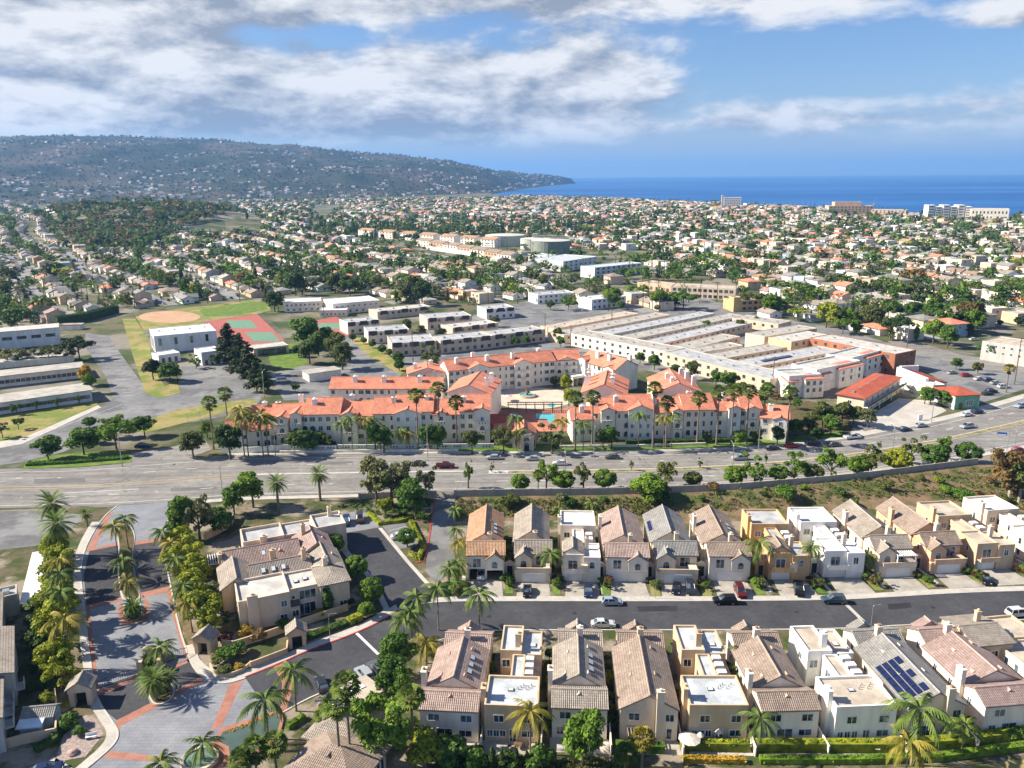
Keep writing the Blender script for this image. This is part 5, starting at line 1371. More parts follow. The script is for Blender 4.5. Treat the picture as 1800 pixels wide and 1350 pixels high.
gatehouse('tiled gatehouse in shade on the west side of the entrance drive', 124, 1244, 12, 1.05, 'beige')
# keypad island walls between the two gates
b = Bld('gate_island_wall', 'curved tan wall with keypad columns between the two iron gates', 'wall', P(242, 1186), 10); b.wm = STUCCO['tan']
for x, y, h in ((0, 0, 2.4), (0, 4.2, 2.4), (3.0, 4.6, 2.6), (3.2, .4, 2.2)): MB().box(x, x + .9, y, y + .9, -.2, h).build('column', b.wm, b.root)
MB().box(.2, .6, .9, 4.2, -.2, 1.8).build('wall_panel', b.wm, b.root); MB().box(.9, 3.0, 4.8, 5.2, -.2, 2.0).build('wall_panel', b.wm, b.root); MB().box(3.4, 3.8, 1.3, 4.6, -.2, 1.8).build('wall_panel', b.wm, b.root)
def iron_gate(label, A, B):
    xy_, an, L_ = edge(A, B); r = empty('iron_gate', (*xy_, 0), R(an)); tag(r, label, 'gate', 'iron vehicle gates')
    MB().box(0, L_, -.05, .05, .15, .25).build('bottom_rail', M_IRON, r)
    n = int(L_ / .35); pts = [(L_ * i / 12, 0, 1.35 + .45 * math.sin(math.pi * i / 12)) for i in range(13)]
    MB().path(pts, [.05] * 13, 6).build('arched_rail', M_IRON, r)
    for i in range(n + 1):
        x = L_ * i / n; MB().box(x - .02, x + .02, -.02, .02, .25, 1.33 + .45 * math.sin(math.pi * i / n)).build('bar', M_IRON, r)
iron_gate('arched iron gate across the shaded western lane', (173, 1212), (240, 1188)); iron_gate('arched iron gate across the sunny eastern lane', (283, 1170), (330, 1150))
# left edge: shaded attached houses
b = Bld('townhouse', 'long grey-tiled shaded townhouse row at the picture edge with stepped balconies', 'house', P(32, 1308), 31); b.wm, b.rm = STUCCO['grey'], TILE['greytan']
b.vol(-18, -1.5, -1, 11, 6.0, 'gy', 2.4); b.vol(-18, 0.0, 11, 27, 6.2, 'gy', 2.6); b.vol(-18, -2, 27, 44, 5.6, 'gy', 2.4)
for i in range(4):
    y = 1 + i * 3.4; x = -1.5 - (i > 2) * -1.5
    MB().box(x - .5, x + 1.4, y, y + 2.4, 2.5, 2.7).build('balcony_floor', STUCCO['grey'], b.root); MB().box(x + 1.25, x + 1.4, y, y + 2.4, 2.7, 3.6).build('balcony_parapet', STUCCO['grey'], b.root)
    b.win('E', x, y + 1.2, 2.8, 1.8, 2.0, 'slider')
for i in range(3): b.skylight(-4.6, 32 + i * 2.0, 6.7, 0, .3, 1.8, .7)
for y in (14, 18, 22): b.win('E', 0, y, 3.2, 1.4, 1.4); b.win('E', 0, y, .5, 1.4, 1.8)
b.vol(-17, 0.5, 44.4, 49, 4.6, 'flat', .6, rm=ROOFING['grey'])
for i in range(3): b.unit(-5 + i * 1.8, 46.6, 4.0, 1.2, 1.4, .9)
b = Bld('patio_cover', 'white corrugated patio cover beside the shaded townhouses', 'patio cover', P(34, 1062, 2.7), 25)
for i in range(20): MB().box(0, 5.4, i * 1.25, i * 1.25 + 1.2, 2.7 + .03 * (i % 2), 2.78 + .03 * (i % 2)).build('roof_sheet', M_WHITE, b.root)
for y in (.5, 8, 16.5, 24.3): MB().box(5.1, 5.3, y, y + .2, 0, 2.7).build('post', M_WHITE, b.root)
b = Bld('garden_shed', 'small blue-grey glazed shed in the shaded corner garden', 'shed', P(34, 1296), 8); b.wm, b.rm = STUCCO['blue'], TILE['grey']
b.vol(0, 4.6, 1.6, 4.4, 2.2, 'gx', .8); b.vol(0.2, 3.2, 0, 1.6, 1.7, 'shedN', .4, rm=M_SKYL)
# carport, clubhouse, umbrella
b = Bld('carport', 'long flat tan carport with four skylights beside the visitor bays', 'carport', P(590, 1283), edge((590, 1283), (672, 1240))[1]); b.wm, b.rm = STUCCO['tan'], ROOFING['tan']
Lc = edge((590, 1283), (672, 1240))[2]
MB().box(-.5, Lc + .5, -.3, 5.6, 2.6, 2.85).build('roof', ROOFING['tan'], b.root)
for i in range(7): MB().tube((Lc * i / 6, -.6, 2.55), (Lc * i / 6, 5.9, 2.55), .12, .12, 6).build('rafter', M_WOOD, b.root)
for i in range(4):
    for y in (.3, 5.2): MB().box(Lc * i / 3 - .1, Lc * i / 3 + .1, y - .1, y + .1, -.1, 2.5).build('post', STUCCO['tan'], b.root)
    o = MB().box(-.45, .45, -.5, .5, 2.85, 3.0).build('skylight', M_WHITE, b.root, loc=(1.0 + i * Lc / 4.4, 2.2 + i * .3, 0))
b = Bld('clubhouse', 'brown tile roofed clubhouse cut off by the picture edge beside tall fan palms', 'clubhouse', P(510, 1392), -22); b.wm, b.rm = STUCCO['tan'], TILE['brown']
b.vol(0, 10.5, 0, 9, 3.6, 'hip', 2.4, o=.8); b.vol(-2, 6, 7, 12.5, 3.4, 'hip', 2.0, o=.6, rm=TILE['greytan']); b.row('E', 10.5, .5, 8.5, 7, .5, .8, 2.4)
b.vent(5, 3, 5.2, TILE['brown'])
b.vent(2, 10, 4.8, TILE['brown'])
r = empty('patio_umbrella', P(638, 1352), 0); tag(r, 'blue and white striped patio umbrella beside the clubhouse', 'umbrella')
MB().tube((0, 0, 0), (0, 0, 2.7), .04, .03, 6).build('pole', M_WHITE, r)
M_UMB, _k, _b = new_mat('striped_canvas')
_x, _y, _z = _k.sep(_k.n('ShaderNodeTexCoord').outputs['Object'])
_rr = _k.math('SQRT', _k.math('ADD', _k.math('MULTIPLY', _x, _x), _k.math('MULTIPLY', _y, _y)))
_k.t.links.new(_k.mix(_k.math('GREATER_THAN', _k.math('FRACT', _k.math('MULTIPLY', _rr, 3.2)), .6), (.02, .26, .62, 1), (.6, .66, .7, 1)), _b.inputs['Base Color']); _b.inputs['Roughness'].default_value = .8
def cone_mesh(name, rad, h, zb, mat, n=10):
    vs = [(0, 0, zb + h)] + [(rad * .5 * math.cos(t), rad * .5 * math.sin(t), zb + h * .58) for t in [i * 6.28318 / n for i in range(n)]] + [(rad * math.cos(t), rad * math.sin(t), zb) for t in [i * 6.28318 / n for i in range(n)]]
    fs = [(0, 1 + i, 1 + (i + 1) % n) for i in range(n)] + [(1 + i, 1 + n + i, 1 + n + (i + 1) % n, 1 + (i + 1) % n) for i in range(n)]
    return new_mesh(name, vs, fs, mat)
obj('canopy', cone_mesh('canopy', 1.7, .75, 2.1, M_UMB), r)
for px, py, lab, rad in ((1211, 1318, 'large beige patio umbrella behind the long hedge', 1.7), (1230, 1312, 'small white table umbrella beside the large beige one', .6), (1262, 1306, 'small white table umbrella by the patio door', .6), (893, 705, 'pink umbrella in the corner of the pool terrace', 1.9)):
    r = empty('patio_umbrella', P(px, py)); tag(r, lab, 'umbrella', 'patio umbrellas')
    MB().tube((0, 0, 0), (0, 0, 2.6), .04, .03, 6).build('pole', M_WHITE, r); obj('canopy', cone_mesh('canopy', rad, .6, 2.0, plain('canvas_pink', (.6, .42, .48)) if 'pink' in lab else plain('canvas_beige', (.62, .56, .48))), r)
# round basin with a palm
r = empty('round_basin', P(352, 1338)); tag(r, 'small round stone basin of green water beside the pond', 'basin')
c_ = [(2.5 * math.cos(i * .2618), 2.5 * math.sin(i * .2618)) for i in range(24)]
ribbon(c_, .45, -.2, .6, True).build('rim', STUCCO['cream'], r); MB().prism([(p[0] * .92, p[1] * .92) for p in c_], .1, .42).build('water', plain('basin_water', (.13, .2, .15), .1, .2), r)
r = empty('garden_bench', P(160, 1300), .3); tag(r, 'small white bench on the gravel garden', 'bench')
MB().box(-.8, .8, 0, .45, .4, .48).build('seat', M_WHITE, r); MB().box(-.8, .8, .45, .52, .5, .95).build('backrest', M_WHITE, r)
for x in (-.75, .65): MB().box(x, x + .1, 0, .45, 0, .4).build('leg', M_WHITE, r)
r = empty('boulder', P(128, 1325)); tag(r, 'pink rounded boulder on the gravel garden', 'rock')
bm = bmesh.new(); bmesh.ops.create_icosphere(bm, subdivisions=2, radius=.8)
for v in bm.verts: v.co *= 1 + .25 * mnoise.noise(v.co * 1.7); v.co.z *= .6
me = bpy.data.meshes.new('stone'); bm.to_mesh(me); bm.free(); me.materials.append(plain('pink_stone', (.45, .3, .26))); obj('stone', me, r, loc=(0, 0, .25))

# ================================================================== terracotta-roofed apartment complex
CG = 'terracotta-roofed apartment complex'
WT, TC = plain('stucco_complex', (0.80, 0.73, 0.63), 0.9, 0.10, 0.5, 9.0, 0.08, streak=True), TILE['terracotta']
WALLV = plain('vent_hole', (.04, .035, .03), .8, .1)
def wing(name, label, A, B, depth, h, roof='gx', rise=2.6, z=0.0, dz=0, bays=(), win=True, chim=(), arch_every=3, wm=None, storeys=3, group=CG, segs_=()):
    xy_, an, L_ = edge(A, B, z)
    if dz: xy_ = off(xy_, an, 0, dz)
    b = Bld(name, label, 'apartment building', xy_, an, group); b.wm, b.rm = wm or WT, TC
    if segs_:
        for (f0, f1, dh, dy) in segs_: b.vol(L_ * f0 + .02, L_ * f1 - .02, dy, depth + dy * 3, h + dh * 1.9, roof, rise + dh, o=.5)
    else: b.vol(0, L_, 0, depth, h, roof, rise, o=.5)
    occupied = []
    for (x0, x1, pr, hh, kind) in bays:
        x0 *= L_; x1 *= L_; occupied.append((x0 - .3, x1 + .3))
        b.vol(x0, x1, -pr, depth * .45, hh, 'gy', min(1.6, (x1 - x0) * .2), o=.35, wm=b.wm if kind != 'w' else STUCCO['white'])
        n = max(1, int((x1 - x0) / 2.6))
        for s in range(storeys):
            zz = h - 3.1 * (storeys - s) + .9
            b.row('S', -pr, x0, x1, n, zz - (.5 if s < storeys - 1 and kind == 'b' else 0), 1.5 if kind == 'b' and s < storeys - 1 else .95, 1.9 if kind == 'b' and s < storeys - 1 else 1.35, 'arch' if kind == 'b' and s < storeys - 1 else ('slider' if kind == 'b' else 'rect'))  # bay arches: dark panes in place of shaded loggia openings, no recess behind
            if kind == 'b' and s:
                p_ = MB().box(x0 + .1, x1 - .1, -pr - .55, -pr - .4, zz - 1.0, zz - .1).build('balcony_parapet', b.wm, b.root)
                MB().box(x0 + .1, x1 - .1, -pr - .4, -pr, zz - 1.0, zz - .85).build('balcony_floor', b.wm, b.root)
                for q in range(3):
                    xx = (x0 + x1) / 2 + (q - 1) * 1.0; MB().box(xx - .18, xx + .18, -pr - .57, -pr - .54, zz - .75, zz - .4).build('balcony_vent', WALLV, p_)
    if win:
        n = int(L_ / 2.5)
        for i in range(n):
            x = L_ * (i + .5) / n
            if any(a < x < c for a, c in occupied): continue
            dy = next((q[3] for q in segs_ if q[0] * L_ <= x < q[1] * L_), 0)
            for s in range(storeys):
                zz = h - 3.1 * (storeys - s) + 1.0
                if rnd.random() < .12: continue
                b.win('S', dy, x, zz - (.3 if s < 2 and (i // 3) % 3 == 1 else 0), (1.3, .7, 1.8)[(i // 2) % 3], 1.9 if s < 2 and (i // 3) % 3 == 1 else 1.5, 'arch' if s < 2 and (i // 3) % 3 == 1 else 'rect')  # arched ones put the dark of shaded openings on the flat wall
    for cx, cy in chim: b.chimney(cx * L_, cy * depth, h * .8, h + rise + 1.0, 1.5, 1.2, STUCCO['white'])
    return b
wing('apartment_wing', 'long front wing west of the entrance of the terracotta-roofed complex', (476, 783), (862, 777), 14, 10.1, rise=3.3,
     bays=((.035, .09, 1.4, 9.6, 'b'), (.10, .15, 1.0, 10.6, 'b'), (.33, .40, 1.2, 10.3, 'b'), (.565, .69, 1.0, 10.3, 'w'), (.76, .80, .9, 10.3, 'b'), (.93, 1.0, 1.8, 11.2, 'b')), chim=((.20, .3), (.36, .6), (.56, .35), (.71, .4), (.88, .3), (.12, .7)), segs_=((0, .16, -.6, .6), (.16, .32, .2, 0), (.32, .47, -.3, .5), (.47, .57, .1, .1), (.57, .74, .35, .4), (.74, .86, -.2, 0), (.86, 1, .3, .3)))
b = wing('apartment_wing', 'low west end of the front wing under the pair of king palms', (402, 794), (478, 785), 9, 6.2, bays=((.1, .5, 1.2, 6.6, 'w'),), chim=((.75, .4),), storeys=2)
b = wing('apartment_wing', 'stepped block joining the low west end to the front wing', (446, 776), (500, 773), 8, 8.6, chim=((.4, .5), (.85, .4)), storeys=3)
wing('apartment_wing', 'long narrow wing with walkway behind the front wing, beside the school yard', (579, 683), (776, 683), 10.5, 8.9, z=8.9, chim=((.22, .3), (.48, .3), (.8, .3)), storeys=3, rise=2.9)
wing('apartment_wing', 'gable-ended wing west of the courtyard with two big chimneys', (786, 691), (862, 694), 20, 11.2, 'gy', 3.0, z=11.0, win=False, chim=((.83, .35), (.85, .7)))
wing('apartment_wing', 'small square tower wing behind the long narrow wing', (717, 658), (786, 655), 11, 8.6, 'gy', 2.2, z=8.6, bays=((.45, .95, 1.2, 8.2, 'w'),), chim=((.2, .4), (.62, .8)))
wing('apartment_wing', 'long rear wing with arcades curving behind the fountain court', (788, 652), (976, 634), 12, 10.2, z=10.2, bays=((.18, .36, 1.2, 10.4, 'w'), (.60, .76, 1.2, 10.6, 'b')), chim=((.1, .3), (.38, .3), (.62, .3), (.9, .6), (.3, .9)), rise=3.0)
wing('apartment_wing', 'recessed central rear wing with galleries behind the fountain court', (972, 634), (1020, 632), 12, 10.0, z=10.0, bays=((.1, .9, .2, 9.6, 'b'),), rise=3.0)
wing('apartment_wing', 'north-east wing with white end wall behind the fountain court', (1018, 633), (1082, 650), 12.5, 9.6, z=9.6, bays=((.02, .22, 1.0, 10.6, 'w'), (.72, .98, 1.0, 9.4, 'w')), chim=((.34, .3), (.66, .3), (.9, .8)), rise=3.2)
wing('apartment_wing', 'gable-ended wing east of the courtyard with vents on its roof', (1022, 691), (1101, 694), 21, 10.6, 'gy', 3.4, z=10.6, win=False, chim=((.08, .35), (.1, .62), (.08, .85), (.66, .3), (.66, .55)))
wing('apartment_wing', 'easternmost gable-ended wing with three chimneys on its east slope', (1153, 690), (1233, 690), 21, 10.6, 'gy', 3.4, z=10.6, win=False, chim=((.9, .3), (.82, .6), (.74, .85), (.4, .2), (.35, .5)))
wing('apartment_wing', 'long front wing east of the entrance of the terracotta-roofed complex', (1040, 774), (1336, 768), 13.5, 9.6, rise=3.3,
     bays=((.05, .13, 1.2, 10.4, 'b'), (.21, .35, 1.0, 10.3, 'w'), (.47, .53, 1.0, 9.8, 'b'), (.80, .87, 1.0, 10.3, 'w'), (.90, .98, 1.4, 10.0, 'b')), chim=((.15, .3), (.38, .35), (.60, .6), (.80, .4), (.03, .3)), segs_=((0, .14, -.2, .4), (.14, .36, .2, 0), (.36, .54, -.3, .5), (.54, .72, .15, .1), (.72, .88, -.2, .4), (.88, 1, .2, 0)))
wing('apartment_wing', 'low east end of the front wing beside the planted bank', (1334, 772), (1384, 776), 12, 7.6, bays=((.45, .95, 1.0, 7.4, 'w'),), chim=((.35, .3),), storeys=2)
wing('apartment_wing', 'low west corner of the east front wing beside the pool', (1004, 776), (1044, 775), 10, 7.6, bays=((.05, .4, .8, 7.4, 'w'),), chim=((.5, .3),), storeys=2)
b = Bld('entrance_pavilion', 'low red-roofed entrance pavilion with arched door on the road', 'pavilion', P(868, 792), 0, CG); b.wm, b.rm = STUCCO['cream'], TC
b.vol(0, 19, 6, 14, 4.2, 'hip', 2.0); b.vol(6.0, 13.5, 1.5, 9, 5.0, 'gy', 2.2, o=.3); b.vol(9, 12, -.6, 2.0, 5.4, 'flat', .2, rm=ROOFING['tan'])
for x in (8.7, 11.9): MB().box(x, x + .9, -1.0, -.2, -.2, 5.0).build('column', b.wm, b.root)
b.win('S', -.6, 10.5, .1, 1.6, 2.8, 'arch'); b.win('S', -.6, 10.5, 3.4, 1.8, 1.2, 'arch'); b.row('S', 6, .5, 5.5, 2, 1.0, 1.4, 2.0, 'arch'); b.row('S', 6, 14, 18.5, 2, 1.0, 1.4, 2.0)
b.win('S', 1.5, 7.2, 1.0, .9, 2.2); b.win('S', 1.5, 12.9, 1.0, .7, 2.2)
b = Bld('entrance_pavilion', 'dark red roofed link building west of the entrance pavilion', 'pavilion', P(862, 768), 0, CG); b.wm, b.rm = STUCCO['cream'], TILE['red']
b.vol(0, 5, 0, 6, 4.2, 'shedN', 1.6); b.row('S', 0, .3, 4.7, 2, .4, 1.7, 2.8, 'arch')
# arcaded podium round the court
r = empty('court_arcade', P(870, 689)); tag(r, 'white arcaded podium with round arches curving along the fountain court', 'arcade')
pa = [P(*q) for q in smooth_pts([(866, 700), (890, 692), (915, 687), (940, 683), (962, 682), (985, 683), (1006, 690)])]
for i in range(len(pa) - 1):
    a, c = pa[i] - pa[0], pa[i + 1] - pa[0]
    d = (c - a); L_ = d.length; an = math.atan2(d.y, d.x)
    s_ = MB(); s_.box(0, L_, 0, 6.0, 3.1, 4.2); s_.box(0, .45, 0, .5, -.1, 3.1); s_.box(L_ - .05, L_ + .3, 0.01, .5, -.1, 3.1)
    o = s_.build('arch_bay', STUCCO['white'], r, loc=(a.x, a.y, 0)); o.rotation_euler = (0, 0, an)
    # rounded soffit corners
    for sg in (0, 1):
        x0 = .45 if sg == 0 else L_ - .05; dx_ = .7 if sg == 0 else -.7
        q = MB().add([(x0, .02, 3.1), (x0 + dx_, .02, 3.1), (x0 + dx_ * .35, .02, 2.75), (x0, .02, 2.2), (x0, .4, 3.1), (x0 + dx_, .4, 3.1), (x0 + dx_ * .35, .4, 2.75), (x0, .4, 2.2)],
                     [(0, 1, 2, 3), (4, 7, 6, 5), (1, 5, 6, 2), (2, 6, 7, 3)]); q = q.build('arch_spandrel', STUCCO['white'], r, loc=(a.x, a.y, 0)); q.rotation_euler = (0, 0, an)
    for q in range(2):
        vv = MB().box(-.18, .18, -.03, .02, 3.55, 3.9).build('parapet_vent', WALLV, r, loc=(a.x + d.x * (.35 + .3 * q), a.y + d.y * (.35 + .3 * q), 0)); vv.rotation_euler = (0, 0, an)
    bk = MB().box(0, L_, 2.6, 2.8, -.1, 3.1).build('back_wall', STUCCO['beige'], r, loc=(a.x, a.y, 0)); bk.rotation_euler = (0, 0, an)
r = empty('fountain', P(927, 697)); tag(r, 'tiered stone fountain with a green basin in the round court', 'fountain')
c_ = [(3.2 * math.cos(i * .2618), 3.2 * math.sin(i * .2618)) for i in range(24)]
ribbon(c_, .4, -.1, .9, True).build('basin_rim', STUCCO['peach'], r); MB().prism([(p[0] * .94, p[1] * .94) for p in c_], .1, .7).build('water', M_POOL, r)
MB().path([(0, 0, 0), (0, 0, 1.6), (0, 0, 1.7), (0, 0, 2.6), (0, 0, 4.0)], [.5, .4, 1.2, .35, .12], 12).build('pedestal', M_WOOD, r)
MB().path([(0, 0, 2.4), (0, 0, 2.8), (0, 0, 2.95)], [.3, .8, .85], 12).build('upper_bowl', M_WOOD, r)
r = empty('courtyard_trellis', P(893, 726)); tag(r, 'long brown timber trellis between the court and the pool', 'trellis')
for i in range(7):
    MB().box(i * 3.3, i * 3.3 + .25, 0, .25, 0, 3).build('post', M_WOOD, r); MB().box(i * 3.3, i * 3.3 + .25, 3, 3.25, 0, 3).build('post', M_WOOD, r)
for y in (0, 3): MB().box(-.4, 20.5, y, y + .2, 3.0, 3.25).build('beam', M_WOOD, r)
for i in range(26): MB().box(i * .8, i * .8 + .1, -.5, 3.7, 3.25, 3.4).build('rafter', M_WOOD, r)
slab('swimming_pool', [(942, 727), (975, 728), (975, 741), (966, 743), (960, 736), (942, 735)], .10, M_POOL, .2)
slab('spa_pool', [(969 + 7 * math.cos(i * .5236), 712 + 3.4 * math.sin(i * .5236)) for i in range(12)], .10, M_POOL, .2)
slab('swimming_pool', [(896, 727), (910, 727), (912, 734), (896, 735)], .10, M_POOL, .2)
# garden walls with vents in front of the complex
def vent_wall(label, A, B, h, nv):
    xy_, an, L_ = edge(A, B); r = empty('garden_wall', (*xy_, 0), R(an)); tag(r, label, 'wall', 'front walls of the complex')
    MB().box(0, L_, -.12, .12, -.2, h).build('wall_panel', STUCCO['white'], r); MB().box(-.1, L_ + .1, -.18, .18, h, h + .14).build('coping', STUCCO['pale'], r)
    for i in range(nv):
        for q in range(3):
            x = L_ * (i + .5) / nv + (q - 1) * .95
            MB().box(x - .22, x + .22, -.14, -.11, h - .95, h - .5).build('wall_vent', WALLV, r)
vent_wall('white vented wall before the west front wing, beside the king palms', (514, 792), (592, 792), 1.7, 4); vent_wall('white vented wall before the middle of the west front wing', (594, 790), (735, 789), 1.5, 5); vent_wall('white vented wall before the east part of the west front wing', (740, 789), (868, 788), 1.5, 5)
wall_thing('white sign wall with a half-round plaque at the complex corner', [(390, 795), (440, 797), (512, 792)], 2.1, STUCCO['white'])
wall_thing('low planter wall on the verge before the west front wing', [(492, 797), (640, 795), (806, 794)], .9, STUCCO['pale'], .4)
wall_thing('low planter wall on the verge before the east front wing', [(975, 787), (1100, 786), (1240, 782)], .8, STUCCO['pale'], .4)
# ================================================================== school, flats, shops
def simple(name, label, cat, A, B, depth, h, roof='flat', rise=.4, wm='pale', rm='pale', z=0.0, group=None, rows=(), o=.4, tile=False):
    xy_, an, L_ = edge(A, B, z); b = Bld(name, label, cat, xy_, an, group); b.wm = STUCCO[wm]; b.rm = TILE[rm] if tile else ROOFING[rm]
    b.vol(0, L_, 0, depth, h, roof, rise, o=o); b.L = L_
    for (zz, n, w_, hh, st) in rows: b.row('S', 0, .6, L_ - .6, n, zz, w_, hh, st, M_DARKF if st == 'strip' else None)
    return b
SG = 'long flat-roofed school classroom blocks'
simple('classroom_block', 'front school classroom block beside the dry lawn and saplings', 'school building', (-60, 738), (163, 705), 17, 3.6, 'shedS', .9, 'cool', 'gravel', group=SG, rows=((1.5, 22, 1.6, 1.2, 'strip'),), o=.8)
simple('classroom_block', 'second school classroom block between the front block and bare trees', 'school building', (-60, 688), (147, 664), 16, 3.8, 'shedS', .9, 'pale', 'gravel', group=SG, rows=((1.5, 22, 1.5, 1.3, 'strip'),), o=.8)
b = simple('classroom_block', 'tall rear school hall with four blue window bands', 'school building', (-80, 622), (106, 605), 20, 8.0, 'shedS', 1.0, 'cool', 'pale', group=SG, rows=((4.6, 7, 4.2, 1.5, 'strip'),), o=.5)
simple('covered_walk', 'low concrete canopy beside the tall rear school hall', 'canopy', (-40, 652), (130, 636), 9, 3.0, 'flat', .2, 'pale', 'pale')
b = simple('storage_building', 'low store with red roof edge beside the tall rear hall', 'storage building', (104, 581), (142, 580), 6, 3.2, 'flat', .3, 'pale', 'pale'); MB().box(-.2, b.L + .2, -.2, .1, 3.0, 3.4).build('red_fascia', TILE['red'], b.root)
b = simple('gymnasium', 'large white gymnasium with flat white roof beside the tennis courts', 'gymnasium', (274, 622), (383, 611), 24, 9.0, 'flat', .25, 'cool', 'white')
for i in range(4): b.win('S', 0, b.L * (i + .35) / 4, 4.0, 1.2, 3.4, 'rect', M_DARKF); b.unit(b.L * (i + .5) / 4, 14, 8.75, .8, .8, .6)
b.row('W', 0, 2, 22, 7, 1, .5, 6, 'rect', M_DARKF)
simple('gymnasium_annex', 'low white entrance annex west of the gymnasium front', 'school building', (280, 640), (318, 634), 9, 4.2, 'flat', .3, 'cool', 'white', rows=((0.2, 3, 1.2, 2.2, 'door'),))
simple('gymnasium_annex', 'white block annex east of the gymnasium front', 'school building', (356, 643), (392, 638), 12, 6.4, 'flat', .3, 'cool', 'white', rows=((0.1, 3, 1.1, 2.2, 'door'),))
b = simple('pavilion', 'open school shelter with slab roof between pines and green', 'shelter', (447, 627), (508, 620), 11, 4.0, 'flat', .2, 'sand', 'pale'); b.win('S', 0, b.L * .52, .3, b.L * .8, 2.8, 'strip', M_DARKF)
b = simple('garage_block', 'low white garage block beside the white van', 'garage', (544, 672), (600, 664), 9, 3.2, 'shedS', .4, 'pale', 'gravel', o=.5); b.row('S', 0, 1, b.L - 1, 5, .1, 1.6, 2.2, 'garage')
b = simple('school_building', 'two-storey white school building with stepped roofs behind the far courts', 'school building', (500, 549), (566, 546), 18, 6.4, 'flat', .3, 'pale', 'white', rows=((3.8, 8, 1.2, 1.1, 'rect'), (.8, 6, 1.2, 1.3, 'rect')))
simple('school_building', 'east block of the white school building behind the far courts', 'school building', (586, 553), (668, 546), 24, 7.0, 'flat', .3, 'pale', 'white', rows=((4.2, 8, 1.2, 1.1, 'rect'), (.8, 7, 1.4, 1.5, 'rect')))
simple('school_building', 'low front block of the white school building behind the far courts', 'school building', (562, 557), (610, 556), 12, 4.2, 'flat', .3, 'pale', 'white', rows=((1.0, 6, 1.0, 1.2, 'rect'),))
# courtyard flats north of the complex: grey membrane roofs
AG = 'flat-roofed apartment blocks behind the complex'
def flats(label, A, B, depth, h=6.6, wm='sand', rm='grey', n=None, z=0.0, mans=True):
    b = simple('apartment_block', label, 'apartment building', A, B, depth, h, 'flat', .35, wm, rm, group=AG, z=z)
    n = n or max(2, int(b.L / 4)); b.row('S', 0, .5, b.L - .5, n, h - 2.2, 1.3, 1.2, 'rect', M_DARKF)
    if h > 5: b.row('S', 0, .5, b.L - .5, n, .9, 1.4, 1.5, 'rect', M_DARKF)
    if mans:   # dark mansard panels at the parapet
        for f_ in (.12, .5, .85): MB().add([(b.L * f_ - 2.2, -.5, h - 2.0), (b.L * f_ + 2.2, -.5, h - 2.0), (b.L * f_ + 2.2, -.05, h + .25), (b.L * f_ - 2.2, -.05, h + .25), (b.L * f_ - 2.2, 0.02, h - 2.0), (b.L * f_ + 2.2, .02, h - 2.0)], [(0, 1, 2, 3), (0, 4, 5, 1), (0, 3, 4), (1, 5, 2)]).build('mansard_panel', TILE['dark'], b.root)
    for i in range(max(1, int(b.L / 9))): b.unit(b.L * (i + .5) / max(1, int(b.L / 9)), depth * .5, h - .35, 1.0, 1.0, .7)
    return b
flats('grey-roofed flats nearest the green bank behind the tower wing', (690, 627), (768, 622), 20); flats('grey-roofed flats west of the pale pool court', (612, 588), (668, 582), 14, wm='pale'); flats('grey-roofed flats stepping up beside the green bank', (648, 605), (720, 600), 16, wm='pale')
flats('grey-roofed flats with dark parapet panels beside the turquoise pool', (775, 622), (868, 612), 15); flats('grey-roofed flats right behind the rear wing of the complex', (866, 612), (958, 600), 14)
flats('pale-roofed long flats beneath the two-storey white school', (664, 562), (758, 552), 14, 5.0, 'sand', 'pale'); flats('square grey-roofed flats amid courtyard trees', (752, 580), (830, 574), 18, wm='beige'); flats('pale-roofed flats behind the square courtyard flats', (796, 598), (876, 588), 14, wm='sand', rm='pale')
flats('white flats with grey roof below the brown shingled houses', (855, 562), (905, 558), 16, 6.4, 'white'); flats('white gabled-porch flats beside the alley', (1040, 545), (1100, 538), 16, 6.8, 'cool', 'white', mans=False); flats('white modern flats with wide eaves behind the courtyard blocks', (945, 535), (1010, 530), 15, 6.4, 'white', 'grey', mans=False)
# combs of long low wings running away to the right
ZB = [0]
def bar(o, an, u0, u1, v0, v1, label, h, wm, rm, n=0):
    ZB[0] += 1; h += .03 * (ZB[0] % 9)
    b = Bld('apartment_block', label, 'apartment building', off(o, an, u0, v0), an, AG); b.wm, b.rm = STUCCO[wm], ROOFING[rm]
    W_, D_ = u1 - u0, v1 - v0; b.vol(0, W_, 0, D_, h, 'flat', .2)
    n = n or max(2, int(W_ / 5))
    if W_ > 14: b.row('S', 0, 1, W_ - 1, n, h - 2.3, 1.4, 1.2, 'rect', M_DARKF)
    if D_ > 14: b.row('W', 0, 1, D_ - 1, max(2, int(D_ / 5)), h - 2.3, 1.4, 1.2, 'rect', M_DARKF)
    if h > 5.5 and D_ > 14: b.row('W', 0, 1, D_ - 1, max(2, int(D_ / 5)), .8, 1.4, 1.3, 'rect', M_DARKF)
    if h > 5.5 and W_ > 14: b.row('S', 0, 1, W_ - 1, n, .8, 1.4, 1.3, 'rect', M_DARKF)
    m_ = max(W_, D_)
    for i in range(max(2, int(m_ / 9))):
        f = (i + .4) / max(2, int(m_ / 9)); b.unit(W_ * (f if W_ > D_ else .4 + .2 * (i % 2)), D_ * (.4 + .2 * (i % 2) if W_ > D_ else f), h - .2, .9, .9, .5)
    return b
o_ = P(1352, 694); o_ = (o_.x, o_.y); an = 32.5
bar(o_, an, 0, 14, 0, 61, 'tan-walled front block with grey roof behind the east wings of the complex', 6.4, 'sand', 'grey')
bar(o_, an, 14.3, 64, 0, 13, 'long grey-roofed wing nearest the white condominiums', 6.3, 'beige', 'grey'); s1 = bar(o_, an, 14.3, 70, 18, 31, 'long grey-roofed wing with a solar strip, second from the condominiums', 6.2, 'beige', 'grey')
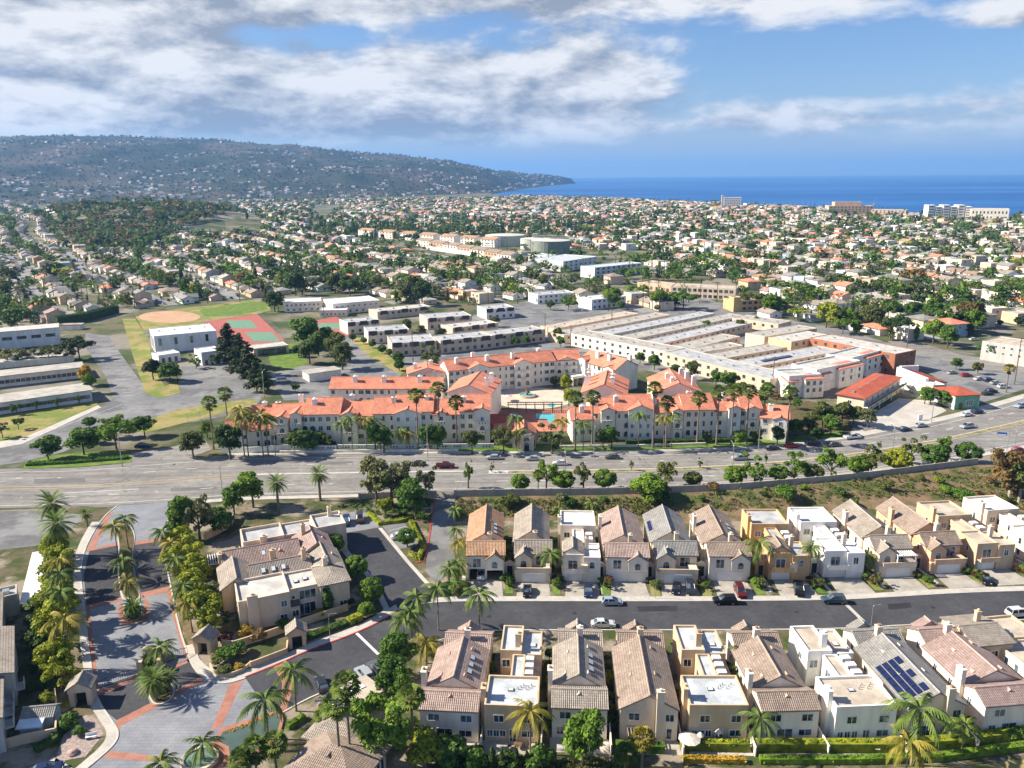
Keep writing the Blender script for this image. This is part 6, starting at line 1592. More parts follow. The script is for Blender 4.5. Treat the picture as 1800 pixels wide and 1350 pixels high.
for i in range(9): MB().box(8 + i * 2.1, 10 + i * 2.1, 4.2, 6.4, 6.5, 6.62).build('solar_panel', M_SOLAR, s1.root)
bar(o_, an, 14.3, 56, 37, 48, 'gravel-roofed wing beside the small court, third from the condominiums', 6.0, 'sand', 'gravel'); bar(o_, an, 16, 44, 53, 62, 'short gravel-roofed wing at the back of the near comb', 5.6, 'pale', 'gravel')
b = bar(o_, an, 70.5, 86, -8, 36, 'brick-red three-storey block with pale roof on the cross street', 9.0, 'brick', 'pale'); b.row('S', 0, .8, 14.5, 4, 3.6, 1.3, 1.2, 'rect', M_DARKF)
bar(o_, an, 58, 86.4, 36.4, 50, 'pale-roofed brick wing behind the brick-red block', 8.4, 'tan', 'pale'); bar(o_, an, 60, 100, 54, 66, 'far pale-roofed wing beside the tall garden trees', 7.6, 'beige', 'gravel')
COMB = [off(o_, an, u, v) for u, v in ((-4, -12), (106, -12), (106, 72), (-4, 72))]
o_ = P(1172, 642); o_ = (o_.x, o_.y); an = 42.0
bar(o_, an, 0, 13, 0, 61, 'white two-storey long block facing the rear of the complex', 6.4, 'pale', 'gravel')
for v, L_, nm, rm in ((1, 62, 'first', 'gravel'), (17.5, 100, 'second', 'grey'), (34, 118, 'third', 'gravel'), (50, 112, 'fourth', 'grey')):
    bar(o_, an, 13.3, L_, v, v + 11, 'long low pale wing, %s behind the white two-storey block' % nm, 4.8, ('beige', 'grey')[v % 2 < 1], rm)
for v, u0, L_, nm in ((66, 0, 90, 'first'), (82, 10, 80, 'second')): bar(o_, an, u0, L_, v, v + 12, 'low pale row towards the back street, %s of two' % nm, 4.6, 'beige', 'gravel' if v < 70 else 'tan')
bar(o_, an, 104, 118, 4, 33, 'cross wing closing the long low pale wings', 5.2, 'beige', 'gravel')
COMB2 = [off(o_, an, u, v) for u, v in ((-4, -6), (124, -6), (124, 50), (96, 98), (-4, 98))]
# white condominiums
WGp = 'white condominiums with red tile eaves'
for lab, A, B, d_, h_ in (('white condominium with red eaves nearest the planted bank', (1384, 700), (1440, 696), 11, 9), ('middle white condominium with red eaves and roof terrace', (1432, 690), (1508, 672), 12, 9.5), ('rearmost white condominium with red eaves beside the cross street', (1490, 668), (1545, 652), 11, 9.5)):
    xy_, an, L_ = edge(A, B); b = Bld('condominium', lab, 'apartment building', xy_, an, WGp); b.wm, b.rm = STUCCO['white'], TC
    b.vol(0, L_, 0, d_, h_, 'flat', .6, rm=ROOFING['pale']); b.vol(L_ * .45, L_ + .6, -1.6, d_ * .6, h_ - 1.6, 'hip', 1.5); b.vol(-.6, L_ * .3, -.8, d_ * .4, h_ - 2.4, 'shedN', 1.0)
    for zz in (h_ - 3.8, h_ - 6.6): b.row('S', -1.6, L_ * .45, L_ + .4, 3, zz, 1.0, 1.4, 'rect', M_DARKF); b.win('S', -.8, L_ * .12, zz, 1.2, 1.4)
    b.row('W', -.6, 0.2, d_ * .35, 1, h_ - 5, 1.0, 1.4)
# motel with external stair
xy_, an, L_ = edge((1516, 730), (1580, 690)); b = Bld('motel', 'cream two-storey motel with red roof and outside stair on the concrete court', 'motel', xy_, an); b.wm, b.rm = STUCCO['cream'], TILE['red']
b.vol(0, L_, 0, 9.5, 6.2, 'hip', 1.5, o=.7); MB().box(0, L_ + 4, -1.6, -.02, 2.9, 3.1).build('gallery_floor', STUCCO['white'], b.root); MB().box(0, L_ + 4, -1.65, -1.55, 3.1, 4.0).build('gallery_rail', M_IRON, b.root)
for x in (0.2, L_ * .33, L_ * .66, L_): MB().box(x - .12, x + .12, -1.6, -1.36, 0, 2.9).build('post', M_WHITE, b.root)
b.row('S', 0, .5, L_ - .5, 7, 3.3, 1.1, 2.0, 'rect'); b.row('S', 0, .5, L_ - .5, 7, .3, 1.1, 2.0, 'rect'); b.win('W', 0, 5, 3.6, 1.4, 1.2)
for i in range(10): MB().box(L_ + 2.4 + i * .5, L_ + 2.95 + i * .5, -3.2, -1.7, 2.75 - i * .29, 2.95 - i * .29).build('stair_tread', STUCCO['white'], b.root)
for q in (-3.25, -1.7): MB().add([(L_ + 2.4, q, 2.6), (L_ + 7.5, q, -.1), (L_ + 7.5, q, .9), (L_ + 2.4, q, 3.8), (L_ + 2.4, q + .1, 2.6), (L_ + 7.5, q + .1, -.1), (L_ + 7.5, q + .1, .9), (L_ + 2.4, q + .1, 3.8)], [(0, 1, 2, 3), (7, 6, 5, 4), (3, 2, 6, 7), (0, 4, 5, 1), (1, 5, 6, 2), (0, 3, 7, 4)]).build('stair_side', STUCCO['white'], b.root)
for i in range(5): b.unit(3 + i * L_ / 5.5, 5, 7.0, 1.3, 1.2, .7)
# plaza shop: long white wall running from back to front, lettering, red roofs, green front
xy_, an, L_ = edge((1573, 676), (1676, 720)); b = Bld('shop_building', 'white-walled shop with red roofs, wall lettering and green street front', 'shop', xy_, an); b.wm, b.rm = STUCCO['white'], TILE['red']
b.vol(0, L_ * .52, 0, 1.2, 7.5, 'flat', .1, rm=ROOFING['white']); b.vol(L_ * .30, L_ * .66, -.4, 4.5, 6.2, 'flat', .3, rm=ROOFING['white']); b.vol(L_ * .04, L_ * .5, 1.2, 9.5, 5.2, 'shedS', 1.4); b.vol(L_ * .68, L_, 0, 10, 5.2, 'hip', 1.8, wm=STUCCO['white'], o=.6); b.vol(0, 1.2, 1.2, 9, 8.0, 'flat', .2, rm=ROOFING['white'])
MB().box(L_, L_ + .15, .2, 9.8, -.1, 5.1).build('green_front', STUCCO['green'], b.root)
MB().box(L_ * .665, L_ * .67 + .12, -.3, 4.4, 4.5, 6.1).build('green_front', STUCCO['green'], b.root)
b.win('E', L_ + .15, 6, 1.4, 2.6, 2.0, 'strip'); b.win('E', L_ + .15, 2.6, .1, 1.2, 2.3, 'door')
for i in range(6):   # zigzag relief on the parapet roof
    x = L_ * .33 + i * L_ * .05; MB().box(0, 1.7, -.12, .12, 0, .25).build('roof_zigzag', STUCCO['white'], b.root, loc=(x, 1.2 + (i % 2) * 1.0, 5.95), rz=.8 if i % 2 == 0 else -.8)
def letters(parent, text, x, y, z, size, mat, rz=0.0, name='lettering'):
    cu = bpy.data.curves.new(name, 'FONT'); cu.body = text; cu.size = size; cu.extrude = .04
    tmp = bpy.data.objects.new(name, cu); COL.objects.link(tmp)
    bpy.context.view_layer.update()
    me = bpy.data.meshes.new_from_object(tmp.evaluated_get(bpy.context.evaluated_depsgraph_get())); me.materials.clear(); me.materials.append(mat)
    bpy.data.objects.remove(tmp)
    o = obj(name, me, parent, loc=(x, y, z)); o.rotation_euler = (math.pi / 2, 0, rz)
    return o
M_LETTER = plain('dark_red_letters', (.16, .04, .045), .6, .05)
letters(b.root, 'PLAZA', L_ * .40, -.46, 4.55, 1.25, M_LETTER)
M_RBAND = plain('red_sign_band', (.38, .12, .12), .6, .05)
MB().box(L_ * .545, L_ * .625, -.47, -.41, 4.6, 5.15).build('sign_band', M_RBAND, b.root); MB().box(L_ * .59, L_ * .61, -.47, -.41, 3.7, 4.1).build('sign_band', M_LETTER, b.root)
r = empty('sign_post', P(1762, 792), -.25); tag(r, 'blue and white hanging street sign on a mast over the far right lanes', 'street sign')
MB().path([(1.2, 0, -.1), (1.2, 0, 6.4)], [.12, .09], 7).build('mast', M_STEEL, r); MB().tube((-2.2, 0, 6.1), (1.2, 0, 6.3), .05, .06, 6).build('arm', M_STEEL, r)
MB().box(-2.2, .6, -.03, .03, 5.0, 6.0).build('sign_board', plain('sign_blue', (.04, .13, .45)), r); MB().box(-2.0, .4, -.05, -.031, 5.1, 5.4).build('sign_stripe', M_WHITE, r)
r = empty('sign_box', P(1617, 739), .3); tag(r, 'small white sign box in the planter of the motel court', 'sign')
MB().box(-.9, .9, -.2, .2, .5, 2.2).build('panel', M_WHITE, r); MB().box(-.7, .7, -.15, .15, -.1, .5).build('plinth', STUCCO['grey'], r)
# right edge flats and lone houses round there
b = simple('apartment_block', 'grey three-storey apartment block at the right picture edge over parked cars', 'apartment building', (1722, 632), (1830, 650), 18, 9.0, 'flat', .3, 'grey', 'tan'); b.row('S', 0, 1, b.L - 1, 7, 6.6, 1.2, 1.2); b.row('S', 0, 1, b.L - 1, 7, 3.8, 1.2, 1.2)
b.row('W', 0, 2, 16, 4, 6.6, 1.2, 1.2)
# ------------------------------------------------------------------ landmarks farther out
r = None
TG = 'pale round water tanks'
for lab, px, py, rad, h_ in (('large pale water tank behind the townhouse rows', 888, 431, 25, 13), ('middle pale water tank with a small tower', 941, 437, 18, 12), ('dark green-grey front water tank', 968, 444, 22, 14)):
    q = P(px, py); r = empty('water_tank', q); tag(r, lab, 'water tank', TG); mt = plain('tank_pale', (.46, .47, .40)) if 'pale' in lab else plain('tank_green', (.22, .25, .21))
    c_ = [(rad * math.cos(i * .19635), rad * math.sin(i * .19635)) for i in range(32)]
    MB().prism(c_, -.2, h_).build('tank_wall', mt, r)
    obj('tank_roof', cone_mesh('tank_roof', rad + .3, 1.6, h_ + .02, plain('tank_top', (.5, .5, .46)), 32), r)
    if 'tower' in lab: MB().box(-3, 3, -3, 3, h_ + 1, h_ + 6).build('tower', mt, r)
def big(name, label, cat, A, B, depth, h, wm, rm, rows_=3, n=10, z=0.0, roof='flat', rise=.4, tile=False, group=None):
    b = simple(name, label, cat, A, B, depth, h, roof, rise, wm, rm, group=group, tile=tile)
    st = h / rows_
    for i in range(rows_): b.row('S', 0, 1, b.L - 1, n, i * st + .9, min(2.2, b.L / n * .6), st * .45, 'rect', M_DARKF)
    return b
big('apartment_block', 'white three-storey apartments with blue-grey roof, near block beside dark trees', 'apartment building', (1045, 490), (1128, 481), 18, 9.5, 'cool', 'blue', 3, 9)
big('apartment_block', 'white three-storey apartments with blue-grey roof, long rear wing', 'apartment building', (990, 478), (1050, 468), 40, 9.5, 'cool', 'blue', 3, 7)
big('apartment_block', 'small white apartments west of the blue-grey roofed wing', 'apartment building', (928, 462), (975, 468), 14, 9.0, 'cool', 'blue', 3, 5)
big('church_hall', 'brown-trimmed hall with low flat roofs at the back street corner', 'hall', (1120, 508), (1180, 516), 16, 5.4, 'peach', 'tan', 1, 6); big('church_hall', 'tall brown hall with vertical panels beside the back street', 'hall', (1178, 522), (1292, 528), 17, 8.0, 'beige', 'tan', 2, 12)
b = big('corner_building', 'orange stucco corner building with a square tower', 'building', (1290, 548), (1345, 545), 14, 7.0, 'orange', 'tan', 2, 5); b.vol(-1, 4, -1, 5, 9.4, 'flat', .4)
big('school_building', 'long white and blue flat-roofed school beneath the wooded hill', 'school building', (312, 412), (372, 405), 30, 10, 'white', 'white', 2, 8); big('school_building', 'long blue-banded school wing beyond the wooded hill', 'school building', (360, 400), (455, 392), 22, 9, 'cool', 'blue', 2, 14)
big('apartment_block', 'white terrace block rising on the wooded hill', 'apartment building', (82, 376), (106, 378), 20, 17, 'white', 'white', 4, 4)
wg = 'rows of red-roofed townhouses below the tanks'
for i in range(7):
    f_ = i / 6
    big('terrace_house', '%s house block of the front red-roofed terrace below the water tanks' % ['first', 'second', 'third', 'fourth', 'fifth', 'sixth', 'seventh'][i], 'house', (742 + 143 * f_ - 10, 432 + 27 * f_), (742 + 143 * f_ + 13, 435 + 27 * f_), 14, 7.5, 'peach' if i % 2 else 'pale', 'brown', 2, 4, roof='gx', rise=2.4, tile=True, group=wg)
for i in range(7):
    f_ = i / 6
    big('terrace_house', '%s house block of the rear red-roofed terrace below the water tanks' % ['first', 'second', 'third', 'fourth', 'fifth', 'sixth', 'seventh'][i], 'house', (640 + 215 * f_ - 10, 415 + 18 * f_), (640 + 215 * f_ + 14, 417 + 18 * f_), 15, 9, 'pale' if i % 2 else 'white', 'rust', 3, 4, roof='gx', rise=2.6, tile=True, group=wg)
wall_thing('long white retaining wall below the red-roofed terraces', [(750, 438), (830, 450), (905, 460)], 4.0, STUCCO['white'], .5)
b = big('hotel', 'white seafront hotel with dark side tower on the shoreline', 'hotel', (1272, 366), (1302, 366), 25, 27, 'white', 'white', 6, 9); b.vol(-6, 0, 2, 20, 33, 'flat', .4, wm=STUCCO['grey'])
big('apartment_block', 'tan seafront apartment block with stepped roof on the shoreline', 'apartment building', (1456, 374), (1535, 374), 40, 15, 'peach', 'tan', 3, 12).vol(14, 70, 8, 38, 23, 'flat', .5); big('apartment_block', 'long brown seafront parking structure beside the tan block', 'parking structure', (1530, 378), (1592, 379), 40, 11, 'beige', 'tan', 3, 9)
for i in range(6): big('apartment_tower', '%s of the white seafront apartment towers' % ['first', 'second', 'third', 'fourth', 'fifth', 'sixth'][i], 'apartment building', (1630 + i * 13.2, 384), (1641 + i * 13.2, 384), 25, 25 - (i % 2) * 3, 'white', 'white', 5, 4, group='white seafront towers')
big('warehouse', 'long flat white shed near the shoreline at the picture edge', 'warehouse', (1705, 385), (1772, 386), 40, 19, 'pale', 'pale', 2, 10)
# ================================================================== plants near the camera
ORD = ['first', 'second', 'third', 'fourth', 'fifth', 'sixth', 'seventh', 'eighth', 'ninth', 'tenth', 'eleventh', 'twelfth', 'thirteenth', 'fourteenth', 'fifteenth', 'sixteenth', 'seventeenth', 'eighteenth', 'nineteenth', 'twentieth']
def ordw(i):
    if i < 20: return ORD[i]
    tens = {2: 'twenty', 3: 'thirty', 4: 'forty', 5: 'fifty', 6: 'sixty', 7: 'seventy', 8: 'eighty', 9: 'ninety'}
    t, u = divmod(i + 1, 10)
    if t > 9: return str(i + 1) + 'th'
    return tens[t] + '-' + ORD[u - 1] if u else tens[t][:-1] + 'ieth'
def crown_h(px, py, cy):
    """height of a thing whose base is at (px,py) and whose top is at picture row cy"""
    a = P(px, py); lo, hi = 0.0, 60.0
    for _ in range(30):
        m_ = (lo + hi) / 2
        if pix(a.x, a.y, m_)[1] > cy: lo = m_
        else: hi = m_
    return lo
def T(px, py, top, kind, leaf, label, wid=1.0, **kw):
    h = crown_h(px, py, top); tree(P(px, py), h, kind, leaf, label, wid, **kw)
def PA(px, py, crown, kind, label, leaf='palm', size=1.0, **kw):
    """crown: picture row of the crown's heart"""
    palm(P(px, py), max(1.2, crown_h(px, py, crown)), kind, label, leaf, size, **kw)
# clipped ficus balls by the villas
for px, py, top, lab in ((575, 945, 899, 'clipped round ficus beside the rear villa and parked cars'), (590, 975, 938, 'clipped round ficus second along the parking court'), (627, 1020, 976, 'clipped round ficus third along the parking court'), (655, 1062, 1014, 'clipped round ficus on the court corner above the villa hedge')):
    T(px, py, top, 'ball', 'bright', lab, 1.05, group='clipped ficus along the parking court')
T(645, 1085, 1058, 'ball', 'bright', 'low clipped ficus shrub on the corner by the villa wall', 1.2)
T(578, 1078, 1028, 'cypress', 'mid', 'slim evergreen against the front of the flat-roofed villa', 1.5)
T(662, 885, 800, 'broad', 'grey', 'large grey-green tree on the near side of the arterial, west of its pair', .95); T(690, 890, 806, 'open', 'grey', 'large open-crowned grey tree touching the grey-green one by the arterial', 1.0)
T(730, 912, 838, 'broad', 'mid', 'broad green tree at the head of the parking court', 1.0); T(678, 908, 870, 'broad', 'lime', 'small yellow-green tree at the head of the parking court', 1.0); T(748, 870, 815, 'open', 'grey', 'thin grey tree beside the arterial above the dark lane', .8)
T(716, 962, 928, 'ball', 'mid', 'small round tree on the hedge island by the white car', 1.2)
T(445, 892, 826, 'broad', 'bright', 'bright broad tree at the kerb behind the rear villa', 1.0); T(412, 905, 852, 'broad', 'mid', 'green tree between the broad tree and the entrance palms', .9); T(322, 948, 868, 'broad', 'bright', 'bright tree on the corner of the entrance drive', .8); T(352, 950, 876, 'open', 'grey', 'grey open tree on the corner of the entrance drive', .9)
T(390, 935, 895, 'bush', 'mid', 'leafy shrub beside the curving wall of the rear villa', 1.0)
PA(490, 900, 848, 'date', 'stout date palm on the kerb behind the rear villa', 'palm', .85); PA(563, 880, 833, 'date', 'stout date palm alone above the rear villa roof', 'palm', .85)
PA(105, 975, 885, 'date', 'tall date palm at the west side of the entrance drive', 'palm', 1.12); PA(113, 1000, 920, 'date', 'date palm standing just in front of the tall one by the entrance', 'palm', 1.15); PA(154, 925, 903, 'date', 'young date palm in the corner bed of the entrance', 'palm', .5)
# queen palms of the entrance
EP = [(211, 1000, 925, 'queen palm at the north tip of the entrance median'), (226, 965, 912, 'shorter queen palm behind the first in the entrance median'), (222, 1022, 985, 'small queen palm in the middle of the entrance median'), (230, 1068, 1022, 'queen palm at the south end of the entrance median'),
      (118, 1090, 1008, 'queen palm on the western walk, nearest the date palms'), (121, 1125, 1040, 'queen palm on the western walk below the white patio cover'), (127, 1175, 1090, 'largest queen palm on the western walk'), (122, 1075, 985, 'yellowish queen palm on the western walk'),
      (292, 992, 935, 'queen palm at the top of the eastern verge'), (308, 1012, 955, 'queen palm second down the eastern verge'), (316, 1040, 982, 'queen palm third down the eastern verge'), (330, 1088, 1030, 'queen palm above the eastern gatehouse'), (338, 1112, 1058, 'lowest queen palm of the eastern verge'),
      (288, 1192, 1138, 'queen palm between the two iron gates')]
for i, (px, py, c, lab) in enumerate(EP): PA(px, py, c, 'queen', lab, 'palmgold' if 'yellowish' in lab or i % 3 == 0 else 'palm', 1.15 if 'largest' in lab else .92, group='queen palms along the entrance')
PA(275, 1232, 1195, 'date', 'low spiky palm at the tip of the gate island', 'palm', .8); PA(268, 1215, 1190, 'date', 'second low spiky palm on the gate island', 'mid', .6); PA(236, 1086, 1066, 'date', 'low sago palm at the end of the entrance median', 'mid', .7); PA(300, 1215, 1188, 'date', 'small sago palm on the east edge of the gate island', 'palm', .5)
PA(262, 1175, 1162, 'date', 'small dark palm inside the keypad island walls', 'dark', .5)
for i, (px, py, c, k_, lab, s) in enumerate([(472, 1298, 1232, 'queen', 'arching queen palm over the pond', 1.25), (521, 1250, 1180, 'queen', 'drooping queen palm at the approach road edge', 1.15), (600, 1372, 1240, 'fan', 'tall fan palm in front of the carport', 1.15), (618, 1362, 1205, 'fan', 'tallest fan palm beside the carport', 1.15),
      (575, 1300, 1258, 'fan', 'short fan palm under the tall ones by the carport', 1.0), (452, 1372, 1318, 'fan', 'fan palm in the clump at the clubhouse corner', 1.15), (487, 1365, 1308, 'fan', 'second fan palm in the clump at the clubhouse corner', 1.1), (430, 1388, 1335, 'fan', 'low fan palm in front of the clubhouse clump', 1.0), (360, 1342, 1308, 'queen', 'queen palm growing in the round basin', .9), (285, 1365, 1342, 'queen', 'queen palm cut by the lower picture edge', .9),
      (727, 1320, 1225, 'fan', 'fan palm beside the first near-row house', 1.1), (735, 1120, 1052, 'queen', 'queen palm at the bend of the street, centre of three', 1.0), (771, 1108, 1035, 'queen', 'queen palm at the bend of the street, beside the drive', 1.0), (843, 1118, 1045, 'queen', 'queen palm before the street in front of the first near-row house', 1.05), (712, 1142, 1088, 'queen', 'queen palm above the ficus hedge, lower of two', .95), (724, 1135, 1078, 'queen', 'queen palm above the ficus hedge, upper of two', .95), (750, 1166, 1130, 'queen', 'yellowing queen palm beside the pink-tiled roof', 1.0),
      (932, 1325, 1252, 'queen', 'golden queen palm behind the second near-row house', 1.05), (1128, 1352, 1298, 'fan', 'golden fan palm behind the pergola house', 1.0), (1098, 1358, 1325, 'fan', 'low fan palm at the lower picture edge', .9), (1602, 1345, 1248, 'queen', 'large queen palm behind the solar-roofed house', 1.4), (1590, 1372, 1305, 'queen', 'pale queen palm in front of the large one by the hedge', 1.1), (1332, 1325, 1265, 'queen', 'queen palm between the fifth and sixth near-row houses', .95), (1302, 1210, 1178, 'queen', 'small queen palm in the gap behind the brown-roofed near house', .8), (1300, 1190, 1140, 'queen', 'queen palm in the gap above the small one', .7), (1690, 1320, 1275, 'queen', 'queen palm on the patio of the last near-row house', .8), (1672, 1300, 1268, 'queen', 'small queen palm beside the tall rear chimney', .7), (758, 1155, 1135, 'date', 'low palm at the street corner bed', .5),
      (967, 1025, 973, 'queen', 'queen palm between the second and third far-row houses', .9), (1331, 1022, 955, 'queen', 'queen palm before the orange stucco house', 1.05), (1422, 1015, 962, 'queen', 'queen palm before the white far-row house', .8), (1520, 1006, 975, 'queen', 'small queen palm before the pergola house', .8), (1635, 925, 905, 'queen', 'golden queen palm behind the tan far-row house', .9),
      (801, 922, 895, 'queen', 'queen palm at the top of the dark lane', .7), (803, 955, 930, 'queen', 'queen palm second down the dark lane', .7), (806, 985, 955, 'queen', 'golden queen palm third down the dark lane', .75), (790, 1028, 1000, 'queen', 'queen palm on the lawn corner beside the open garage', .9), (806, 1020, 990, 'queen', 'leaning queen palm nearest the open garage', .8), (982, 905, 895, 'queen', 'young queen palm behind the third far-row house', .7), (1040, 900, 885, 'queen', 'young queen palm on the scrub slope', .7)]):
    PA(px, py, c, k_, lab, 'palmgold' if ('golden' in lab or 'yellowing' in lab or 'pale' in lab) else 'palm', s)
# trees and shrubs in yards and along the walk
for px, py, top, kd, lf, lab, wd in [(700, 1192, 1108, 'broad', 'mid', 'tall dense ficus, upper half of the ficus screen by the first near-row house', .85), (692, 1228, 1148, 'broad', 'mid', 'dense ficus, middle of the ficus screen', .85), (708, 1240, 1172, 'broad', 'mid', 'dense ficus, lower end of the ficus screen', .8), (665, 1338, 1240, 'spread', 'bright', 'wide bright yellow-green tree beside the striped umbrella', .85), (752, 1345, 1296, 'bush', 'lime', 'yellow-green shrub below the first near-row house', 1.0), (1025, 1350, 1245, 'broad', 'bright', 'round bright tree behind the third near-row house', .9), (795, 1345, 1305, 'bush', 'mid', 'dark shrub on the bank below the second near-row house', 1.0), (720, 1290, 1262, 'bush', 'dark', 'shrub between the ficus screen and the first near-row house', 1.0),
      (838, 1352, 1322, 'bush', 'mid', 'leafy shrub at the lower picture edge left of the cypresses', 1.0), (900, 1350, 1325, 'bush', 'dark', 'dark shrub at the lower picture edge among cypresses', 1.0), (948, 1352, 1318, 'bush', 'mid', 'leafy shrub at the foot of the golden queen palm', 1.0), (865, 1352, 1308, 'cypress', 'dark', 'slim cypress at the lower picture edge, first of four', 1.0), (882, 1354, 1310, 'cypress', 'dark', 'slim cypress at the lower picture edge, second of four', 1.0), (908, 1354, 1306, 'cypress', 'dark', 'slim cypress at the lower picture edge, third of four', 1.0), (926, 1354, 1314, 'cypress', 'dark', 'slim cypress at the lower picture edge, fourth of four', 1.0),
      (1135, 890, 833, 'broad', 'bright', 'broad bright tree on the scrub slope behind the solar-roofed house', 1.25), (1165, 885, 845, 'broad', 'mid', 'green tree touching the broad bright one on the slope', 1.0), (85, 1085, 1045, 'bush', 'dark', 'dark shrub in the shaded western garden', 1.0)]:
    T(px, py, top, kd, lf, lab, wd, **({'name': 'shrub', 'cat': 'shrub'} if kd == 'bush' else {}))
# lime hedging trees west of the entrance walk and east verge
for i, (px, py, top) in enumerate([(98, 985, 935), (104, 1010, 955), (108, 1045, 985), (106, 1070, 1010), (104, 1100, 1035), (104, 1135, 1065), (90, 1085, 1055), (100, 1190, 1130), (110, 1210, 1160), (85, 1245, 1215)]):
    T(px, py, top - (i % 3) * 6, ('broad', 'broad', 'open')[i % 3], 'lime', '%s yellow-green shrub tree going down the western walk' % ordw(i), 1.0, group='yellow-green screen along the western walk')
for i, (px, py, top) in enumerate([(318, 985, 925), (325, 1010, 950), (345, 1040, 985), (340, 1065, 1000), (355, 1085, 1030), (362, 1105, 1045), (370, 1120, 1070), (335, 1020, 965), (378, 1070, 1030)]):
    T(px, py, top - (i % 3) * 5, ('broad', 'open', 'broad')[i % 3], 'lime' if i not in (8,) else 'grey', '%s shrub tree going down between the eastern verge and the villas' % ordw(i), 1.05, group='yellow-green screen beside the villas')
for i, (px, py, top, lf) in enumerate([(65, 1105, 1080, 'dark'), (70, 1140, 1110, 'dark'), (70, 1180, 1150, 'dark'), (60, 1215, 1195, 'dark'), (125, 1280, 1258, 'mid'), (140, 1292, 1278, 'mid'), (385, 1168, 1150, 'olive'), (400, 1160, 1140, 'mid'), (418, 1152, 1130, 'mid'), (395, 1184, 1170, 'olive'), (420, 1178, 1166, 'yellow'), (432, 1118, 1100, 'yellow'), (456, 1126, 1108, 'brown'), (500, 1108, 1090, 'mid'), (560, 1085, 1072, 'yellow'), (612, 1066, 1050, 'purple'), (395, 1130, 1112, 'purple'), (520, 1052, 1040, 'mid'), (805, 1046, 1030, 'olive'), (775, 1042, 1026, 'mid'), (1780, 1300, 1278, 'mid'), (1660, 1278, 1265, 'mid')]):
    T(px, py, top, 'bush', lf, '%s small %s shrub in the estate beds, counted from the west' % (ordw(i), {'dark': 'dark', 'mid': 'green', 'olive': 'olive', 'yellow': 'golden', 'brown': 'russet', 'purple': 'purple'}[lf]), 1.1, name='shrub', cat='shrub', group='small shrubs in the estate beds')
# planting in front of each far-row house and between the near-row houses
for i, (lab, px, py, w, ang, *_r) in enumerate(U):
    a = P(px, py)
    for j in range(3):
        x = a.x + w * (1.03 + .08 * j); y = a.y + (-.8, -3.0, -1.6)[j]
        tree(Vector((x, y, 0.05)), rnd.uniform(.9, 2.0), 'bush', rnd.choice(['mid', 'olive', 'dark', 'bright', 'purple']), '%s little shrub on the front lawn right of the %s far-row house' % (ORD[j], ORD[i]), 1.0, 'front lawn shrubs', 'shrub', cat='shrub')
    tree(Vector((a.x + w * 1.14, a.y - 4.2, 0.05)), rnd.uniform(2.2, 3.2), 'open', rnd.choice(['olive', 'mid']), 'small open tree on the front lawn right of the %s far-row house' % ORD[i], .8, 'front lawn trees')
    for j in range(4):
        tree(Vector((a.x + w * 1.07, a.y + 3.5 + 4 * j, 0.0)), rnd.uniform(1.5, 3.0), 'bush', rnd.choice(['mid', 'dark', 'bright']), '%s shrub going back in the side yard right of the %s far-row house' % (ORD[j], ORD[i]), .7, 'side yard shrubs', 'shrub', cat='shrub')
for i, (px, py, w, ang) in enumerate(patio):
    a = P(px, py); c, s_ = math.cos(R(ang)), math.sin(R(ang))
    for j in range(6):
        x, y = -.75 + rnd.uniform(-.2, .2), 2.5 + 3.6 * j
        if j == 0 and i in (1, 4, 6): continue
        tree(Vector((a.x + c * x - s_ * y, a.y + s_ * x + c * y, 0)), rnd.uniform(1.4, 3.4), 'bush', rnd.choice(['mid', 'dark', 'bright', 'olive', 'lime']), '%s shrub going back in the gap left of the %s near-row house' % (ORD[j], ORD[i]), .6, 'gap shrubs', 'shrub', cat='shrub')
    for j in range(2):
        x, y = w * (.3 + .4 * j), 24.6
        tree(Vector((a.x + c * x - s_ * y, a.y + s_ * x + c * y, 0)), rnd.uniform(1.2, 2.4), 'bush', rnd.choice(['mid', 'bright', 'purple']), '%s shrub at the street side of the %s near-row house' % (ORD[j], ORD[i]), .8, 'street side shrubs', 'shrub', cat='shrub')
# hedges
hedge('hedge', [(1196, 1316), (1316, 1318)], 1.6, 1.8, 'lime', 'clipped bright hedge behind the patio with the big umbrella')
hedge('hedge', [(1328, 1318), (1450, 1318), (1560, 1318), (1690, 1310), (1800, 1294), (1880, 1284)], 1.8, 1.9, 'lime', 'long clipped bright hedge along the near-row patios')
hedge('hedge', [(1335, 1340), (1500, 1340), (1650, 1335), (1800, 1316), (1880, 1305)], 1.4, 1.2, 'bright', 'lower clipped hedge in front of the long bright one')
hedge('hedge', [(1082, 1318), (1168, 1322)], 1.5, 1.7, 'mid', 'dark clipped hedge behind the pergola house'); hedge('hedge', [(1200, 1338), (1310, 1340)], 1.2, 1.0, 'yellow', 'low golden flowering hedge at the lower picture edge')
hedge('hedge', [(540, 1124), (580, 1108), (625, 1092)], 2.2, 1.0, 'dark', 'dark clipped hedge outside the villa garden wall'); hedge('hedge', [(612, 1098), (634, 1088)], 2.0, 1.6, 'lime', 'short bright hedge at the villa wall corner')
hedge('hedge', [(648, 905), (668, 922), (700, 918), (720, 912)], 1.6, 1.0, 'lime', 'low bright hedge round the head of the parking court'); hedge('hedge', [(722, 918), (735, 945), (744, 965), (735, 985), (722, 975)], 1.4, .9, 'lime', 'low bright hedge on the island by the dark lane')
hedge('hedge', [(640, 1226), (690, 1204)], 1.2, 1.2, 'bright', 'bright hedge between the visitor bays and the carport'); hedge('hedge', [(575, 1302), (622, 1304), (665, 1285)], 1.8, 1.8, 'bright', 'thick bright hedge below the carport'); hedge('hedge', [(505, 1282), (535, 1262)], 1.2, 1.0, 'bright', 'short bright hedge beside the clubhouse path')
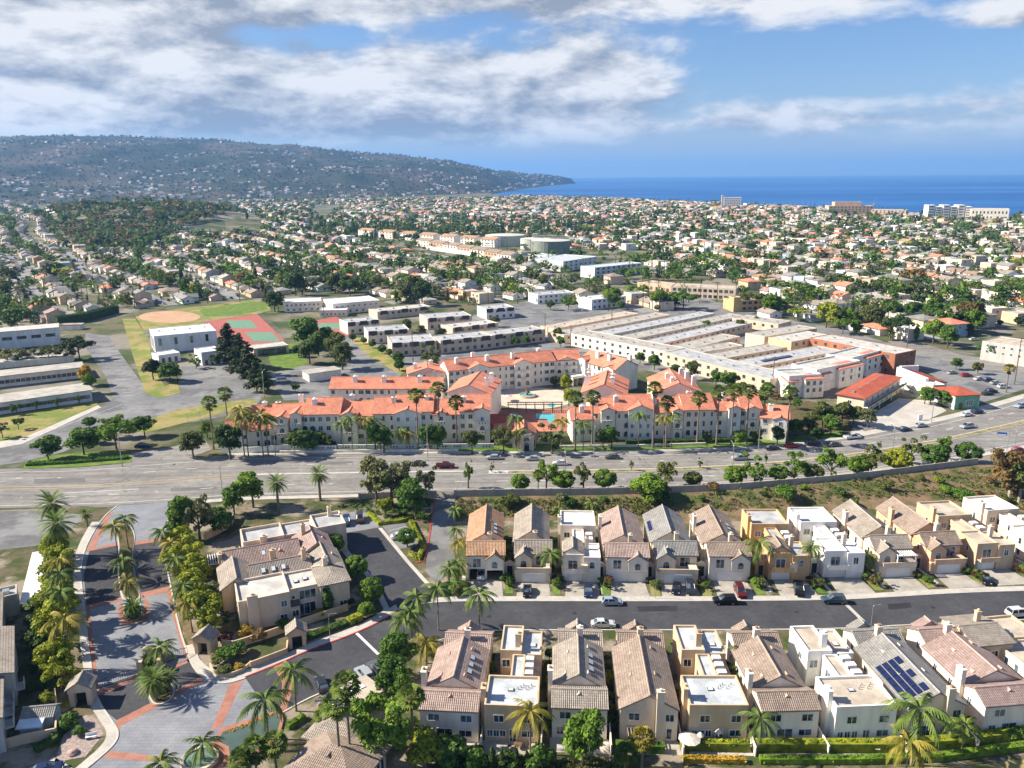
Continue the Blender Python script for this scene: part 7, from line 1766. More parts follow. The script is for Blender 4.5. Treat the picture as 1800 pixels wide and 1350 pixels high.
hedge('hedge', [(62, 1322), (95, 1304), (104, 1280)], 1.6, 1.2, 'dark', 'dark hedge outside the shaded corner wall'); hedge('hedge', [(48, 818), (120, 814), (225, 806)], 3.0, 1.0, 'mid', 'low wide hedge at the school road corner'); hedge('hedge', [(925, 668), (950, 662), (975, 656)], 3.0, 2.2, 'bright', 'clipped bright hedge along the arcade of the round court', z=.1)
slab('park_lawn', [(1100, 1352), (1180, 1345), (1330, 1352), (1500, 1352), (1700, 1346), (1900, 1325), (2000, 1420), (1000, 1420)], .05, M_DRYLAWN)
groundcover('bank_plants', [[(780, 1330), (1090, 1338), (1090, 1360), (780, 1360)]], 260, .55, 'olive', 'loose low plants on the bank at the lower picture edge')
groundcover('scrub', [[(800, 880), (1180, 875), (1180, 905), (800, 910)], [(1180, 872), (1720, 822), (1800, 830), (1800, 895), (1600, 870), (1400, 890), (1180, 905)]], 620, .6, 'olive', 'dry scrub scattered over the slope below the block wall', zf=slope_pt, dens=12)
groundcover('ivy', [[(360, 1000), (420, 960), (430, 1040), (400, 1100)], [(50, 1000), (110, 960), (125, 1200), (70, 1250)], [(590, 890), (760, 876), (760, 915), (650, 910)]], 150, .6, 'mid', 'ivy and undergrowth in the estate beds')
groundcover('flowers', [[(395, 1288), (488, 1250), (492, 1254), (398, 1294)]], 60, .25, 'yellow', 'low orange flowers along the pond edge')
# slope shrubs
for i, (px, py, lf, h_) in enumerate([(890, 892, 'olive', 3.2), (905, 885, 'olive', 2.6), (985, 885, 'grey', 3.0), (1000, 890, 'mid', 2.4), (1060, 882, 'mid', 1.5), (1255, 862, 'brown', 2.2), (1378, 878, 'mid', 4.0), (1415, 862, 'bright', 1.6), (1480, 872, 'mid', 2.2), (1555, 862, 'olive', 2.6), (1660, 868, 'bright', 2.6), (1690, 880, 'mid', 3.4), (1650, 850, 'lime', 2.0), (1620, 845, 'olive', 1.6), (1740, 850, 'brown', 2.0), (1765, 885, 'olive', 2.4), (1340, 872, 'dark', 1.4), (1720, 870, 'purple', 1.2), (1500, 888, 'mid', 1.8), (1232, 880, 'mid', 1.6), (1780, 870, 'brown', 2.4)]):
    tree(slope_pt(px, py), h_, 'bush', lf, '%s shrub from the west on the scrub slope, %s' % (ordw(i), {'olive': 'olive green', 'mid': 'deep green', 'grey': 'grey green', 'brown': 'russet', 'bright': 'bright green', 'lime': 'yellow green', 'dark': 'dark', 'purple': 'purplish'}[lf]), 1.1, 'shrubs on the scrub slope', 'shrub', cat='shrub')
# street trees on the near side of the arterial, behind the block wall
k_ = 0
for px, py, top, kd, lf, wd in [(915, 866, 832, 'ball', 'bright', 1.0), (990, 864, 826, 'ball', 'bright', 1.1), (1063, 862, 824, 'ball', 'bright', 1.1), (1290, 856, 818, 'ball', 'bright', 1.1), (1366, 850, 818, 'ball', 'bright', 1.1), (1428, 848, 815, 'ball', 'olive', 1.1), (1507, 838, 800, 'ball', 'bright', 1.05), (1577, 832, 788, 'ball', 'lime', 1.15), (1640, 822, 780, 'ball', 'mid', 1.15), (1700, 816, 776, 'ball', 'mid', 1.15), (1217, 856, 828, 'ball', 'olive', 1.2), (1257, 866, 850, 'bush', 'brown', 1.2)]:
    T(px, py, top, kd, lf, '%s clipped round tree from the west behind the block wall' % ordw(k_), wd * 1.12, group='clipped street trees behind the block wall'); k_ += 1
for i, (px, py, top, lf, wd) in enumerate([(1025, 862, 818, 'olive', .9), (1172, 858, 812, 'olive', .9), (1325, 854, 805, 'bright', .9), (1395, 850, 796, 'bright', .9), (1460, 846, 790, 'bright', 1.0), (1530, 838, 786, 'olive', .9), (1600, 815, 770, 'olive', 1.0), (1655, 812, 766, 'bright', .9), (960, 862, 812, 'bright', .8), (823, 858, 815, 'bright', .4)]):
    T(px, py, top, 'open', lf, '%s open-crowned street tree from the west behind the block wall' % ordw(i), wd, group='open street trees behind the block wall')
PA(946, 872, 835, 'fan', 'fan palm with shaggy skirt at the block wall', 'palm', .9)
T(1772, 880, 782, 'open', 'brown', 'large brownish eucalyptus with pale trunks at the right end of the slope', 1.0, bark=M_PALEBARK); T(1790, 885, 800, 'broad', 'olive', 'olive tree touching the brownish eucalyptus', 1.0, bark=M_PALEBARK)
for i, px in enumerate((865, 1110, 1230, 1346, 1395, 1545)):
    py = interp(px, [p[0] for p in MEDN], [p[1] for p in MEDN]) + 4; T(px, py, py - 18, 'open', 'mid', '%s small sapling from the west in the planted median' % ordw(i), .5, group='median saplings')
# complex palms
for i, (px, py, c) in enumerate([(376, 790, 708), (403, 770, 692), (735, 792, 695), (773, 780, 683), (803, 782, 707), (1011, 792, 700), (1041, 780, 698), (1147, 788, 683), (1225, 780, 700), (1259, 782, 690), (1284, 788, 688), (1311, 780, 688), (1341, 755, 690), (1382, 782, 690), (1170, 786, 708)]):
    PA(px, py, c, 'fan', '%s tall fan palm from the west before the terracotta-roofed complex' % ordw(i), 'palm', 1.4, group='tall fan palms of the complex')
for i, (px, py, c) in enumerate([(430, 803, 722), (437, 803, 735), (472, 803, 738), (463, 803, 730), (604, 795, 745), (620, 793, 735), (645, 792, 738), (660, 790, 740), (908, 793, 735), (986, 790, 740), (1025, 792, 745), (1122, 792, 728), (1166, 790, 735), (1180, 790, 730), (705, 788, 758), (715, 788, 762), (912, 790, 760)]):
    PA(px, py, c, 'queen', '%s feathery palm from the west before the terracotta-roofed complex' % ordw(i), 'palm' if i % 3 else 'palmgold', 1.3 if i < 4 else .95, group='feathery palms of the complex')
for i, (px, py, top, kd, lf, wd) in enumerate([(340, 803, 755, 'broad', 'olive', 1.0), (405, 808, 745, 'broad', 'dark', 1.0), (525, 790, 755, 'bush', 'dark', 1.3), (545, 790, 760, 'bush', 'mid', 1.3), (575, 790, 766, 'open', 'olive', .9), (660, 794, 738, 'broad', 'mid', .75), (675, 796, 748, 'broad', 'mid', .75), (755, 794, 740, 'broad', 'mid', .9), (770, 794, 745, 'broad', 'mid', .8), (830, 798, 750, 'broad', 'olive', .85), (885, 798, 748, 'open', 'olive', .9), (970, 798, 750, 'open', 'olive', .9), (1075, 788, 748, 'broad', 'mid', 1.0), (1060, 788, 752, 'broad', 'dark', 1.0), (1242, 786, 757, 'broad', 'olive', .9), (1300, 784, 754, 'broad', 'bright', 1.0), (1330, 782, 752, 'broad', 'olive', .9), (1366, 782, 748, 'broad', 'dark', .9),
      (995, 690, 655, 'broad', 'lime', .9), (975, 680, 660, 'ball', 'olive', 1.0), (1000, 715, 680, 'broad', 'lime', .8), (365, 770, 738, 'broad', 'bright', 1.0), (1185, 662, 640, 'broad', 'mid', 1.1), (1150, 650, 622, 'broad', 'mid', 1.1), (1125, 640, 618, 'broad', 'mid', 1.1), (1215, 668, 632, 'broad', 'olive', 1.0), (1258, 680, 650, 'broad', 'mid', 1.1), (1280, 690, 648, 'broad', 'mid', 1.1), (1300, 700, 670, 'broad', 'olive', 1.0), (760, 650, 610, 'open', 'olive', 1.0)]):
    T(px, py, top, kd, lf, '%s tree or shrub of the complex grounds, %s, counting front row then courtyards' % (ordw(i), {'olive': 'olive', 'dark': 'dark green', 'mid': 'green', 'bright': 'bright green', 'lime': 'yellow green'}[lf]), wd, group='trees in the complex grounds')
hedge('hedge', [(1100, 780), (1200, 779), (1330, 776)], 2.0, 1.5, 'dark', 'dark hedge at the foot of the east front wing'); hedge('hedge', [(520, 786), (590, 786)], 2.5, 2.0, 'dark', 'dark hedge at the foot of the west front wing')
for i, (px, py, top, lf) in enumerate([(1395, 770, 735, 'mid'), (1420, 765, 725, 'olive'), (1445, 752, 705, 'olive'), (1460, 765, 728, 'mid'), (1435, 778, 750, 'dark'), (1480, 745, 705, 'olive'), (1500, 745, 712, 'olive'), (1525, 752, 716, 'grey'), (1400, 720, 700, 'palm' if False else 'mid'), (1470, 735, 712, 'bright'), (1350, 700, 670, 'mid'), (1365, 710, 690, 'brown'), (1635, 712, 680, 'mid'), (1655, 714, 685, 'mid'), (1672, 716, 690, 'mid'), (1625, 710, 678, 'bright')]):
    T(px, py, top, 'broad', lf, '%s tree on the planted bank and motel court from the west' % ordw(i), 1.15, group='trees on the planted bank')
# school trees
for i, (px, py, top, kd, lf, wd, lab) in enumerate([(85, 808, 765, 'broad', 'mid', 1.1, 'dark broad tree at the school road corner'), (148, 800, 750, 'broad', 'mid', 1.1, 'green broad tree second from the school road corner'), (160, 780, 750, 'broad', 'olive', 1.1, 'olive tree behind the corner pair'), (205, 790, 735, 'open', 'bright', 1.0, 'tree third from the school road corner'), (200, 770, 733, 'broad', 'mid', 1.0, 'small green tree before the parking hedge'), (255, 768, 730, 'broad', 'mid', 1.1, 'broad tree above the navy car'), (158, 752, 732, 'ball', 'mid', 1.2, 'clipped dark tree in the school parking'),
      (140, 632, 595, 'spread', 'pine', .8, 'flat dark pine at the end of the second classroom block'), (15, 642, 612, 'open', 'grey', 1.2, 'bare greyish tree before the rear hall, leftmost'), (50, 640, 610, 'open', 'grey', 1.2, 'bare greyish tree before the rear hall, middle'), (88, 638, 608, 'open', 'olive', 1.2, 'bare olive tree before the rear hall'), (118, 636, 606, 'open', 'olive', 1.0, 'bare olive tree next to the flat pine'), (155, 678, 640, 'broad', 'yellow', .7, 'golden tree at the end of the second classroom block'), (160, 692, 655, 'broad', 'bright', .7, 'bright tree at the end of the second classroom block'),
      (270, 668, 630, 'broad', 'pine', 1.0, 'dark tree left of the gymnasium front'), (300, 672, 635, 'broad', 'mid', 1.0, 'green tree before the gymnasium front'), (312, 668, 645, 'broad', 'mid', .8, 'small tree before the gymnasium entrance'), (345, 648, 625, 'open', 'mid', .9, 'little tree at the gymnasium door'), (30, 730, 708, 'open', 'mid', .7, 'sapling on the school lawn, first from the west'), (65, 722, 705, 'open', 'mid', .6, 'sapling on the school lawn, second from the west'), (102, 718, 700, 'open', 'mid', .6, 'sapling on the school lawn, third from the west'), (140, 712, 696, 'open', 'mid', .6, 'sapling on the school lawn, fourth from the west'), (33, 755, 735, 'spread', 'mid', .6, 'small spreading tree on the school lawn'), (5, 770, 745, 'open', 'grey', 1.0, 'grey shrub tree at the picture edge on the school lawn'),
      (405, 648, 568, 'conifer', 'pine', 1.25, 'tallest dark pine in the row beside the gymnasium'), (425, 660, 585, 'conifer', 'pine', 1.2, 'second dark pine in the row beside the gymnasium'), (440, 672, 600, 'conifer', 'pine', 1.1, 'third dark pine in the row beside the gymnasium'), (452, 688, 632, 'conifer', 'pine', 1.1, 'fourth dark pine in the row beside the gymnasium'), (465, 690, 640, 'conifer', 'dark', 1.1, 'last dark pine in the row beside the gymnasium'), (535, 612, 555, 'broad', 'mid', 1.0, 'tall green tree at the west of the grove by the garage'), (560, 625, 580, 'broad', 'mid', 1.0, 'green tree in the middle of the grove by the garage'), (545, 640, 595, 'broad', 'dark', 1.0, 'dark tree at the front of the grove by the garage'), (590, 635, 580, 'broad', 'olive', .9, 'olive tree at the east of the grove by the garage'), (602, 650, 598, 'broad', 'olive', .9, 'olive tree in front at the east of the grove'), (574, 612, 572, 'broad', 'mid', 1.0, 'green tree behind the grove'), (525, 628, 605, 'broad', 'dark', 1.0, 'low dark tree beside the school shelter'), (483, 548, 510, 'broad', 'dark', 1.1, 'round dark tree alone at the field corner'), (520, 690, 672, 'broad', 'mid', 1.0, 'small tree in the yard beside the complex'),
      (732, 525, 478, 'broad', 'olive', .9, 'tall olive tree in the big group behind the flats'), (715, 532, 495, 'broad', 'grey', 1.0, 'grey tree in the big group behind the flats'), (742, 538, 490, 'broad', 'dark', .9, 'dark tree in the big group behind the flats'), (590, 515, 480, 'broad', 'olive', 1.0, 'olive tree behind the white school, west of two'), (615, 520, 480, 'broad', 'dark', 1.1, 'dark tree behind the white school, east of two'), (520, 520, 478, 'broad', 'dark', 1.0, 'dark tree group behind the field corner')]):
    T(px, py, top, kd, lf, lab, wd * 1.18)
hedge('hedge', [(100, 572), (150, 565), (205, 550)], 5, 6.0, 'dark', 'tall dark hedge behind the rear school hall', dens=.6)
for i, (px, py, top) in enumerate([(640, 605, 592), (655, 612, 598), (672, 622, 605), (685, 626, 612), (700, 640, 618), (702, 652, 632), (620, 600, 585), (660, 600, 588)]):
    T(px, py, top, 'ball', 'mid', '%s clipped tree going down the green bank' % ordw(i), 1.1, group='clipped trees on the green bank')
for i, (px, py, top, lf) in enumerate([(715, 585, 560, 'olive'), (740, 590, 570, 'grey'), (755, 565, 545, 'mid'), (775, 600, 575, 'grey'), (810, 555, 540, 'mid'), (870, 575, 555, 'grey'), (880, 600, 580, 'bright'), (845, 585, 568, 'olive'), (905, 610, 590, 'mid'), (925, 608, 588, 'mid'), (980, 600, 575, 'open' if False else 'olive'), (985, 610, 590, 'mid'), (1240, 582, 562, 'mid'), (1300, 582, 560, 'olive'), (1330, 575, 556, 'mid'), (1120, 585, 572, 'palm'), (1180, 575, 564, 'mid')]):
    T(px, py, top, 'broad', lf, '%s courtyard tree among the flat-roofed apartment blocks from the west' % ordw(i), 1.1, group='courtyard trees among the flats')
# plaza and right-edge trees
for px, py, top, kd, lf, lab in [(1680, 650, 628, 'broad', 'mid', 'round tree in the plaza lot, left of two'), (1718, 658, 636, 'broad', 'olive', 'round tree in the plaza lot, right of two'), (1738, 632, 605, 'spread', 'mid', 'spreading tree before the grey apartment block'), (1640, 605, 560, 'broad', 'bright', 'tall bright hedge tree beyond the cross street, second'), (1610, 600, 565, 'cypress', 'bright', 'tall bright hedge tree beyond the cross street, first'), (1665, 612, 570, 'broad', 'mid', 'tall hedge tree beyond the cross street, third'), (1600, 560, 530, 'broad', 'mid', 'wide green tree behind the hedge trees'), (1560, 555, 535, 'broad', 'mid', 'wide green tree beside the pale-roofed wing'), (1700, 590, 565, 'broad', 'dark', 'dark tree behind the grey apartment block')]:
    T(px, py, top, kd, lf, lab, 1.15)
PA(1768, 690, 648, 'fan', 'thick fan palm in the plaza lot corner', 'palmgold', 1.2)
# ================================================================== vehicles
for a in [(1076, 1062, 0, 'hatch', 'sky blue', 'pale blue hatchback parked on the estate street'), (1274, 1060, 180, 'suv', 'black', 'black off-roader parked on the estate street'), (1465, 1059, 178, 'suv', 'teal', 'dark teal wagon driving on the estate street'),
          (927, 1043, 268, 'sedan', 'black', 'black sedan on the drive of the second far-row house'), (1034, 1043, 265, 'sedan', 'navy', 'dark blue sedan on the drive of the white stepped house'), (1189, 1038, 255, 'sedan', 'black', 'black sedan on the drive below the solar roof, left of two'), (1213, 1038, 262, 'suv', 'charcoal', 'charcoal car on the drive below the solar roof, right of two'), (1301, 1044, 268, 'suv', 'maroon', 'dark red car on the drive of the brown-tiled house'), (1404, 1040, 255, 'pickup', 'black', 'black pickup on the drive of the orange stucco house'), (1732, 1022, 250, 'sedan', 'black', 'black sedan on the drive near the end of the far row'),
          (846, 1014, 270, 'hatch', 'white', 'white car inside the open garage'), (1060, 1101, 0, 'sedan', 'white', 'white sedan parked behind the third near-row house'), (1790, 1082, 8, 'suv', 'white', 'white car at the right edge of the estate street'), (704, 946, 15, 'sedan', 'white', 'white sedan in the parking bay of the court'), (609, 920, 280, 'suv', 'navy', 'navy car on the villa drive, left of two'), (633, 915, 285, 'suv', 'brown', 'dark brown car on the villa drive, right of two'),
          (641, 1190, 125, 'suv', 'silver', 'silver car in the visitor bays, left of two'), (662, 1180, 125, 'suv', 'grey', 'grey car in the visitor bays, right of two'), (566, 1208, 115, 'sedan', 'charcoal', 'dark car in the shaded bay behind the fan palms'), (82, 1358, 20, 'sedan', 'navy', 'dark car cut by the lower picture edge'), (251, 786, 5, 'sedan', 'navy', 'navy sedan on the school side drive'), (497, 671, 15, 'van', 'white', 'white van beside the garage block'),
          (733, 818, 182, 'sedan', 'charcoal', 'dark car on the arterial before the west wing'), (783, 822, 0, 'pickup', 'maroon', 'dark red pickup on the arterial before the west wing'), (868, 807, 181, 'sedan', 'silver', 'silver car on the arterial, nearest the complex entrance'), (937, 809, 180, 'sedan', 'silver', 'silver car on the arterial before the entrance pavilion'), (985, 817, 180, 'sedan', 'white', 'pale car overtaking before the entrance pavilion'), (1076, 806, 180, 'sedan', 'grey', 'grey car on the arterial before the east wing'), (1300, 808, 185, 'suv', 'silver', 'silver car on the arterial near the planted median'),
          (1357, 790, 8, 'sedan', 'charcoal', 'dark sedan parked before the planted bank, first of three'), (1391, 786, 8, 'sedan', 'red', 'red sedan parked before the planted bank'), (1428, 782, 10, 'suv', 'navy', 'navy car parked before the planted bank'), (1466, 784, 12, 'sedan', 'grey', 'grey car driving past the planted bank'), (1498, 771, 12, 'pickup', 'white', 'white pickup parked near the motel lane'), (1590, 757, 18, 'sedan', 'navy', 'navy sedan parked at the motel court'), (1618, 750, 20, 'sedan', 'silver', 'silver sedan parked at the motel court'), (1699, 731, 22, 'sedan', 'white', 'white sedan parked before the green shop front'), (1717, 726, 24, 'suv', 'navy', 'navy car parked before the green shop front'), (1699, 752, 200, 'suv', 'silver', 'silver car driving past the motel court'), (1793, 716, 205, 'suv', 'sky blue', 'pale blue car at the right end of the arterial'),
          (1673, 657, 20, 'sedan', 'silver', 'silver car in the plaza lot beside the red one'), (1698, 662, 10, 'suv', 'red', 'red car in the plaza lot'), (1721, 668, 15, 'sedan', 'white', 'white car in the plaza lot row, first'), (1737, 670, 15, 'suv', 'navy', 'blue car in the plaza lot row, second'), (1750, 675, 12, 'sedan', 'silver', 'silver car in the plaza lot row, third'), (1764, 682, 5, 'suv', 'white', 'white car in the plaza lot corner'), (1742, 690, 15, 'suv', 'black', 'black car in the front row of the plaza lot'), (1735, 694, 15, 'sedan', 'charcoal', 'dark car in the front row of the plaza lot'), (1679, 608, 10, 'sedan', 'grey', 'grey car beyond the cross street'), (1712, 598, 5, 'sedan', 'white', 'white car under the grey apartment block'), (1790, 795, 20, 'suv', 'red', 'red car at the right picture edge beyond the wall')]:
    car(*a)
# ================================================================== lamps and poles
for px, py, h_, an, lab in [(391, 868, 9, 0, 'grey street lamp on the near kerb west of the villas'), (485, 806, 10, -90, 'street lamp before the king palms of the complex'), (752, 804, 10, -90, 'street lamp before the middle of the west front wing'), (1044, 800, 10, -90, 'street lamp before the east front wing'), (1333, 792, 10, -90, 'street lamp before the low east end of the complex'), (1637, 743, 10, -90, 'street lamp beside the motel court'), (993, 845, 9, 90, 'street lamp in the median west of centre'), (1287, 832, 9, 90, 'street lamp in the median near the silver car'), (1568, 800, 9, 90, 'street lamp in the median near the motel'), (580, 1120, 5, 0, 'short street lamp on the villa pavement'), (1152, 1052, 4.5, 0, 'short street lamp before the solar-roofed house'), (1531, 1100, 4.5, 0, 'short street lamp behind the solar-array house'), (215, 820, 11, 90, 'street lamp at the school road corner'), (465, 700, 11, 90, 'light pole beside the pine row'), (1780, 805, 9, 90, 'street lamp at the right end of the near lanes')]:
    street_lamp(px, py, lab, h_, ang=an)
tops = {}
for i, (px, py, h_, lab) in enumerate([(726, 635, 15, 'utility pole before the flats beside the green bank'), (1003, 620, 14, 'utility pole beside the white two-storey block'), (1357, 690, 15, 'utility pole beside the broad grey-roofed block'), (1592, 628, 16, 'utility pole at the cross street'), (1783, 676, 20, 'tall utility pole in the plaza lot corner'), (1158, 548, 13, 'utility pole at the back street'), (1230, 535, 13, 'utility pole before the tall brown hall'), (1332, 545, 13, 'utility pole before the corner tower building'), (1075, 575, 12, 'utility pole among the pale roofed rows'), (958, 590, 12, 'utility pole behind the rear wing'), (1470, 560, 14, 'utility pole behind the brick-red block'), (490, 548, 12, 'utility pole at the field corner'), (905, 520, 12, 'utility pole among the brown shingled houses'), (570, 560, 13, 'utility pole beside the white school'), (662, 480, 12, 'utility pole among the bungalows west'), (880, 480, 12, 'utility pole among the bungalows east')]):
    tops[i] = utility_pole(px, py, lab, h_, 2, rnd.uniform(-30, 30))
def wire(i, j, label):
    a, c = tops[i], tops[j]; r = empty('overhead_wire', (a.x, a.y, 0)); tag(r, label, 'wire', 'overhead wires')
    for dx_ in (-1.0, 1.0):
        pts = [a.lerp(c, t) - Vector((a.x, a.y, 0)) + Vector((dx_, 0, -.3 - 4 * t * (1 - t) * 1.2)) for t in [q / 8 for q in range(9)]]
        MB().path(pts, [.025] * 9, 4).build('strand', M_IRON, r)
for i, j, lab in ((2, 3, 'overhead wires from the grey-roofed block to the cross street'), (3, 4, 'overhead wires over the plaza lot'), (5, 6, 'overhead wires along the back street'), (6, 7, 'overhead wires towards the corner tower building'), (1, 2, 'overhead wires behind the east wings'), (3, 10, 'overhead wires behind the brick-red block')): wire(i, j, lab)
# ================================================================== small things
for i, (px, py, w, ang) in enumerate(patio):
    if i in (3, 4, 8): continue
    a = P(px, py); r = empty('patio_table', (a.x + w * .62, a.y - 1.7, .05), .3 * i); tag(r, 'small patio table behind the %s house of the near row' % ORD[i], 'table', 'patio tables')
    MB().prism([(.7 * math.cos(t * .7854), .7 * math.sin(t * .7854)) for t in range(8)], .70, .75).build('table_top', M_WOOD if i % 2 else M_WHITE, r); MB().tube((0, 0, 0), (0, 0, .7), .06, .05, 6).build('leg', M_IRON, r)
    for q in range(2):
        c = empty('patio_chair', (a.x + w * .62 + (1.3, -1.3)[q], a.y - 1.7, .05), (1.57, -1.57)[q] + .3); tag(c, 'patio chair %s of the table behind the %s house of the near row' % (('right', 'left')[q], ORD[i]), 'chair', 'patio chairs')
        MB().box(-.28, .28, -.28, .28, .40, .46).build('seat', M_IRON, c); MB().box(-.28, .28, -.30, -.25, .47, .95).build('backrest', M_IRON, c)
        for x in (-.25, .20):
            for y in (-.25, .20): MB().box(x, x + .05, y, y + .05, 0, .4).build('leg', M_IRON, c)
for px, py in ((1010, 1078), (1400, 1076), (720, 1105), (640, 985), (860, 1084), (1640, 1068)):
    q = P(px, py); struct(MB().prism([(q.x + .45 * math.cos(t * .5236), q.y + .45 * math.sin(t * .5236)) for t in range(12)], .0, .038).build('manhole_cover', M_IRON, street)); 
for o2 in street.children:
    if o2.name.startswith('manhole'): del o2['kind']
M_PATCH = two_tone('asphalt_patch', (.028, .029, .034), (.036, .037, .042), .3, .35, .65, .85)
slab('road_patch', [(1120, 1066), (1190, 1065), (1192, 1074), (1122, 1075)], .036, M_PATCH, .02); slab('road_patch', [(700, 1120), (735, 1105), (742, 1112), (706, 1128)], .036, M_PATCH, .02); slab('road_patch', [(1560, 1062), (1600, 1059), (1603, 1068), (1562, 1072)], .036, M_PATCH, .02)
M_RPATCH = two_tone('worn_patch', (.13, .125, .12), (.16, .155, .15), .3, .35, .65, .85)
for pts in ([(560, 812), (620, 811), (622, 816), (562, 817)], [(300, 858), (380, 855), (382, 860), (300, 864)], [(1150, 842), (1230, 839), (1232, 845), (1152, 848)], [(60, 842), (150, 840), (150, 848), (60, 850)]): slab('road_patch', pts, .034, M_RPATCH, .02)
def court_fence(label, pts):
    pp = [P(*q) for q in pts]; r = empty('court_fence', pp[0]); tag(r, label, 'fence', 'tall court fences')
    for a, c in zip(pp, pp[1:]):
        n = max(1, int((c - a).length / 4)); u = a - pp[0]; v = c - pp[0]
        for i in range(n): q = u.lerp(v, i / n); MB().tube((q.x, q.y, 0), (q.x, q.y, 3.4), .06, .06, 5).build('post', M_STEEL, r)
        for z in (.2, 1.8, 3.35): MB().tube((u.x, u.y, z), (v.x, v.y, z), .035, .035, 4).build('rail', M_STEEL, r)
court_fence('tall wire fence round the red tennis courts', [(355, 566), (452, 552), (500, 598), (420, 620), (395, 600), (355, 566)]); court_fence('tall wire fence before the far tennis court', [(535, 568), (560, 590), (600, 592), (640, 585)]); court_fence('tall wire fence along the school parking', [(330, 742), (395, 732), (448, 716)])
court_fence('backstop fence behind the ball diamond', [(236, 552), (246, 546), (262, 543)])
# ================================================================== the town beyond
NEARLINE = [(-400, 700), (-200, 640), (0, 582), (110, 568), (210, 556), (240, 548), (340, 545), (480, 530), (520, 515), (640, 514), (690, 538), (780, 538), (860, 550), (930, 540), (1010, 545), (1060, 552), (1140, 556), (1180, 545), (1280, 548), (1330, 556), (1400, 570), (1480, 588), (1560, 600), (1600, 600), (1720, 592), (1800, 570), (2100, 570), (2400, 580)]
NLX, NLY = [p[0] for p in NEARLINE], [p[1] for p in NEARLINE]
EXC = [[(938, 512), (1015, 508), (1015, 540), (938, 542)], [(1032, 516), (1105, 512), (1105, 550), (1032, 552)], [(850, 535), (910, 530), (910, 566), (850, 568)], [(1275, 508), (1352, 512), (1352, 552), (1275, 555)], [(1140, 492), (1200, 500), (1335, 545), (1310, 562), (1150, 526)], [(615, 392), (915, 440), (920, 466), (740, 448), (610, 420)], [(855, 404), (1000, 412), (1000, 452), (860, 440)], [(920, 440), (1140, 440), (1140, 495), (1030, 498), (960, 480), (915, 470)],
       [(1110, 475), (1300, 490), (1300, 535), (1110, 515)], [(300, 380), (465, 372), (465, 412), (305, 416)], [(60, 352), (420, 352), (420, 405), (330, 412), (250, 440), (140, 440), (60, 400)],
       [(1450, 340), (1600, 340), (1600, 380), (1450, 380)], [(1620, 340), (1790, 340), (1790, 388), (1620, 388)], [(1265, 340), (1310, 340), (1310, 368), (1265, 368)], [(545, 360), (615, 358), (560, 415), (540, 410)]]
WOODS = [[(100, 360), (410, 360), (400, 400), (330, 408), (250, 440), (150, 438), (95, 410)]]
def ok_lot(x, y):
    if y < 150 or inside(x, y, COMB) or inside(x, y, COMB2): return False
    px, py = pix(x, y, 0)
    if not (-60 < px < 1860): return False
    if py > interp(px, NLX, NLY) - 3: return False
    u = x / (y + 300)
    if y > interp(u, cu, cy_) - 60: return False
    if px < 900 and y > 3100: return False
    return not any(inside(px, py, e) for e in EXC)
wallcol = ['pale', 'white', 'cream', 'cool', 'sand', 'beige', 'grey', 'peach', 'blue', 'tan']
roofcol = ['grey', 'brown', 'greytan', 'dark', 'terracotta', 'rust', 'mauve', 'light', 'red']
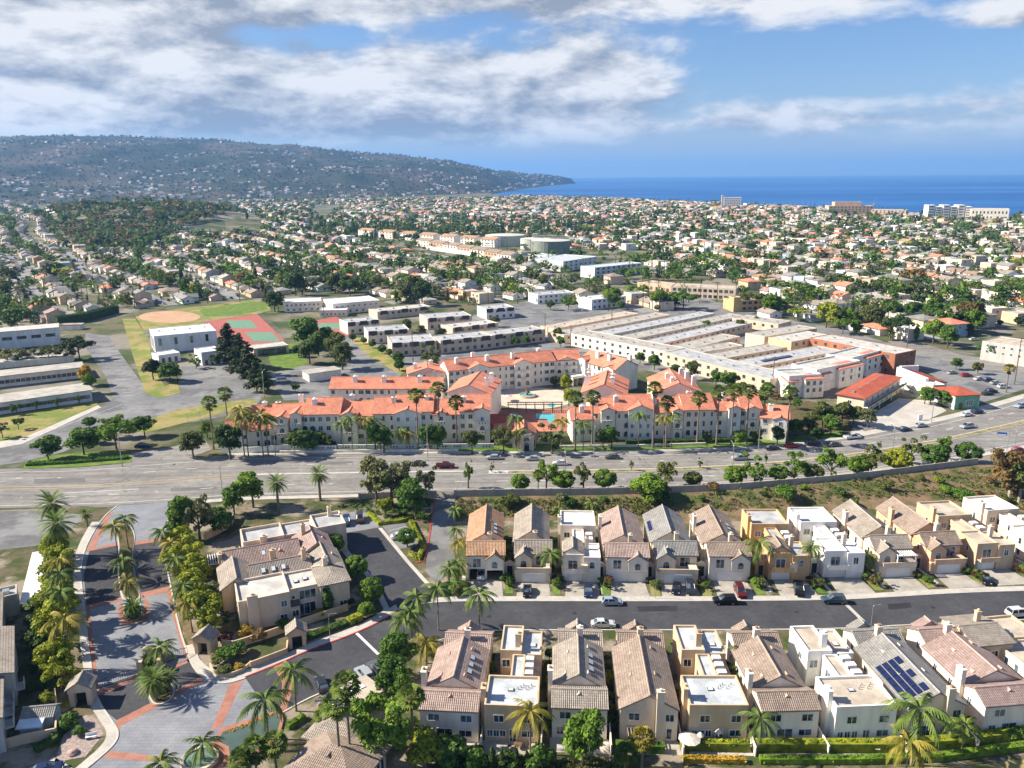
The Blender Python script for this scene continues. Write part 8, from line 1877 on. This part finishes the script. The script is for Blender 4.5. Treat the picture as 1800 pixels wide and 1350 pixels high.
# house patterns: list of volumes (x0,x1,y0,y1,h,roof,rise), windows on the front and left
PAT = {
    'bungalow': ([(-6.5, 6.5, -4, 4.5, 2.9, 'gx', 1.7)], [('S', -4, -3.6, 1.0, 2.0, 1.2, 'rect'), ('S', -4, .4, 1.0, 1.6, 1.2, 'rect'), ('S', -4, 4.2, .1, 2.8, 2.1, 'garage'), ('W', -6.5, 0, 1.0, 1.4, 1.1, 'rect')]),
    'ell': ([(-7, 6, -2, 5.5, 2.9, 'gx', 1.7), (.8, 6.8, -6.5, 1.5, 2.8, 'gy', 1.6)], [('S', -2, -4.6, 1.0, 1.8, 1.2, 'rect'), ('S', -2, -1.3, 1.0, 1.5, 1.2, 'rect'), ('S', -6.5, 3.8, .1, 3.6, 2.1, 'garage'), ('W', -7, 2, 1.0, 1.4, 1.1, 'rect')]),
    'hip': ([(-6.5, 6.5, -5, 5, 2.9, 'hip', 1.9)], [('S', -5, -3.6, .9, 2.0, 1.3, 'rect'), ('S', -5, 3.8, .1, 3.4, 2.1, 'garage'), ('W', -6.5, 0, 1.0, 1.6, 1.1, 'rect')]),
    'twostorey': ([(-5.5, 5.5, -4.5, 5.5, 5.6, 'gx', 1.9), (-5.2, 0, -6.8, 0, 2.9, 'gy', 1.3)], [('S', -4.5, 3.0, 3.6, 1.6, 1.3, 'rect'), ('S', -4.5, -2.6, 3.6, 1.6, 1.3, 'rect'), ('S', -4.5, 3.2, .9, 1.8, 1.3, 'rect'), ('S', -6.8, -2.6, .1, 3.4, 2.1, 'garage'), ('W', -5.5, 1, 3.6, 1.2, 1.2, 'rect')]),
    'flat': ([(-5.5, 5.5, -5, 6, 6.4, 'flat', .4), (-6.2, 0, -7.2, -5, 3.2, 'flat', .2)], [('S', -5, 2.8, 3.8, 2.2, 1.6, 'rect'), ('S', -5, -2.4, 3.8, 1.8, 1.6, 'rect'), ('S', -7.2, -3.0, .1, 3.6, 2.2, 'garage'), ('S', -5, 3.0, .6, 1.6, 1.9, 'rect'), ('W', -5.5, 2, 3.8, 1.6, 1.3, 'rect')]),
    'villahip': ([(-6, 6, -5, 5.5, 5.8, 'hip', 2.0), (-1, 5, -6.6, -2, 3.2, 'hip', 1.2)], [('S', -5, -3.6, 3.8, 1.6, 1.3, 'rect'), ('S', -5, 2.6, 3.8, 1.4, 1.3, 'rect'), ('S', -5, -3.4, .9, 2.0, 1.5, 'rect'), ('S', -6.6, 2, .1, 3.4, 2.1, 'garage'), ('W', -6, 0, 3.8, 1.4, 1.2, 'rect')]),
}
DIST = [('western', -55, lambda px: px < 560), ('central', -58, lambda px: 560 <= px < 1010), ('seaward', -73, lambda px: px >= 1010)]
lots = []; segs = []; town_trees = []
for dn, ang, cond in DIST:
    d = Vector((math.cos(R(ang)), math.sin(R(ang)))); nn = Vector((-d.y, d.x))
    for i in range(-45, 60):
        for j in range(-200, 60):
            if j % 12 == 0: continue
            c = nn * (i * 56.0) + d * (j * 16.0)
            c = c + nn * (7.0 * math.sin(j * .21 + i * 1.7) + 3.0 * math.sin(j * .53 + i))
            if c.y < 150 or c.y > 4500: continue
            px, py = pix(c.x, c.y, 0)
            if not cond(px): continue
            if ok_lot(c.x, c.y): segs.append((c.x, c.y, ang))
            for side in (-1, 1):
                q = c + nn * (side * (14.5 + rnd.uniform(-1, 1))) + d * rnd.uniform(-1, 1)
                if not ok_lot(q.x, q.y): continue
                px, py = pix(q.x, q.y, 0)
                far = q.y > 1200
                red = {'western': .05, 'central': .14, 'seaward': .22}[dn] + (.06 if far else 0)
                if dn == 'western': kind = rnd.choices(['bungalow', 'ell', 'hip', 'twostorey', 'flat', 'villahip'], [30, 34, 20, 14, 1, 1])[0]
                elif dn == 'central': kind = rnd.choices(['bungalow', 'ell', 'hip', 'twostorey', 'flat', 'villahip'], [24, 26, 14, 22, 6, 8])[0]
                else: kind = rnd.choices(['bungalow', 'ell', 'hip', 'twostorey', 'flat', 'villahip'], [14, 14, 12, 24, 18, 18])[0]
                rc = ('terracotta' if rnd.random() < .6 else 'rust') if rnd.random() < red else rnd.choices(['grey', 'brown', 'greytan', 'dark', 'mauve', 'light'], [40, 16, 20, 6, 6, 12])[0]
                if dn == 'seaward': wc = rnd.choices(wallcol, [24, 20, 16, 8, 10, 8, 6, 4, 2, 4])[0]
                else: wc = rnd.choices(wallcol, [24, 18, 14, 12, 10, 8, 6, 4, 3, 3])[0]
                if rnd.random() < .07: continue
                lots.append(dict(x=q.x, y=q.y, px=px, dn=dn, row=(i, side), ang=ang + (180 if side > 0 else 0) , kind=kind, rc=rc, wc=wc, s=rnd.uniform(.92, 1.2) * (1.2 if q.y > 1700 else 1.0)))
                if rnd.random() < (.90 if q.y < 1700 else .88):
                    t = c + nn * (side * (25 + rnd.uniform(-3, 4))) + d * rnd.uniform(-7, 7); town_trees.append((t.x, t.y, 'yard'))
                if rnd.random() < .40:
                    t = c + nn * (side * 6.5) + d * (8 + rnd.uniform(-2, 2)); town_trees.append((t.x, t.y, 'street'))
                if rnd.random() < .66:
                    t = c + nn * (side * (27 + rnd.uniform(-3, 3))) + d * rnd.uniform(-8, 8); town_trees.append((t.x, t.y, 'yard'))
lots.sort(key=lambda l: math.hypot(l['x'], l['y']))
near_l = lots[:270]
# order along each row for the labels
rows_ = {}
for l in near_l: rows_.setdefault((l['dn'], l['row']), []).append(l)
rk = {}
for dn in ('western', 'central', 'seaward'):
    keys = [k2 for k2 in rows_ if k2[0] == dn]
    keys.sort(key=lambda k2: sum(l['px'] for l in rows_[k2]) / len(rows_[k2]))
    for q, k2 in enumerate(keys):
        rows_[k2].sort(key=lambda l: -l['y'])
        for w_, l in enumerate(rows_[k2]): l['lab'] = (q, w_)
TPL = {}
RN = {'grey': 'grey-roofed', 'brown': 'brown-roofed', 'greytan': 'tan-roofed', 'dark': 'dark-roofed', 'terracotta': 'red-roofed', 'rust': 'rust-roofed', 'mauve': 'mauve-roofed', 'light': 'pale-roofed'}
KN = {'bungalow': 'bungalow', 'ell': 'L-shaped bungalow', 'hip': 'hip-roofed bungalow', 'twostorey': 'two-storey house', 'flat': 'flat-roofed house', 'villahip': 'two-storey hip-roofed house'}
def house_children(root, kind):
    b = Bld.__new__(Bld); b.root = root; b.wm = STUCCO['pale']; b.rm = TILE['grey']; b.ridge = False
    vols, wins = PAT[kind]
    for v in vols: b.vol(v[0], v[1], v[2], v[3], v[4], v[5], v[6], o=.6, rm=ROOFING['pale'] if v[5] == 'flat' else None)
    for w_ in wins: b.win(*w_)
    if kind in ('bungalow', 'ell', 'twostorey'): b.chimney(3.4, 2.0, 2, vols[0][4] + vols[0][6] + .5, .9, .7, STUCCO['brick'])
for l in near_l:
    r = empty('house', (l['x'], l['y'], ground_h(l['x'], l['y'])), R(l['ang'])); r.scale = (l['s'],) * 3
    q, w_ = l['lab']
    tag(r, '%s %s %s, %s down row %s of the %s suburb' % (RN[l['rc']], {'pale': 'pale', 'white': 'white', 'cream': 'cream', 'cool': 'bluish white', 'sand': 'sandy', 'beige': 'beige', 'grey': 'grey', 'peach': 'peach', 'blue': 'blue', 'tan': 'tan'}[l['wc']], KN[l['kind']], ordw(w_), ordw(q), l['dn']), 'house', 'suburban houses')
    if l['kind'] not in TPL:
        house_children(r, l['kind']); TPL[l['kind']] = [c for c in r.children]; ch = TPL[l['kind']]
    else:
        ch = []
        for c in TPL[l['kind']]:
            e = c.copy(); COL.objects.link(e); e.parent = r; ch.append(e)
            for g in c.children:
                g2 = g.copy(); COL.objects.link(g2); g2.parent = e
    for c in ch:
        if c.name.startswith('wall') and 'vent' not in c.name: set_mat(c, STUCCO[l['wc']])
        elif c.name.startswith('roof') and l['kind'] != 'flat': set_mat(c, TILE[l['rc']])
        elif c.name.startswith('roof'): set_mat(c, ROOFING[('white', 'grey', 'pale', 'tan')[int(abs(l['x'] * 7)) % 4]])
# the rest of the town as one mass
class Mass:
    def __init__(s): s.v = []; s.n = 0; s.quads = []; s.mi = []
    def add(s, verts, faces, mi):
        s.v.append(verts); s.quads += [[i + s.n for i in f] for f in faces]; s.mi += list(mi); s.n += len(verts)
def far_house_geo(kind, simple_):
    vols, wins = PAT[kind]; V_ = []; F_ = []; M_ = []
    def quad(*ps):
        b_ = len(V_); V_.extend(ps); F_.append(list(range(b_, b_ + len(ps))))
    for (x0, x1, y0, y1, h, rf, rise) in vols:
        P_ = [(x0, y0), (x1, y0), (x1, y1), (x0, y1)]
        for i in range(4):
            a, c = P_[i], P_[(i + 1) % 4]; quad((*a, -1), (*c, -1), (*c, h), (*a, h)); M_.append(0)
        o = .6; xm, ym = (x0 + x1) / 2, (y0 + y1) / 2
        X0, X1, Y0, Y1 = x0 - o, x1 + o, y0 - o, y1 + o
        if rf == 'flat': quad((x0, y0, h), (x1, y0, h), (x1, y1, h), (x0, y1, h)); M_.append(2)
        elif rf == 'gx':
            quad((X0, Y0, h - .2), (X1, Y0, h - .2), (X1, ym, h + rise), (X0, ym, h + rise)); quad((X1, Y1, h - .2), (X0, Y1, h - .2), (X0, ym, h + rise), (X1, ym, h + rise)); M_.extend([1, 1])
            quad((x0, y1, h), (x0, y0, h), (x0, ym, h + rise)); quad((x1, y0, h), (x1, y1, h), (x1, ym, h + rise)); M_.extend([0, 0])
        elif rf == 'gy':
            quad((X0, Y0, h - .2), (xm, Y0, h + rise), (xm, Y1, h + rise), (X0, Y1, h - .2)); quad((xm, Y0, h + rise), (X1, Y0, h - .2), (X1, Y1, h - .2), (xm, Y1, h + rise)); M_.extend([1, 1])
            quad((x0, y0, h), (x1, y0, h), (xm, y0, h + rise)); quad((x1, y1, h), (x0, y1, h), (xm, y1, h + rise)); M_.extend([0, 0])
        else:
            hw = min(X1 - X0, Y1 - Y0) / 2; a, c = (X0 + hw, ym, h + rise), (X1 - hw, ym, h + rise)
            quad((X0, Y0, h), (X1, Y0, h), c, a); quad((X1, Y1, h), (X0, Y1, h), a, c); quad((X1, Y0, h), (X1, Y1, h), c); quad((X0, Y1, h), (X0, Y0, h), a); M_.extend([1] * 4)
    if not simple_:
        for (f, wl_, al, z, w_, hh, st) in wins:
            if f == 'S': quad((al - w_ / 2, wl_ - .05, z), (al + w_ / 2, wl_ - .05, z), (al + w_ / 2, wl_ - .05, z + hh), (al - w_ / 2, wl_ - .05, z + hh))
            else: quad((wl_ - .05, al + w_ / 2, z), (wl_ - .05, al - w_ / 2, z), (wl_ - .05, al - w_ / 2, z + hh), (wl_ - .05, al + w_ / 2, z + hh))
            M_.append(3 if st != 'garage' else 4)
    return np.array(V_, float), F_, M_
GEO = {(k2, s): far_house_geo(k2, s) for k2 in PAT for s in (False, True)}
FR = {n: plain('far_roof_' + n, c, .85, .12, .3, 2.0) for n, c in {'grey': (.24, .235, .225), 'brown': (.27, .19, .14), 'greytan': (.30, .265, .215), 'dark': (.10, .095, .09), 'terracotta': (.50, .21, .13), 'rust': (.38, .23, .16), 'mauve': (.33, .22, .19), 'light': (.42, .41, .39)}.items()}
slots = [STUCCO[w_] for w_ in wallcol] + [FR[r_] for r_ in FR] + [ROOFING[r_] for r_ in ('white', 'grey', 'pale', 'tan')] + [M_GLASS, M_WHITEWALL]
RI = {r_: len(wallcol) + i for i, r_ in enumerate(FR)}; FI = len(wallcol) + len(FR)
mass = Mass()
for l in lots[270:]:
    V_, F_, M_ = GEO[(l['kind'], l['y'] > 1500)]
    c, s_ = math.cos(R(l['ang'])) * l['s'], math.sin(R(l['ang'])) * l['s']
    W = np.empty_like(V_); W[:, 0] = l['x'] + c * V_[:, 0] - s_ * V_[:, 1]; W[:, 1] = l['y'] + s_ * V_[:, 0] + c * V_[:, 1]; W[:, 2] = V_[:, 2] * l['s'] + ground_h(l['x'], l['y'])
    key = {0: wallcol.index(l['wc']), 1: RI[l['rc']], 2: FI + int(abs(l['x'] * 7)) % 4, 3: FI + 4, 4: FI + 5}
    mass.add(W, F_, [key[m2] for m2 in M_])
me = bpy.data.meshes.new('distant_houses'); me.from_pydata(np.concatenate(mass.v).tolist(), [], mass.quads)
for s_ in slots: me.materials.append(s_)
me.polygons.foreach_set('material_index', np.array(mass.mi, np.int32)); me.update()
stuff(obj('distant_houses', me), 'mass of small distant houses of the town reaching to the shoreline')
# streets between the houses
V = []; Fc = []
for x, y, ang in segs:
    d = Vector((math.cos(R(ang)), math.sin(R(ang)))) * 8.3; nn = Vector((-d.y, d.x)).normalized()
    for wd, z in ((4.6, .05),):
        b_ = len(V); g = ground_h(x, y) + z
        V += [(x - d.x - nn.x * wd, y - d.y - nn.y * wd, g), (x + d.x - nn.x * wd, y + d.y - nn.y * wd, g), (x + d.x + nn.x * wd, y + d.y + nn.y * wd, g), (x - d.x + nn.x * wd, y - d.y + nn.y * wd, g)]; Fc.append((b_, b_ + 1, b_ + 2, b_ + 3))
M_FST = two_tone('suburb_street', (.20, .20, .20), (.27, .265, .26), .03, .35, .65, .9)
struct(obj('suburb_streets', new_mesh('suburb_streets', V, Fc, M_FST)))
# parked cars far out
V = []; Fc = []; Mi = []
for x, y, ang in segs:
    if y > 1500: continue
    for side in (-1, 1):
        if rnd.random() > .42: continue
        d = Vector((math.cos(R(ang)), math.sin(R(ang)))); nn = Vector((-d.y, d.x)); c = Vector((x, y)) + nn * side * 3.4 + d * rnd.uniform(-5, 5)
        b_ = len(V); mi = rnd.randrange(5); z0 = ground_h(x, y) + .06
        def cp_(lx, ly, z): q = c + d * lx + nn * ly; return (q.x, q.y, z0 + z)
        V += [cp_(lx, ly, z) for lx, ly, z in ((-2.2, -.85, .2), (2.2, -.85, .2), (2.2, .85, .2), (-2.2, .85, .2), (-2.2, -.85, .85), (2.2, -.85, .8), (2.2, .85, .8), (-2.2, .85, .85), (-1.6, -.7, 1.45), (.8, -.7, 1.45), (.8, .7, 1.45), (-1.6, .7, 1.45), (-1.9, -.8, .85), (1.4, -.8, .85), (1.4, .8, .85), (-1.9, .8, .85))]
        fs = [(0, 1, 5, 4), (1, 2, 6, 5), (2, 3, 7, 6), (3, 0, 4, 7), (4, 5, 6, 7), (8, 9, 10, 11)]; gs = [(12, 13, 9, 8), (13, 14, 10, 9), (14, 15, 11, 10), (15, 12, 8, 11)]
        Fc += [tuple(b_ + i for i in f) for f in fs + gs]; Mi += [mi] * 6 + [5] * 4
stuff(obj('distant_cars', new_mesh('distant_cars', V, Fc, [car_paint(c, PAINT[c]) for c in ('white', 'silver', 'charcoal', 'navy', 'grey')] + [M_GLASS], Mi)), 'tiny cars parked along the suburban streets')
# trees of the town
for _ in range(2600):
    for poly in WOODS:
        x = rnd.uniform(95, 410); y = rnd.uniform(360, 440)
        if inside(x, y, poly): q = P(x, y); town_trees.append((q.x, q.y, 'wood'))
    if len([1 for t in town_trees[-2600:] if t[2] == 'wood']) > 900: break
def belt(n, x0, x1, y0, y1, kind):
    for _ in range(n):
        q = P(rnd.uniform(x0, x1), rnd.uniform(y0, y1)); town_trees.append((q.x, q.y, kind))
belt(150, 560, 920, 402, 424, 'tall'); belt(26, 1120, 1250, 376, 386, 'tall'); belt(30, 690, 760, 505, 535, 'yard'); belt(40, 480, 640, 500, 522, 'yard'); belt(40, 1120, 1330, 470, 500, 'yard'); belt(40, 1340, 1600, 500, 545, 'yard'); belt(30, 1560, 1720, 545, 590, 'yard'); belt(30, 1740, 1850, 520, 560, 'yard'); belt(24, 1400, 1590, 560, 592, 'yard'); belt(26, 950, 1160, 515, 550, 'yard'); belt(230, 545, 1060, 390, 420, 'tall'); belt(220, 0, 1800, 395, 480, 'yard'); belt(140, 1060, 1800, 382, 430, 'tall'); belt(90, 420, 640, 440, 505, 'yard'); belt(70, 760, 1110, 455, 515, 'yard'); belt(60, 1300, 1800, 470, 545, 'yard'); belt(14, 0, 70, 530, 572, 'yard'); belt(60, 940, 1330, 440, 480, 'yard'); belt(60, 0, 620, 430, 520, 'tall'); belt(60, 900, 1800, 400, 480, 'tall'); belt(60, 300, 560, 352, 400, 'tall'); belt(60, 0, 100, 345, 380, 'yard'); belt(30, 620, 760, 425, 445, 'yard'); belt(40, 1380, 1640, 440, 470, 'yard')
def tree_ok(x, y):
    px, py = pix(x, y, 0)
    return not (inside(x, y, COMB) or inside(x, y, COMB2)) and -40 < px < 1840 and y < interp(x / (y + 300), cu, cy_) - 30 and py < interp(px, NLX, NLY) + 4
town_trees = [t for t in town_trees if tree_ok(t[0], t[1])]
town_trees.sort(key=lambda t: math.hypot(t[0], t[1]))
def tree_style(t):
    if t[2] == 'wood': return rnd.choices(['broad', 'spread', 'conifer'], [60, 30, 10])[0], rnd.choices(['olive', 'dark', 'mid', 'brown', 'grey'], [34, 12, 24, 16, 14])[0], rnd.uniform(11, 19)
    if t[2] == 'tall': return rnd.choices(['broad', 'conifer', 'cypress'], [50, 30, 20])[0], rnd.choices(['olive', 'dark', 'pine', 'mid'], [30, 22, 10, 38])[0], rnd.uniform(10, 18)
    if t[2] == 'street': return rnd.choice(['ball', 'broad', 'open']), rnd.choice(['mid', 'bright', 'olive', 'dark']), rnd.uniform(3.5, 6.5)
    return rnd.choices(['broad', 'spread', 'conifer', 'cypress', 'ball', 'open'], [46, 16, 8, 8, 12, 10])[0], rnd.choices(['dark', 'mid', 'olive', 'pine', 'bright', 'brown', 'lime', 'grey'], [16, 36, 16, 5, 17, 4, 4, 2])[0], rnd.choice([rnd.uniform(4, 8), rnd.uniform(6, 10), rnd.uniform(9, 16)])
LN = {'dark': 'dark green', 'mid': 'green', 'olive': 'olive', 'pine': 'blackish green', 'bright': 'bright green', 'brown': 'brownish', 'lime': 'yellow-green', 'grey': 'grey-green'}
n_ind = max(0, 290 - NTREE['tree'])
TS = [(t, tree_style(t)) for t in town_trees]
ind = TS[:n_ind]
ind.sort(key=lambda a: pix(a[0][0], a[0][1], 0)[0])
for i, (t, (kd, lf, h)) in enumerate(ind):
    px_, _ = pix(t[0], t[1], 0); dn = 'western' if px_ < 560 else ('central' if px_ < 1010 else 'seaward')
    tree(Vector((t[0], t[1], ground_h(t[0], t[1]))), h, kd, lf, '%s tree of the %s suburb front edge, %s from the left' % (LN[lf], dn, ordw(i)), 1.1, 'trees at the front edge of the suburb')
def lod(kind, var, n, size):
    rng = np.random.default_rng(900 + var + sum(map(ord, kind))); C, rad, per, sz = crown_pts(rng, kind, 1.0)
    per = np.maximum(1, (n * rad ** 2 / (rad ** 2).sum())).astype(int)
    return leaf_cloud(rng, C, rad, per, sz * size)
LOD = {}
for kd in ('broad', 'spread', 'conifer', 'cypress', 'ball', 'open'):
    for v_ in range(3): LOD[(kd, v_, 0)] = lod(kd, v_, 210, 1.9); LOD[(kd, v_, 1)] = lod(kd, v_, 80, 3.0); LOD[(kd, v_, 2)] = lod(kd, v_, 34, 4.4)
cache = {}
HB = {'broad': 7.6, 'open': 7.4, 'ball': 7.0, 'spread': 7.0, 'conifer': 8.2, 'cypress': 8.2}
for (t, (kd, lf, h)) in TS[n_ind:]:
    lv = 0 if t[1] < 700 else (1 if t[1] < 1200 else 2)
    v = LOD[(kd, rnd.randrange(3), lv)]; s = h / HB[kd]; a = rnd.random() * 6.283; c, q = math.cos(a) * s * 1.1, math.sin(a) * s * 1.1
    W = np.empty_like(v); W[:, 0] = t[0] + c * v[:, 0] - q * v[:, 1]; W[:, 1] = t[1] + q * v[:, 0] + c * v[:, 1]; W[:, 2] = v[:, 2] * s + ground_h(t[0], t[1]) - (1.2 * s if kd not in ('conifer', 'cypress') else .5)
    cache.setdefault(lf, []).append(W)
# far palms: thin trunk and a small tuft
def far_palm(x, y, h, s, z=0.0):
    rng = np.random.default_rng(int(abs(x * 3 + y)))
    out = [(x - .3 * s, y, z), (x + .3 * s, y, z), (x + .2 * s, y, z + h), (x - .2 * s, y, z + h)]
    for i in range(14):
        a = i * 2.4; e = .9 - 1.4 * i / 14; dx_, dy_ = math.cos(a) * math.cos(e), math.sin(a) * math.cos(e)
        p = np.array((x, y, z + h)); q = p + np.array((dx_, dy_, math.sin(e))) * 2.3 * s; sd = np.array((-dy_, dx_, 0)) * .5 * s
        out += [tuple(p - sd * .3), tuple(p + sd * .3), tuple(q + sd), tuple(q - sd)]
    return np.array(out)
for _ in range(300):
    px_ = rnd.uniform(0, 1800); py_ = rnd.uniform(370, interp(px_, NLX, NLY) - 4)
    q = P(px_, py_); cache.setdefault('palm', []).append(far_palm(q.x, q.y, rnd.uniform(7, 15), 1.0))
for i in range(130):
    px_ = 880 + 700 * i / 130 + rnd.uniform(-4, 4); q = P(px_, interp(px_, [p[0] for p in COAST_PX[::-1]], [p[1] for p in COAST_PX[::-1]]) + .6); cache['palm'].append(far_palm(q.x, q.y, rnd.uniform(9, 14), 1.3))
names = sorted(cache)
allv = np.concatenate([np.concatenate(cache[n_]) for n_ in names]); cnt = [sum(len(a) for a in cache[n_]) // 4 for n_ in names]
me = quad_mesh('distant_trees', allv, LEAF[names[0]])
for n_ in names[1:]: me.materials.append(LEAF[n_])
me.polygons.foreach_set('material_index', np.repeat(np.arange(len(names), dtype=np.int32), cnt)); me.update()
stuff(obj('distant_trees', me), 'mass of distant trees among the town houses and on the wooded hill')
# houses and trees scattered over the far headland
mass = Mass(); tv = {'pine': [], 'olive': []}
rng = np.random.default_rng(5)
for _ in range(1300):
    px_ = rng.uniform(-60, 985); t = rng.uniform(.0, 1.0) ** 1.35
    cl = mnoise.noise(Vector((px_ / 70, t * 9, 1.0)))
    if t > .8 and rng.random() > .35: continue
    if cl < -.05 and rng.random() > .12: continue
    q = hill_pt(px_, t)
    if q.z < -2: continue
    w_, dp, h = rng.uniform(9, 20), rng.uniform(9, 14), rng.uniform(4, 7); a = rng.uniform(-.4, .4)
    V_ = np.array([(-w_ / 2, -dp / 2, -6), (w_ / 2, -dp / 2, -6), (w_ / 2, dp / 2, -6), (-w_ / 2, dp / 2, -6), (-w_ / 2, -dp / 2, h), (w_ / 2, -dp / 2, h), (w_ / 2, dp / 2, h), (-w_ / 2, dp / 2, h), (-w_ / 2, 0, h + 2.5), (w_ / 2, 0, h + 2.5)])
    c, s_ = math.cos(a), math.sin(a); W = V_.copy(); W[:, 0] = q.x + c * V_[:, 0] - s_ * V_[:, 1]; W[:, 1] = q.y + s_ * V_[:, 0] + c * V_[:, 1]; W[:, 2] += q.z
    wi = int(rng.choice([0, 1, 2, 4], p=[.3, .25, .25, .2])); ri = len(wallcol) + int(rng.choice([0, 1, 2, 5, 7], p=[.35, .2, .2, .12, .13]))
    mass.add(W, [(0, 1, 5, 4), (1, 2, 6, 5), (3, 0, 4, 7), (4, 5, 9, 8), (6, 7, 8, 9), (5, 6, 9), (7, 4, 8)], [wi, wi, wi, ri, ri, wi, wi])
me = bpy.data.meshes.new('hillside_houses'); me.from_pydata(np.concatenate(mass.v).tolist(), [], mass.quads)
for s_ in slots: me.materials.append(s_)
me.polygons.foreach_set('material_index', np.array(mass.mi, np.int32)); me.update()
stuff(obj('hillside_houses', me), 'tiny houses scattered over the hazy headland')
for _ in range(5200):
    px_ = rng.uniform(-60, 990); t = rng.uniform(0, 1.02); q = hill_pt(px_, t)
    if q.z < 0: continue
    v = LOD[('broad', int(rng.integers(3)), 2)]; s = rng.uniform(7, 14) / 7.6 * (1.0 if t < .96 else 1.5)
    W = v * s * np.array([1.4, 1.4, .9]) + np.array([q.x, q.y, q.z - 4]); tv['pine' if rng.random() < .65 else 'olive'].append(W)
a_, b_ = np.concatenate(tv['pine']), np.concatenate(tv['olive'])
me = quad_mesh('hillside_trees', np.concatenate([a_, b_]), LEAF['pine']); me.materials.append(LEAF['olive'])
me.polygons.foreach_set('material_index', np.repeat(np.array([0, 1], np.int32), [len(a_) // 4, len(b_) // 4])); me.update()
stuff(obj('hillside_trees', me), 'dark trees scattered over the hazy headland')
# arterial climbing away among the trees, west of the terraces
slab('distant_road', [(548, 388), (560, 384), (600, 412), (578, 418)], .12, M_FST)
# a sail on the bay
r = empty('sailing_boat', P(1538, 359, -6)); tag(r, 'tiny white sailing boat off the seafront apartments', 'boat')
MB().prism([(-5, -1.2), (4, -1.2), (7, 0), (4, 1.2), (-5, 1.2)], -.5, 1.2).build('hull', M_WHITE, r); MB().add([(-4.5, 0, 2), (1.2, .1, 2), (1.2, 0, 17), (-4.5, .15, 2), (1.2, .25, 2), (1.2, .15, 17)], [(0, 1, 2), (5, 4, 3), (0, 2, 5, 3), (1, 4, 5, 2), (0, 3, 4, 1)]).build('sail', M_WHITE, r)
# ------------------------------------------------------------------ haze
hz = bpy.data.materials.new('sea_haze'); hz.use_nodes = True
for n_ in list(hz.node_tree.nodes): hz.node_tree.nodes.remove(n_)
k = NB(hz.node_tree); vo = k.n('ShaderNodeVolumePrincipled'); vo.inputs['Color'].default_value = (.22, .50, 1.0, 1); vo.inputs['Density'].default_value = HAZE_D; vo.inputs['Anisotropy'].default_value = 0.1
ou = k.n('ShaderNodeOutputMaterial'); hz.node_tree.links.new(vo.outputs[0], ou.inputs['Volume'])
o = MB().box(-27000, 27000, -700, 33000, -11, 560).build('haze', hz); o['kind'] = 'stuff'
dupl = {k2: v for k2, v in LABELS.items() if len(v) > 1}
if dupl: print('DUPLICATE LABELS', dupl)
print('TREES', NTREE, 'lots', len(lots), 'town trees', len(town_trees), 'objects', len(bpy.data.objects))
